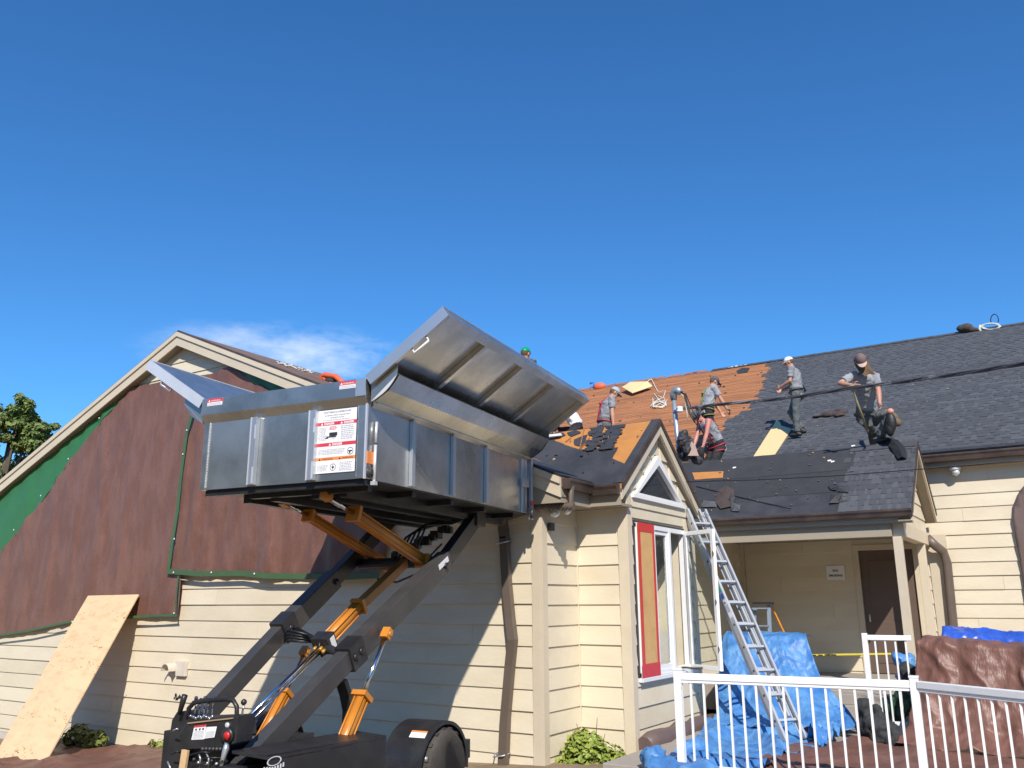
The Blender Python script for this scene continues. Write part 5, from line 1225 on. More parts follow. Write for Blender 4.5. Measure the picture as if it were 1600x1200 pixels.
def person(label, base, face, P, clothes, hs=1.0, group=None):
    """P holds local joints: x right, y forward, z up (metres, standing height 1.75)"""
    fw = V((face[0], face[1], 0)).normalized(); rt = V((fw.y, -fw.x, 0)); up = V((0, 0, 1)); B = V(base)
    def G(p): return B + (rt * p[0] + fw * p[1] + up * p[2]) * hs
    root = thing('person', label, 'person', B, group)
    s = hs
    pel, wai, che, nek, hed = [G(P.get(k, d)) for k, d in (('pelvis', (0, 0, .93)), ('waist', (0, .0, 1.08)), ('chest', (0, -.01, 1.30)), ('neck', (0, .0, 1.47)), ('head', (0, .04, 1.62)))]
    twist = V((rt.x, rt.y, P.get('tilt', 0))).normalized()
    hipw, shw = .095 * s, .185 * s
    hv = (hed - nek).normalized(); hf = P.get('look', (0, 1, 0)); hf = (rt * hf[0] + fw * hf[1] + up * hf[2]); hf = (hf - hv * hf.dot(hv)).normalized(); hr = hf.cross(hv).normalized()
    sh = [nek.lerp(che, .22) + twist * sg * shw for sg in (-1, 1)]
    hips = [pel + rt * sg * hipw - up * .02 * s for sg in (-1, 1)]
    wr = [G(P.get('hand_l', (-.25, .05, .80))), G(P.get('hand_r', (.25, .05, .80)))]
    eh = [P.get('elbow_l', (-.4, -1, -.3)), P.get('elbow_r', (.4, -1, -.3))]
    an = [G(P.get('foot_l', (-.11, 0, 0))) + up * .09 * s, G(P.get('foot_r', (.11, 0, 0))) + up * .09 * s]
    kh = [P.get('knee_l', (-.15, 1, .1)), P.get('knee_r', (.15, 1, .1))]
    W = lambda v: rt * v[0] + fw * v[1] + up * v[2]
    arms = []; legs = []
    for i in range(2):
        e, w_ = ik(sh[i], wr[i], .285 * s, .255 * s, W(eh[i])); arms.append((sh[i], e, w_))
        k, a = ik(hips[i], an[i], .425 * s, .42 * s, W(kh[i])); legs.append((hips[i], k, a))
    def dep(a, b): return (b - a).normalized().cross(twist).normalized()
    def torso(mb, g, top=True, low=0):
        f1 = dep(pel, che) * -1; f1 = f1 if f1.dot(fw) > 0 else -f1; f2 = dep(che, nek); f2 = f2 if f2.dot(fw) + f2.dot(-up) * .5 > 0 else -f2
        S_ = [(pel - (wai - pel).normalized() * (.07 + low) * s, twist * (.155 * s + g), f1 * (.112 * s + g)), (pel, twist * (.168 * s + g), f1 * (.122 * s + g)), (wai, twist * (.148 * s + g), f1 * (.112 * s + g)), (che, twist * (.172 * s + g), f2 * (.122 * s + g)),
              (che.lerp(nek, .55), twist * (.178 * s + g), f2 * (.105 * s + g)), (che.lerp(nek, .80), twist * (.14 * s + g), f2 * (.085 * s + g)), (che.lerp(nek, .97), twist * (.075 * s + g * .6), f2 * (.068 * s + g * .6))]
        loft(mb, S_)
        return f1, f2
    # body in one continuous skin
    mb = MB(); f1, f2 = torso(mb, 0)
    mb.tube([che.lerp(nek, .9), nek, nek.lerp(hed, .6)], [.062 * s, .056 * s, .054 * s], n=12)
    ball(mb, hed + hv * .02 * s, .076 * s, .096 * s, .112 * s, hr, hf, hv)
    ball(mb, hed - hv * .055 * s + hf * .028 * s, .055 * s, .062 * s, .06 * s, hr, hf, hv)
    mb.tube([hed + hf * .088 * s + hv * .015 * s, hed + hf * .112 * s - hv * .018 * s], [.010 * s, .017 * s], n=8)
    mb.tube([hed + hf * .084 * s - hv * .055 * s - hr * .022 * s, hed + hf * .084 * s - hv * .055 * s + hr * .022 * s], .010 * s, n=8)
    for sg in (-1, 1): ball(mb, hed + hr * sg * .078 * s, .012 * s, .022 * s, .032 * s, hr, hf, hv, 8)
    for i, (a, e, w_) in enumerate(arms):
        mb.tube([a + (nek - a) * .25, a, a.lerp(e, .35), a.lerp(e, .8), e, e.lerp(w_, .3), e.lerp(w_, .8), w_], [r * s for r in (.05, .058, .052, .043, .041, .043, .031, .028)], n=12)
        hd = (w_ - e).normalized(); hdv = P.get('hand_dir', None)
        if hdv: hd = (hd * .5 + W(hdv).normalized()).normalized()
        pn = (-twist * (1 if i else -1)); pn = (pn - hd * pn.dot(hd)).normalized(); sd = hd.cross(pn).normalized()
        if sd.dot(fw) < 0: sd = -sd
        loft(mb, [(w_ - hd * .01, sd * .026 * s, pn * .02 * s), (w_ + hd * .04 * s, sd * .038 * s, pn * .017 * s), (w_ + hd * .085 * s, sd * .040 * s, pn * .015 * s)], 10)
        curl = P.get('curl', .5)
        for q in range(4):
            o_ = w_ + hd * .08 * s + sd * (-.029 + .0195 * q) * s; ln = (.062, .072, .075, .062)[q] * s
            d1 = (hd + pn * curl * .6).normalized(); d2 = (hd + pn * curl * 1.8).normalized()
            mb.tube([o_, o_ + d1 * ln * .5, o_ + d1 * ln * .5 + d2 * ln * .5], [.0098 * s, .009 * s, .008 * s], n=7)
        o_ = w_ + hd * .03 * s + sd * .035 * s; mb.tube([o_, o_ + (sd + hd * .8).normalized() * .035 * s, o_ + (sd * .6 + hd + pn * .5).normalized() * .068 * s], [.013 * s, .0115 * s, .010 * s], n=7)
    for i, (h, k, a) in enumerate(legs):
        mb.tube([h + up * .05 * s, h, h.lerp(k, .3), h.lerp(k, .8), k, k.lerp(a, .3), k.lerp(a, .8), a], [r * s for r in (.075, .088, .083, .06, .056, .056, .04, .038)], n=12)
    body = remesh('body', mb, clothes.get('skin', SKIN), root, .0085 * max(.9, s), 2, .4)
    # eyes
    mb = MB()
    for sg in (-1, 1): ball(mb, hed + hf * .086 * s + hr * sg * .031 * s + hv * .02 * s, .011, .008, .008, hr, hf, hv, 8)
    mb.build('eyes', INK, root)
    # feet
    for i, (h, k, a) in enumerate(legs):
        ff = W(P.get('toe', (0, 1, 0))) if 'toe' not in P else W(P['toe']); ff = ff.normalized(); sl_ = P.get('slope', 0)
        ff = (ff + up * sl_ * ff.y).normalized(); fr = ff.cross(up).normalized(); fu = fr.cross(ff)
        mb = MB(); c = a - up * .045 * s
        loft(mb, [(c - ff * .085 * s, fr * .03 * s, fu * .035 * s), (c - ff * .05 * s, fr * .042 * s, fu * .045 * s), (c + ff * .05 * s, fr * .045 * s, fu * .042 * s), (c + ff * .13 * s, fr * .048 * s, fu * .034 * s), (c + ff * .185 * s, fr * .030 * s, fu * .02 * s)], 12)
        mb.tube([a - up * .03 * s, a + (k - a).normalized() * .07 * s], .05 * s, n=12)
        remesh('boot', mb, clothes.get('boot', BOOT), root, .012, 2)
    # trousers
    mb = MB(); cut = clothes.get('leg_len', .96)
    loft(mb, [(pel - up * .12 * s, twist * .165 * s, f1 * .13 * s), (pel, twist * .188 * s, f1 * .142 * s), (pel.lerp(wai, .75), twist * .172 * s, f1 * .13 * s)])
    for (h, k, a) in legs:
        pts = [h + up * .04 * s, h, h.lerp(k, .5), k]; rr = [.09, .105, .090, .078]
        if cut > .6: pts += [k.lerp(a, .4), k.lerp(a, cut)]; rr += [.074, .070]
        else: pts = [h + up * .04 * s, h, h.lerp(k, .5), h.lerp(k, 1.02)]; rr = [.09, .108, .10, .095]
        mb.tube(pts, [r * s for r in rr], n=12)
    remesh('trousers', mb, clothes.get('pants', PANTG), root, .013, 3)
    # shirt
    mb = MB(); torso(mb, .016 * s, low=clothes.get('hem', .02))
    if clothes.get('sleeves', True):
        for (a, e, w_) in arms: mb.tube([a + (nek - a) * .35, a, a.lerp(e, .72)], [.07 * s, .076 * s, .066 * s], n=12)
    remesh('shirt', mb, clothes.get('shirt', GREYT), root, .012, 3)
    if 'print' in clothes:
        f = -f2 if clothes['print'] == 'back' else f2; o_ = che.lerp(nek, .55) + f * (.124 * s); uy = (nek - che).normalized(); ux = f.cross(uy) * -1
        mb = MB(); text_mesh('T', .075 * s, o_ + uy * .0, ux, uy, DGREYT, mb, 'CENTER', .004)
        for k in range(3): mb.obox(o_ - uy * (.025 + .018 * k), ux * (.045 - .008 * k), uy * .003, f * .002, DGREYT)
        mb.build('shirt_print', DGREYT, root)
    # harness
    if 'harness' in clothes:
        H_ = clothes['harness']; mb = MB(); f1n, f2n = f1.normalized(), f2.normalized()
        def fr_(x, z, front): # z 0 pelvis .. 1 neck
            c = pel.lerp(che, min(1, z / .62)) if z < .62 else che.lerp(nek, (z - .62) / .38)
            d = .122 - .0 * z if z < .8 else .10; off_ = math.sqrt(max(.05, 1 - (x / .19) ** 2)); return c + twist * x * s + (f2n if z > .4 else f1n) * (1 if front else -1) * (d + .028) * off_ * s
        for sg in (-1, 1):
            Q = [fr_(-.02 * sg, .02, False), fr_(.03 * sg, .35, False), fr_(.07 * sg, .65, False), fr_(.10 * sg, .86, False), nek + twist * .10 * sg * s - up * .0 + hv * .0, fr_(.10 * sg, .86, True), fr_(.09 * sg, .6, True), fr_(.10 * sg, .1, True)]
            mb.tube(Q, .014 * s, n=6, flat=.4)
        Q = [pel + (wai - pel) * .15 + twist * math.cos(a) * .20 * s + f1n * math.sin(a) * .155 * s for a in [2 * math.pi * k / 16 for k in range(17)]]
        mb.tube(Q, .016 * s, n=6)
        for (h, k, a) in legs:
            Q = [h.lerp(k, .22) + (twist * math.cos(b) * .118 + f1n * math.sin(b) * .118) * s + up * .03 * math.sin(b) * s for b in [2 * math.pi * j / 12 for j in range(13)]]; mb.tube(Q, .015 * s, n=6)
        mb.tube([fr_(.0, .62, False), fr_(.0, .60, False) - up * .02], .035 * s, n=8); mb.build('harness', H_, root)
    # cap or helmet
    if clothes.get('cap'):
        CM = clothes['cap']; mb = MB(); bf = hf if not clothes.get('cap_back') else -hf; S_ = []
        cc = hed + hv * .035 * s
        for k in range(8):
            a = math.pi / 2 * k / 7.2; S_.append((cc + hv * math.sin(a) * .108 * s, hr * math.cos(a) * .088 * s, hf * math.cos(a) * .108 * s))
        loft(mb, S_, 18)
        n = 10; P1 = [cc + hr * math.cos(a) * .076 * s + bf * math.sin(a) * .096 * s for a in [math.pi * j / n for j in range(n + 1)]]
        P2 = [p + bf * (.035 + .045 * math.sin(math.pi * j / n)) * s - hv * .018 * s - hr * 0 for j, p in enumerate(P1)]
        if clothes.get('helmet'): P2 = [p + bf * .025 * s for p in P1]
        for j in range(n): mb.prism([P1[j], P1[j + 1], P2[j + 1], P2[j]], hv * .007 * s)
        cp = mb.build('hard_hat' if clothes.get('helmet') else 'cap', CM, root); cp.data.polygons.foreach_set('use_smooth', [True] * len(cp.data.polygons))
        if clothes.get('brim'):
            mb = MB()
            for j in range(n): mb.prism([P1[j] - hv * .001 + hv * .0075 * s, P1[j + 1] + hv * .0075 * s, P2[j + 1] + hv * .0075 * s, P2[j] + hv * .0075 * s], hv * .003)
            mb.build('brim', clothes['brim'], cp)
    hair = MB(); ball(hair, hed - hf * .018 * s + hv * .03 * s, .081 * s, .092 * s, .105 * s, hr, hf, hv)
    if clothes.get('long_hair'):
        for k in range(7):
            x = -.075 + .025 * k; a0 = hed + hr * x * s - hf * (.075 - abs(x) * .5) * s; hair.tube([a0 + hv * .05 * s, a0 - hf * .02 * s - hv * .08 * s, a0 - hr * .05 * s - up * .20 * s + fw * .02 * s, a0 - hr * .09 * s - up * .30 * s + fw * .06 * s], [.03 * s, .028 * s, .020 * s, .006 * s], n=8)
    if clothes.get('beard'): hair.tube([hed + hf * .075 * s - hv * .07 * s, hed + hf * .08 * s - hv * .11 * s, hed + hf * .07 * s - hv * .15 * s], [.042 * s, .036 * s, .010 * s], n=10)
    if clothes.get('hair', True): remesh('hair', hair, HAIR, root, .012, 1)
    return dict(G=G, arms=arms, legs=legs, root=root, hed=hed, pel=pel, che=che, rt=rt, fw=fw, f2=f2, nek=nek)
Rh, Fh = V((math.cos(YAW), math.sin(YAW))), V((-math.sin(YAW), math.cos(YAW)))
def face(r, f): v = Rh * r + Fh * f; return (v.x, v.y)
def on_main(px, py, w_):
    p = depth(px, py, w_); return p
def feet(base, fc, offs, zf_, hs):
    """local foot targets resting on the roof function zf_"""
    fw = V((fc[0], fc[1], 0)).normalized(); rt = V((fw.y, -fw.x, 0)); r = []
    for (x, y) in offs:
        q = V(base) + (rt * x + fw * y) * hs; r.append((x, y, (zf_(q.x, q.y) - base[2]) / hs))
    return r
zm2 = lambda x, y: z_m(y) + .03
# man in the white cap, seen from behind, standing on the new shingles
bp = mpx(1250, 684); bp.z = zm2(bp.x, bp.y); fc = face(-.85, .50); hs = .975
fl_, fr_2 = feet(bp, fc, ((-.12, .02), (.13, -.03)), zm2, hs)
m5 = person('man in pale cap and grey t-shirt standing upright on the shingles, back half turned', bp, fc,
    dict(pelvis=(0, -.02, .93), waist=(0, -.01, 1.08), chest=(0, -.0, 1.31), neck=(0, .03, 1.475), head=(0, .08, 1.615), look=(-.1, 1, -.25), hand_l=(-.13, .27, 1.08), hand_r=(.10, .30, 1.06), elbow_l=(-.5, -.6, -.8), elbow_r=(.5, -.6, -.8), foot_l=fl_, foot_r=fr_2, curl=.9),
    dict(shirt=GREYT, pants=PANTG, cap=WHITET, print='back', hem=.05, brim=mat('pink_faded_brim', (.62, .45, .42), .8)), hs)
mb = MB(); f1n = m5['f2'].normalized()
Q = [m5['pel'] + V((0, 0, .04)) + m5['rt'] * math.cos(a) * .205 + m5['fw'] * math.sin(a) * .16 + V((0, 0, -.03 * math.sin(a))) for a in [2 * math.pi * k / 16 for k in range(17)]]; mb.tube(Q, .012, n=6)
mb.tube([m5['pel'] + m5['rt'] * -.1 - m5['fw'] * .15 + V((0, 0, .12)), m5['pel'] + m5['rt'] * .08 - m5['fw'] * .17 + V((0, 0, .05)), m5['pel'] + m5['rt'] * .19 - m5['fw'] * .05 + V((0, 0, .0))], .010, n=6); mb.build('rope_belt', HOSE, m5['root'])
# man in the black cap with a harness, partly behind the bending man
bp = depth(1110, 700, 17.9); bp.z = zm2(bp.x, bp.y); fc = face(.95, .15)
fl_, fr_2 = feet(bp, fc, ((-.12, .05), (.12, -.02)), zm2, 1)
m3 = person('man in black cap with yellow-green harness standing on the bare boards facing right', bp, fc,
    dict(pelvis=(0, -.03, .93), waist=(0, 0, 1.08), chest=(0, .05, 1.30), neck=(0, .11, 1.46), head=(0, .18, 1.59), look=(0, 1, -.35), hand_l=(-.12, .38, .88), hand_r=(.20, .38, .90), elbow_l=(-.5, -.8, -.4), elbow_r=(.5, -.8, -.4), foot_l=fl_, foot_r=fr_2, curl=.8),
    dict(shirt=GREYT, pants=PANTB, cap=DGREYT, harness=HARNY), .98)
mb = MB(); a_ = m3['arms'][1][2]; mb.tube([a_ - V((0, 0, .02)), a_ + V((.06, .02, -.03))], .02); mb.tube([a_ + V((.04, .01, .0)), a_ + V((.05, .01, -.12))], .010); tag(mb.build('hammer', DARKST), 'hammer in the hand of the man in the black cap', 'hammer')
# shirtless man stooping in front of him
bp = depth(1118, 767, 16.6); fc = face(-.85, -.25); zz = lambda x, y: bp.z + 0 * x
m4 = person('bare-armed sunburnt man stooping behind the porch ridge in a grey top and red harness', bp, fc,
    dict(pelvis=(0, -.12, .88), waist=(0, -.06, 1.04), chest=(0, .05, 1.25), neck=(0, .18, 1.39), head=(0, .30, 1.47), look=(0, .65, -.75), hand_l=(-.16, .34, .72), hand_r=(.16, .38, .76), elbow_l=(-.4, -.5, -.2), elbow_r=(.4, -.5, -.2), foot_l=(-.12, 0, 0), foot_r=(.12, .05, 0), curl=.8),
    dict(skin=SKINR, shirt=GREYT, pants=PANTB, harness=HARN, sleeves=False, cap=DGREYT, cap_back=True, leg_len=.5, hem=.06), 1.0)
mb = MB(); p = m4['arms'][0][2]; mb.tube([p + V((-.02, -.02, -.02)), p + V((-.05, -.03, -.14)), p + V((-.03, -.02, -.26))], [.05, .075, .04], n=10); tag(mb.build('knee_pad', PANTB), 'dark knee pad dangling from the stooping mans hand', 'knee pad')
# man in grey cap and red harness beyond the plywood roof
bp = depth(943, 668, 17.2); 
hd_ = depth(950, 603, 17.2); bp = V((hd_.x - .05, hd_.y, hd_.z - 1.70)); fc = face(.92, .1)
m2 = person('man in light grey cap and red harness standing looking down beyond the torn roof felt', bp, fc,
    dict(pelvis=(0, -.05, .93), waist=(0, -.02, 1.08), chest=(0, .02, 1.29), neck=(0, .09, 1.44), head=(0, .17, 1.56), look=(0, .75, -.65), hand_l=(-.24, .10, .84), hand_r=(.22, .08, .78), foot_l=(-.12, .0, 0), foot_r=(.12, .1, 0), curl=.6),
    dict(shirt=GREYT, pants=PANTG, harness=HARN, cap=mat('grey_cap', (.36, .37, .38), .8)), 1.0)
# crouching man in white
bp = depth(893, 700, 16.3); fc = face(-.8, .25)
m1 = person('crouching man in white t-shirt and black trousers beside the open lid', bp, fc,
    dict(pelvis=(.0, -.10, .34), waist=(0, -.10, .49), chest=(0, .04, .68), neck=(0, .19, .76), head=(0, .32, .70), look=(0, .5, -.85), hand_l=(-.18, .50, .22), hand_r=(.15, .50, .22), elbow_l=(-.8, -.2, .2), elbow_r=(.8, -.2, .2), foot_l=(-.12, -.2, 0), foot_r=(.14, .05, 0), knee_l=(-.3, 1, .3), knee_r=(.4, 1, .3)),
    dict(shirt=WHITET, pants=PANTB, hair=True), 1.0)
mb = MB(); c0 = m1['che']; mb.tube([c0 + m1['rt'] * .17 + V((0, 0, .06)), c0 + V((0, 0, .155)), c0 - m1['rt'] * .17 + V((0, 0, .06))], .012, n=6); mb.build('strap', HOSE, m1['root'])
# man with the green hard hat, almost hidden by the lid
hd_ = depth(820, 541, 16.0); bp = V((hd_.x, hd_.y, hd_.z - 1.775))
person('worker in a green hard hat showing only just above the metal lid', bp, face(.6, .8),
    dict(head=(0, .02, 1.62)), dict(shirt=DGREYT, pants=PANTG, cap=GREENH, helmet=True), 1.0)
# long-haired man leaning on a shovel, one knee raised on the porch ridge
rz = PZ + .02
w6 = 14.0
B6 = depth(1358, 700, w6); fc = face(.08, -1.0)
Pel = depth(1356, 652, w6 + .35); Che = depth(1352, 607, w6 + .1); Nek = depth(1350, 588, w6 - .02); Hed = depth(1346, 570, w6 - .16)
fw6 = V((fc[0], fc[1], 0)).normalized(); rt6 = V((fw6.y, -fw6.x, 0))
def l6(p): d = V(p) - B6; return (d.dot(rt6), d.dot(fw6), d.z)
ft = V((depth(1371, 684, w6 - .0).x, PY + .02, PZ + .03)); fb = V((depth(1345, 684, w6).x, 16.55, z_m(16.55) + .03))
shov = depth(1329, 605, w6 - .35)
kn = depth(1370, 645, w6 - .25)
m6 = person('long-haired man in brown cap leaning on a shovel with one knee raised', B6, fc,
    dict(pelvis=l6(Pel), waist=l6(Pel.lerp(Che, .45)), chest=l6(Che), neck=l6(Nek), head=l6(Hed), look=(0.05, .45, -.9), hand_r=l6(depth(1333, 606, w6 - .33)), hand_l=l6(depth(1374, 634, w6 - .30)), elbow_r=(1, .1, -.5), elbow_l=(-1, .2, -.2), foot_l=l6(ft), foot_r=l6(fb), knee_l=(-.1, 1, .6), knee_r=(.2, 1, .1), curl=.7),
    dict(shirt=GREYT, pants=PANTG, cap=mat('brown_cap', (.16, .11, .10), .8), brim=mat('tan_brim', (.50, .36, .30), .8), long_hair=True, beard=True), 1.04)
k_ = m6['legs'][0][1]; mb = MB(); ball(mb, k_ + m6['fw'] * .05 + V((0, 0, -.12)), .085, .07, .17); ball(mb, k_ + m6['fw'] * .03 + V((-.02, 0, -.22)), .075, .08, .13); remesh('knee_pad', mb, BOOT, m6['root'], .012, 2)
mb = MB(); ball(mb, k_ + m6['fw'] * .07 + V((0, 0, .06)), .055, .05, .05); mb.build('bare_knee', SKINR, m6['root'])
pc = depth(1394, 652, w6 + .1); mb = MB(); ball(mb, pc + V((0, 0, -.02)), .10, .07, .11); ball(mb, pc + V((.07, 0, -.10)), .07, .06, .07); ball(mb, pc + V((-.09, .0, .06)), .08, .06, .09); ball(mb, pc + V((-.16, 0, .02)), .07, .06, .07); mb.tube([pc + V((.05, 0, .0)), pc + V((.0, 0, .15))], .012)
remesh('tool_pouch', mb, LEATH, m6['root'], .014, 1)
mb = MB(); Q = [m6['pel'] + V((0, 0, .03)) + rt6 * math.cos(a) * .20 + fw6 * math.sin(a) * .16 for a in [2 * math.pi * k / 16 for k in range(17)]]; mb.tube(Q, .03, n=6); mb.build('tool_belt', LEATH, m6['root'])
hA = m6['arms'][1][2] + V((-.02, -.05, .0)); hB = V((depth(1355, 683, w6 - .25).x, PY - .04, PZ + .02))
sv = thing('shovel', 'long handled shovel propping up the long-haired man', 'shovel', hB)
dr = (hB - hA).normalized(); mb = MB(); mb.tube([hA + dr * .12, hA.lerp(hB, .8)], .018, n=10); mb.tube([hA + dr * .13, hA + V((-.055, 0, -.02)) + dr * .02], .012); mb.tube([hA + dr * .13, hA + V((.055, 0, .0)) + dr * .02], .012); mb.tube([hA + V((-.06, 0, -.02)) + dr * .015, hA + V((.06, 0, 0)) + dr * .015], .015); mb.build('handle', mat('olive_ash_handle', (.28, .25, .12), .6), sv)
mb = MB(); mb.tube([hA.lerp(hB, .74), hA.lerp(hB, .86)], .021, n=10); b0 = hA.lerp(hB, .86); sx_ = V((1, 0, 0)); mb.prism([b0 + sx_ * -.03, b0 + sx_ * .03, hB + sx_ * .05 , hB + sx_ * -.05], V((0, .008, 0))); mb.build('blade', DARKST, sv)
def crumple(o, amp, fr):
    nr = [V(v_.normal) for v_ in o.data.vertices]
    for v_, n_ in zip(o.data.vertices, nr): v_.co += n_ * amp * fbm(v_.co * fr, 1, 5)
def ridge(u, v, fr, sd): return (1 - min(1, abs(noise.noise(V((u * fr, v * fr, sd)))) * 3)) ** 2
# ------------------------------------------------------------------ loose things on the roofs
def mon(px, py, off=.02): return on_p(px, py, V((0, EY, 4.026)) + NM * off, (0, -.583, 1))
mb = MB(); P = [mon(x, y, .028) for x, y in ((1177, 715), (1214, 657), (1219, 661), (1227, 655.5), (1219, 658.5), (1221, 666), (1237, 671), (1209, 714))]; P[3:5] = []
mb.prism(P, NM * .016); tag(mb.build('plywood_strip', mat('pale_yellow_plywood', (.72, .54, .27), .6, var=.06, obj=0)), 'pale yellow strip of plywood with one broken end lying on the new shingles', 'plywood strip')
def rag(name, pts, r, M, label, cat):
    mb = MB()
    for i, p in enumerate(pts):
        q = mon(*p, r * .4); ball(mb, q, r * random.uniform(1.0, 1.6), r * random.uniform(.7, 1.2), r * random.uniform(.5, .8))
    o = remesh(name, mb, M, holder, .016, 1); o.parent = None
    crumple(o, .05, 6)
    tag(o, label, cat); return o
holder = bpy.data.objects.new('holder', None)
rag('tool_belt', [(1278, 651), (1285, 650), (1292, 650), (1299, 648), (1306, 648), (1312, 650), (1313, 643), (1317, 644)], .085, BROWNC, 'brown leather tool belt lying on the shingles right of the standing man', 'tool belt')
# yellow packet, ropes
mb = MB(); c = mon(993, 604, .10); mb.prism([mon(972, 606, .16), mon(988, 615, .10), mon(1020, 604, .10), mon(1012, 597, .2), mon(985, 598, .22)], NM * .03); tag(mb.build('plywood_scrap', MATS['pale_yellow_plywood'], bevel=.01), 'pale yellow scrap sheet lying on the bare roof boards near the top', 'plywood scrap')
mb = MB(); P = [mon(1006, 602, .03), mon(1014, 594, .08), mon(1018, 592, .06), mon(1023, 603, .03), mon(1028, 612, .03), mon(1040, 611, .03), mon(1036, 622, .03), mon(1022, 615, .03), mon(1032, 628, .04)]
for k in range(26):
    a = k * 1.35; P.append(mon(1030 + (13 - k * .12) * math.cos(a) + 2 * math.sin(k * 2.1), 632 + (5.5 - .05 * k) * math.sin(a) - (8 if k % 6 == 0 else 0), .03 + .02 * (k % 3)))
S_ = []
for a_, b_, in zip(P[:-1], P[1:]): S_ += [a_, a_.lerp(b_, .5)]
mb.tube(S_ + [P[-1]], .012, n=5); tag(mb.build('rope_coil', ROPE), 'tangled pale rope lying on the bare boards behind the mast', 'rope')
# top of the roof: bag, rope coil, wire loop
def rid(px, py, w_=22.5): return depth(px, py, w_)
wR = (V((0, MRY, MRZ)) - CAM).dot(Fw)
def onr(px, py): return on_y(px, py, MRY - .12)
mb = MB()
for (x, y, r) in ((1503, 513, .13), (1510, 512, .15), (1518, 515, .10), (1525, 515, .07)): ball(mb, onr(x, y), r, r * .8, r * .75)
o = remesh('canvas_bag', mb, BROWNC, holder, .025, 2); o.parent = None; tag(o, 'small brown canvas bag slumped on the roof ridge', 'bag')
mb = MB(); P = []
for k in range(60):
    a = k * .62; P.append(onr(1548 + (16 - k * .05) * math.cos(a), 510 + (4.5 + (k % 5) * .5) * math.sin(a) * .8))
mb.tube(P, .016, n=5); mb.tube([onr(1532, 508), onr(1530, 514), onr(1536, 522), onr(1538, 524)], .03, n=6); tag(mb.build('rope_coil', ROPE), 'pale rope coil lying across the ridge near the top right corner', 'rope')
mb = MB(); mb.tube([onr(1554 + 6 * math.cos(a), 500 + 9 * math.sin(a) * -1) for a in [math.pi * (k / 12 * 1.25 - .12) for k in range(13)]], .012, n=5); mb.tube([onr(1512, 516), onr(1506, 524), onr(1501, 528)], .014, n=5); tag(mb.build('wire_loop', HOSE), 'loop of dark wire standing up above the ridge rope coil', 'wire')
mb = MB()
for k in range(9): p = onr(1139 + k * 3.6, 574.5 - k * .45 + random.uniform(-.6, .6)); mb.obox(p + V((0, .1, 0)), V((.04, 0, 0)), V((0, .05, 0)), V((0, 0, .02 + .02 * (k % 2))))
tag(mb.build('debris_scraps', MATS['white_sticker']), 'white scraps scattered along the ridge above the bare boards', 'debris')
mb = MB(); q = onr(937, 604); ball(mb, q, .20, .12, .13); o = remesh('orange_bag', mb, mat('orange_fabric', (.70, .13, .05), .6), holder, .03, 2); o.parent = None; tag(o, 'small orange-red bundle on the ridge beside the lid corner', 'bundle')
mb = MB(); mb.tube([onr(922, 600), onr(924, 598), onr(928, 598), onr(928, 606)], .03, n=6); tag(mb.build('blue_clip', mat('blue_paint', (.05, .15, .4), .5)), 'small dark blue clamp at the far corner of the open lid', 'clamp')
# orange safety bag and rope on wing A behind the box
def onAy(px, py, Y): return on_y(px, py, Y)
mb = MB(); za = lambda x: z_a(x)
q = on_y(521, 594, 10.5)
q.z = max(q.z, z_a(q.x) + .05)
mb.tube([on_y(504, 600, 9.6), on_y(503, 588, 9.6), on_y(508, 586, 9.6), on_y(524, 588, 9.6), on_y(531, 594, 9.6), on_y(538, 600, 9.6)], [.05, .05, .05, .045, .045, .05], n=7); mb.tube([on_y(503, 588, 9.6), on_y(512, 597, 9.6), on_y(520, 601, 9.6)], .035, n=6)
sb = thing('safety_bag', 'orange and black safety gear bag on the gable roof behind the metal box', 'bag', on_y(520, 602, 9.6)); mb.build('orange_trim', MATS['orange_fabric'], sb)
mb = MB(); ball(mb, on_y(517, 596, 9.65), .14, .1, .08); remesh('bag_body', mb, DBAG, sb, .02, 1)
mb = MB(); P = []
for k in range(40):
    x = 432 + 58 * k / 39; yb = 567.5 + (x - 432) * .29; P.append(on_y(x + 4 * math.sin(k * 1.7), yb - 2.0 + 2.0 * math.sin(k * 2.4), 9.3))
mb.tube(P, .013, n=5); tag(mb.build('rope', ROPE), 'pale rope strewn along the sloping gable roof edge', 'rope')
# white board offcut near the crouching man
mb = MB(); mb.beam(bpt(846, 686, .03) + V((-.05, -.05, .02)), bpt(877, 679, .05) , .05, .03); tag(mb.build('white_offcut', PAPER), 'thin white trim offcut on the torn roof felt', 'offcut')
# crumpled felt heap at the mast foot
mb = MB()
for (x, y, r) in ((1072, 690, .10), (1078, 700, .10), (1070, 704, .09), (1083, 712, .07)): ball(mb, on_y(x, y, 11.3), r, r, r * 1.3)
o = remesh('felt_heap', mb, FELT, holder, .018, 0); o.parent = None
crumple(o, .14, 5)
o.data.polygons.foreach_set('use_smooth', [False] * len(o.data.polygons)); tag(o, 'crumpled heap of torn black roofing felt behind the mast', 'roofing felt')
mb = MB(); mb.prism([on_y(1073, 712, 11.2), on_y(1080, 690, 11.2), on_y(1084, 694, 11.2), on_y(1090, 712, 11.2)], (0, .05, 0)); tag(mb.build('shingle_scrap', MATS['tan_brim'] if 'tan_brim' in MATS else PLYN), 'tan scrap leaning on the felt heap behind the mast', 'scrap')

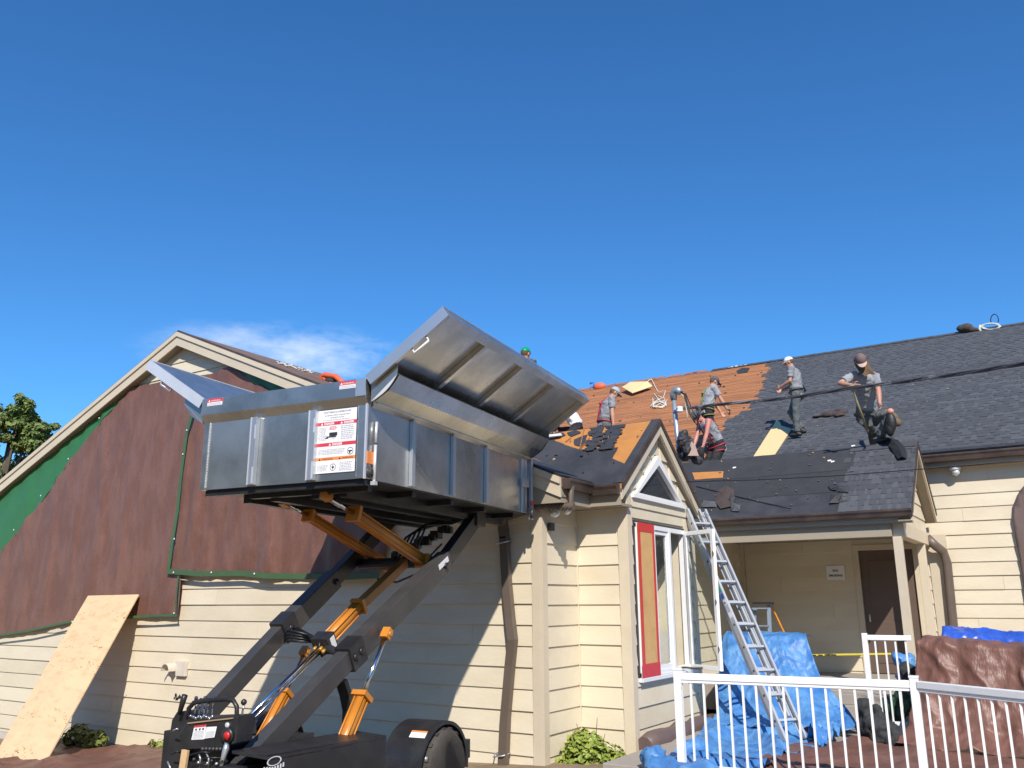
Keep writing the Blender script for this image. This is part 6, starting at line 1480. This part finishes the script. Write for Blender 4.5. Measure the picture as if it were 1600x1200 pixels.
# ------------------------------------------------------------------ ladder
ru = V((.57, .82, 0)).normalized(); fF = V((-2.756, 10.46, .0)); fT = on_p(1099, 792, fF, ru)
ldr = thing('extension_ladder', 'aluminium extension ladder leaning against the small gable eave', 'ladder', fF)
ld = (fT - fF).normalized(); ln = ru.cross(ld).normalized()
if ln.y > 0: ln = -ln
def rail(o, wd_out, L0, L1, off, flip):
    mb = MB(); a_ = fF + ld * L0 + ru * o + ln * off; b_ = fF + ld * L1 + ru * o + ln * off; c = (a_ + b_) / 2; h = (b_ - a_) / 2
    mb.obox(c, h, ru * .003, ln * .038); 
    for sg in (-1, 1): mb.obox(c + ln * .036 * sg + ru * flip * .014, h, ru * .014, ln * .0035)
    return mb.build('rail', ALU, ldr)
LL = (fT - fF).length
rail(0, 1, .0, LL * .98, 0, -1); rail(-.31, 1, .0, LL * .98, 0, 1)
rail(-.03, 1, .35, LL, -.085, -1); rail(-.28, 1, .35, LL - .02, -.085, 1)
k = 0; s = .28
while s < LL - .05:
    for off, a0, a1 in ((0, -.305, -.005), (-.085, -.275, -.035)):
        if off and s < .45: continue
        mb = MB(); c = fF + ld * (s + (.06 if off else 0)) + ln * off; mb.obox(c + ru * (a0 + a1) / 2, ru * (a1 - a0) / 2, ld * .014, ln * .018); mb.build('rung', ALU, ldr)
        for q in (-.312, .003):
            if off == 0: mb = MB(); mb.lathe(c + ru * q, ru * (1 if q > 0 else -1), [(0, .016), (.006, .014), (.008, 0)], n=8); mb.build('rung_rivet', DARKST, ldr)
    s += .305
for o in (0, -.31):
    mb = MB(); mb.obox(fF + ru * o + V((0, 0, .03)), ru * .02, V((ld.x, ld.y, 0)).normalized() * .06, V((0, 0, .012))); mb.build('foot', HOSE, ldr)
mb = MB(); c = fF + ld * (LL * .60) + ru * -.3135
for k, M in enumerate((mat('green_label', (.05, .4, .2), .5), mat('blue_label', (.05, .1, .5), .5), PAPER, GREYP, PAPER)): mb.obox(c - ld * (.09 * k), ld * .035, ru * .001, ln * .026, M)
mb.build('ladder_label', PAPER, ldr)

# ------------------------------------------------------------------ railing
FZ = .90
F0, F1, F2 = V((-3.26, 7.98, 0)), V((-1.235, 8.215, 0)), V((.15, 7.32, 0))
rlg = thing('white_railing', 'white powder coated railing with thin balusters across the patio', 'railing', F1)
def post(p, top=FZ + .03):
    mb = MB(); mb.box((p.x - .034, p.y - .034, -.05), (p.x + .034, p.y + .034, top)); mb.box((p.x - .038, p.y - .038, top), (p.x + .038, p.y + .038, top + .018)); o = mb.build('post', WHITEF, rlg, .004); return o
post(F0); post(F1); post(F2)
for a_, b_, n in ((F0, F1, 17), (F1, F2, 14)):
    d = (b_ - a_).normalized(); A_ = a_ + d * .036; B_ = b_ - d * .036
    mb = MB(); mb.beam(A_ + V((0, 0, FZ - .022)), B_ + V((0, 0, FZ - .022)), .050, .062); mb.build('top_rail', WHITEF, rlg, .008)
    mb = MB(); mb.beam(A_ + V((0, 0, FZ - .066)), B_ + V((0, 0, FZ - .066)), .030, .022); mb.build('baluster_channel', WHITEF, rlg, .002)
    mb = MB(); mb.beam(A_ + V((0, 0, .09)), B_ + V((0, 0, .09)), .03, .04); mb.build('bottom_rail', WHITEF, rlg, .003)
    for k in range(1, n):
        p = a_.lerp(b_, k / n); mb = MB(); mb.box((p.x - .009, p.y - .009, .11), (p.x + .009, p.y + .009, FZ - .077)); mb.build('baluster', WHITEF, rlg)
mb = MB(); mb.lathe(F0 + V((.034, -.02, FZ - .12)), (1, 0, 0), [(0, .008), (.006, .006), (.007, 0)], n=8); mb.build('screw', GALVT, rlg)
# short stair railing beside the porch steps
w0 = 10.2; r0, r1 = depth(1351, 996, w0), depth(1424, 999, w0 - .25); rb = depth(1370, 1124, w0)
zt, zb = r0.z + .0, rb.z
sr = thing('stair_railing', 'short white stair railing standing free beside the porch steps', 'railing', (r0.x, r0.y, 0))
d = V((r1.x - r0.x, r1.y - r0.y, 0)); rp0 = V((r0.x, r0.y, 0)); L = d.length; d.normalize()
mb = MB(); mb.obox(rp0 + V((0, 0, (zt + .0) / 2 + .02)), V((.03, 0, 0)), V((0, .03, 0)), V((0, 0, zt / 2 + .03))); mb.build('post', WHITEF, sr, .005)
mb = MB(); mb.beam(rp0 + d * .03 + V((0, 0, zt)), rp0 + d * L + V((0, 0, zt - .0)), .05, .06); mb.build('top_rail', WHITEF, sr, .008)
mb = MB(); mb.beam(rp0 + d * .03 + V((0, 0, zb)), rp0 + d * L * .95 + V((0, 0, zb)), .035, .045); mb.build('bottom_rail', WHITEF, sr, .004)
for k in range(1, 5):
    p = rp0 + d * L * k / 4.6; mb = MB(); mb.box((p.x - .009, p.y - .009, zb), (p.x + .009, p.y + .009, zt - .03)); mb.build('baluster', WHITEF, sr)

# ------------------------------------------------------------------ draped tarps
def drape(name, rows, M, label, cat='tarp', nu=130, nv=80, amp=.03, fold=7, seed=0, stretch_fold=1.0, top_flat=.1):
    """rows: list of polylines (left to right) from the back top edge down to the ground; interpolated into a wrinkled sheet"""
    def samp(r, u):
        k = u * (len(r) - 1); i = min(int(k), len(r) - 2); return V(r[i]).lerp(V(r[i + 1]), k - i)
    ls = [0]
    for a_, b_ in zip(rows[:-1], rows[1:]): ls.append(ls[-1] + (samp(b_, .5) - samp(a_, .5)).length)
    bm = bmesh.new(); g = []
    for j in range(nv + 1):
        s = ls[-1] * j / nv; i = 0
        while i < len(ls) - 2 and s > ls[i + 1]: i += 1
        f = (s - ls[i]) / (ls[i + 1] - ls[i]); row = []
        for q in range(nu + 1):
            u = q / nu; p = samp(rows[i], u).lerp(samp(rows[i + 1], u), f); row.append(p)
        g.append(row)
    vv = []
    for j in range(nv + 1):
        row = []
        for q in range(nu + 1):
            p = g[j][q]; a_ = g[j][min(q + 1, nu)] - g[j][max(q - 1, 0)]; b_ = g[min(j + 1, nv)][q] - g[max(j - 1, 0)][q]
            n = a_.cross(b_); n = n.normalized() if n.length > 1e-7 else V((0, -1, 0))
            if n.y > 0 or (abs(n.y) < .2 and n.z < 0): n = -n
            t_ = j / nv; u = q / nu
            am = amp * (top_flat + (1 - top_flat) * min(1, t_ * 2.2))
            wob = fbm((u * 3, t_ * 1.2, seed), 1); rdg = lambda q0, fr: 1 - min(1, abs(noise.noise(V(q0) * fr)) * 3.2)
            w_ = math.sin(u * fold * 6.28 + 3 * wob) * .40 * stretch_fold + .55 * rdg((p.x + .5 * p.z, p.y, p.z * .45 + seed), 2.6) ** 2 + .35 * rdg((p.x - .4 * p.z, p.y, p.z * .8 + seed + 5), 5.5) ** 2 + .16 * fbm((p.x * 14, p.y * 14, p.z * 12 + seed), 1)
            q_ = p + n * am * w_
            if q_.z < .012: q_.z = .012 + abs(q_.z) * .1
            row.append(bm.verts.new(q_))
        vv.append(row)
    for j in range(nv):
        for q in range(nu): bm.faces.new((vv[j][q], vv[j][q + 1], vv[j + 1][q + 1], vv[j + 1][q]))
    bmesh.ops.recalc_face_normals(bm, faces=bm.faces)
    o = from_bm(name, bm, M); tag(o, label, cat); so_ = o.modifiers.new('t', 'SOLIDIFY'); so_.thickness = .003; return o
# blue tarp over a low stack beside the window wall
yb = 12.35
TL, TR = on_y(1118, 986, yb), on_y(1258, 990, yb)
zt_ = TL.z
bx0 = V((-4.28, 12.4, zt_)); bx1 = V((TR.x, 12.4, TR.z))
def P3(x, y, z): return V((x, y, z))
front_l, front_r = P3(-4.22, 11.75, zt_ - .01), P3(bx1.x + .0, 12.0, bx1.z)
rows = [[P3(-4.25, 12.75, zt_ - .05), P3(-3.7, 12.8, zt_ - .03), P3(bx1.x, 12.8, bx1.z - .05)],
        [P3(-4.25, 12.35, zt_), P3(-3.7, 12.38, zt_ + .0), P3(bx1.x, 12.40, bx1.z)],
        [P3(-4.24, 12.1, zt_ - .06), P3(-3.65, 12.1, zt_ - .04), P3(bx1.x + .04, 12.25, bx1.z - .06)],
        [P3(-4.2, 11.7, .55), P3(-3.45, 11.75, .55), P3(-2.92, 12.0, .55)],
        [P3(-4.1, 11.3, .16), P3(-3.3, 11.35, .18), P3(-2.55, 11.75, .22)],
        [P3(-4.05, 10.9, .05), P3(-3.2, 10.95, .08), P3(-2.38, 11.45, .06)]]
drape('blue_tarp', rows, TARPBL, 'bright blue tarp draped over a low stack behind the ladder', amp=.045, fold=3, seed=2)
# its right side
rows = [[P3(bx1.x, 12.40, bx1.z - .01), P3(bx1.x + .01, 12.8, bx1.z - .04)], [P3(-2.92, 12.0, .55), P3(-2.9, 12.9, .55)], [P3(-2.56, 11.75, .22), P3(-2.55, 12.9, .1)], [P3(-2.40, 11.45, .04), P3(-2.4, 12.9, .04)]]
# spread out part on the ground in front
def heap(name, poly, res, M, label, hfun, cat='tarp'):
    o = sheet(name, poly, res, M, lambda u, v, d: V((u, v, d)), None, hfun); tag(o, label, cat); return o
gp = [on_z(x, y, .03) for x, y in ((1003, 1215), (1035, 1185), (1075, 1168), (1110, 1130), (1150, 1120), (1215, 1135), (1262, 1150), (1300, 1163), (1262, 1175), (1215, 1192), (1180, 1225), (1120, 1250), (1030, 1250))]
heap('blue_tarp', [(p.x, p.y) for p in gp], .035, TARPBL, 'crumpled blue tarp spread on the patio in front of the draped stack', lambda u, v: .02 + .10 * ridge(u + .3 * v, v, 1.4, 5) + .04 * ridge(u, v, 3.3, 8) + .05 * abs(fbm((u * 1.5, v * 1.5, 2), 1)))
gp = [on_z(x, y, .06) for x, y in ((1285, 1118), (1318, 1108), (1330, 1122), (1312, 1150), (1285, 1168), (1262, 1155))]
heap('blue_tarp', [(p.x, p.y) for p in gp], .03, TARPBL, 'small gathered end of blue tarp right of the ladder foot', lambda u, v: .04 + .28 * abs(fbm((u * 2.6, v * 2.6, 15), 1)) + .07 * abs(fbm((u * 9, v * 9, 8), 1)))
mb = MB(); q = on_z(1020, 1188, .08); ball(mb, q + V((0, 0, .0)), .13, .12, .14); ball(mb, q + V((.12, -.1, -.06)), .14, .12, .08); o = remesh('blue_bundle', mb, TARPBL, holder, .02, 1); o.parent = None
for v_ in o.data.vertices: v_.co += V((1, 1, 1)) * .03 * fbm(v_.co * 9, 1)
tag(o, 'bunched up end of blue tarp at the foot of the corner board', 'tarp')
# rolled brown tarp along the base of the window wall and brown ground sheet
mb = MB(); mb.tube([V((X4 + .10, Y3 + .05 + k * .22, .0 + .02 * (k % 2))) for k in range(11)], [.10 + .02 * (k % 3) for k in range(11)], n=12); tag(mb.build('rolled_tarp', mat('greybrown_tarp', (.13, .09, .08), .5, var=.15, bump=.3, bscale=14)), 'rolled dull brown tarp along the foot of the window wall', 'tarp')
heap('brown_tarp', [(-3.35, 7.6), (-.3, 7.5), (1.0, 8.6), (.6, 10.7), (-1.6, 10.75), (-2.3, 10.9), (-2.75, 10.1), (-3.0, 9.0)], .05, TARPB, 'brown tarp spread on the patio floor behind the white railing', lambda u, v: .015 + .05 * abs(fbm((u * 1.6, v * 1.6, 3), 1)) + .045 * ridge(u, v, 1.3, 1) + .02 * ridge(u, v, 4, 2))
# big brown tarp over garden units at the right
def by_(px, py, Y): return on_y(px, py, Y)
tl2 = by_(1440, 993, 11.3); zt2 = tl2.z; tr2 = by_(1600, 1006, 11.3)
rows = [[P3(-1.52, 11.9, zt2 - .10), P3(-.6, 11.9, tr2.z - .05), P3(.8, 11.9, tr2.z - .12)],
        [P3(-1.56, 11.35, zt2), P3(-.55, 11.3, tr2.z + .0), P3(.9, 11.3, tr2.z - .05)],
        [P3(-1.60, 11.15, zt2 - .06), P3(-.5, 11.0, tr2.z - .05), P3(.95, 11.0, tr2.z - .08)],
        [P3(-1.66, 11.0, .62), P3(-.45, 10.85, .6), P3(1.0, 10.8, .6)],
        [P3(-1.75, 10.85, .22), P3(-.4, 10.7, .2), P3(1.05, 10.6, .2)],
        [P3(-1.85, 10.6, .04), P3(-.35, 10.3, .05), P3(1.1, 10.1, .05)]]
drape('brown_tarp', rows, TARPB, 'large brown tarp hung in folds over garden furniture right of the railing post', amp=.055, fold=5, seed=6,)
rows = [[P3(-1.30, 12.0, zt2 + .06), P3(-.4, 12.0, tr2.z + .05), P3(.9, 12.0, tr2.z - .02)], [P3(-1.38, 11.75, zt2 + .08), P3(-.5, 11.75, tr2.z + .10), P3(.9, 11.75, tr2.z + .03)], [P3(-1.36, 11.45, zt2 + .02), P3(-.5, 11.42, tr2.z + .04), P3(.9, 11.42, tr2.z - .0)], [P3(-1.38, 11.40, zt2 - .06), P3(-.5, 11.38, tr2.z - .04), P3(.9, 11.38, tr2.z - .08)]]
drape('blue_tarp', rows, TARPBL2, 'deep blue tarp edge showing above the large brown tarp', amp=.045, fold=2.3, seed=3, nv=24, top_flat=.7)
# round-topped brown cover at the right edge of the main wall
def wm(px, py): p = on_y(px, py, YM); return (p.x, p.z)
cv = [wm(*q) for q in ((1607, 752), (1593, 768), (1585, 788), (1583, 812), (1587, 840), (1593, 868), (1598, 900), (1602, 940), (1700, 945), (1700, 752))]
t6 = sheet('brown_tarp', cv, .1, mat('grey_brown_cover', (.15, .105, .09), .5, var=.1, bump=.2, bscale=8), lambda u, v, d: V((u, YM - .06 - d, v)), None, lambda u, v: .03 * abs(fbm((u * 2, v * .6, 1), 1)), thick=.01); tag(t6, 'greyish brown tarp with a curved edge covering the wall at far right', 'tarp')
# shadowy vine trellis free: porch sign, tape, stepladder, bags
a_, b_ = on_y(1290.5, 884, YM - .03), on_y(1321, 906, YM - .03)
sg = thing('porch_sign', 'small white NO SMOKING sign on the shaded porch wall', 'sign', (a_ + b_) / 2)
mb = MB(); mb.box((a_.x, YM - .036, b_.z), (b_.x, YM - .028, a_.z)); mb.build('board', PAPER, sg)
mb = MB(); w_ = b_.x - a_.x; h_ = a_.z - b_.z; text_mesh('NO', h_ * .24, V((a_.x + w_ / 2, YM - .0375, b_.z + h_ * .56)), (1, 0, 0), (0, 0, 1), INK, mb, 'CENTER', .002); text_mesh('SMOKING', h_ * .21, V((a_.x + w_ / 2, YM - .0375, b_.z + h_ * .24)), (1, 0, 0), (0, 0, 1), INK, mb, 'CENTER', .002); mb.build('lettering', INK, sg)
mb = MB(); p0, p1 = on_y(1215, 1023, 13.6), on_y(1392, 1020, 13.6); mb.prism([p0, p1, p1 - V((0, 0, .024)), p0 - V((0, 0, .024))], (0, .004, 0), YEL)
for k in range(5):
    q = p0.lerp(p1, .25 + k * .06); mb.box(q + V((0, -.002, -.02)), q + V((.07, -.001, -.006)), INK)
tag(mb.build('caution_tape', YEL), 'yellow caution tape stretched across the shaded porch', 'tape')
st = thing('step_ladder', 'folded blue-grey step ladder with an orange leg in the dark porch', 'step ladder', (-4.6, 14.6, .32))
q0, q1 = on_y(1180, 948, 14.6), on_y(1201, 942, 14.6)
mb = MB(); bl_ = mat('fibreglass_blue_grey', (.20, .26, .34), .5)
for q, e_ in ((q0, V((-.1, 0, 0))), (q1, V((.02, 0, 0)))): mb.beam(q, V((q.x + e_.x, 14.4, .33)), .06, .03)
mb.build('front_frame', bl_, st)
for k in range(4):
    mb = MB(); z = .6 + k * .28; mb.beam(V((q0.x - .08 + .02 * k, 14.5, z)), V((q1.x + .0, 14.5, z)), .08, .02); mb.build('step', bl_, st)
mb = MB(); mb.beam(q1 + V((.03, .05, -.05)), V((q1.x + .42, 14.9, .33)), .035, .025); mb.build('rear_leg', ORANGE, st)
mb = MB(); mb.obox((q0 + q1) / 2 + V((0.02, 0, .02)), V((.16, 0, 0)), V((0, .07, 0)), V((0, 0, .02))); mb.build('top_cap', DARKST, st)
def lumpy(name, balls, M, label, cat, vox=.018, amp=.07):
    mb = MB()
    for c, r in balls: ball(mb, c, *r)
    o = remesh(name, mb, M, holder, vox, 1); o.parent = None
    crumple(o, amp, 6)
    return tag(o, label, cat)
q = on_z(1365, 1168, 0)
lumpy('canvas_bag', [(q + V((0, .3, .12)), (.22, .2, .2)), (q + V((-.12, .35, .30)), (.08, .1, .17)), (q + V((.03, .35, .28)), (.07, .1, .16)), (q + V((.2, .25, .09)), (.12, .15, .14))], DBAG, 'dark canvas tool bag with upright handles behind the railing', 'bag')
q = on_y(1398, 1108, 11.6); lumpy('green_sack', [(q, (.12, .12, .16)), (q + V((.1, 0, .08)), (.1, .1, .14))], GREENB, 'dark green sack beside the short stair railing', 'sack')
q = on_y(1412, 1035, 12.2); lumpy('blue_cloth', [(q, (.12, .1, .12)), (q + V((.06, 0, .06)), (.08, .08, .08)), (q + V((0, 0, -.16)), (.1, .1, .1))], TARPBL, 'small bunch of blue cloth behind the short stair railing', 'cloth')
q = on_y(1423, 1075, 12.0); lumpy('dark_bin', [(q, (.12, .12, .30))], DBAG, 'dark covered object left of the large brown tarp', 'covered object')
mb = MB(); a_ = V((-2.75, 13.25, 0)); mb.box((-3.6, 13.05, .16), (-2.0, 13.28, .30)); struct(mb.build('porch_step', CONC, None, .01))
# tear-off litter: bits of felt, shingle and splinters too small to count
def litter(name, fn, n, M, parent, sz, label=None):
    mb = MB()
    for k in range(n):
        p, nn = fn(); a = V((random.uniform(-1, 1), random.uniform(-1, 1), random.uniform(-1, 1))); a = (a - nn * a.dot(nn)).normalized(); b = nn.cross(a); s_ = sz * random.uniform(.3, 1.4)
        mb.prism([p + a * s_, p + b * s_ * random.uniform(.3, .7), p - a * s_ * random.uniform(.6, 1), p - b * s_ * random.uniform(.3, .7)], nn * random.uniform(.003, .02))
    o = mb.build(name, M, parent); o['kind'] = 'stuff'
def f_porch(): return pp(random.uniform(-5.4, -2.9), random.uniform(.05, 1.75), .02), NP
def f_sideroof():
    x = random.uniform(-6.0, -4.35); y = random.uniform(9.05, 10.2); return V((x, y, z_b(y))) + NBf * .014, NBf
def f_deck():
    s_ = random.uniform(.3, 7.3); return mp_(random.uniform(-12.5, bx_(s_)), s_, .022), NM
def f_new():
    s_ = random.uniform(.1, 5.5); return mp_(bx_(s_) + random.uniform(.2, 4.5) ** 1, s_, .035), NM
litter('felt_litter', f_deck, 90, FELT, roofM, .045); litter('felt_litter', f_sideroof, 22, FELT, roofB, .03)
litter('shingle_litter', f_porch, 34, SH1, roofP, .03); litter('splinter_litter', f_porch, 9, PLYN, roofP, .018)
litter('splinter_litter', f_new, 16, PLYN, roofM, .018); litter('pale_litter', f_deck, 50, PLYN, roofM, .022); litter('pale_litter', f_sideroof, 7, PLYN, roofB, .018)
bpy.data.objects.remove(holder)
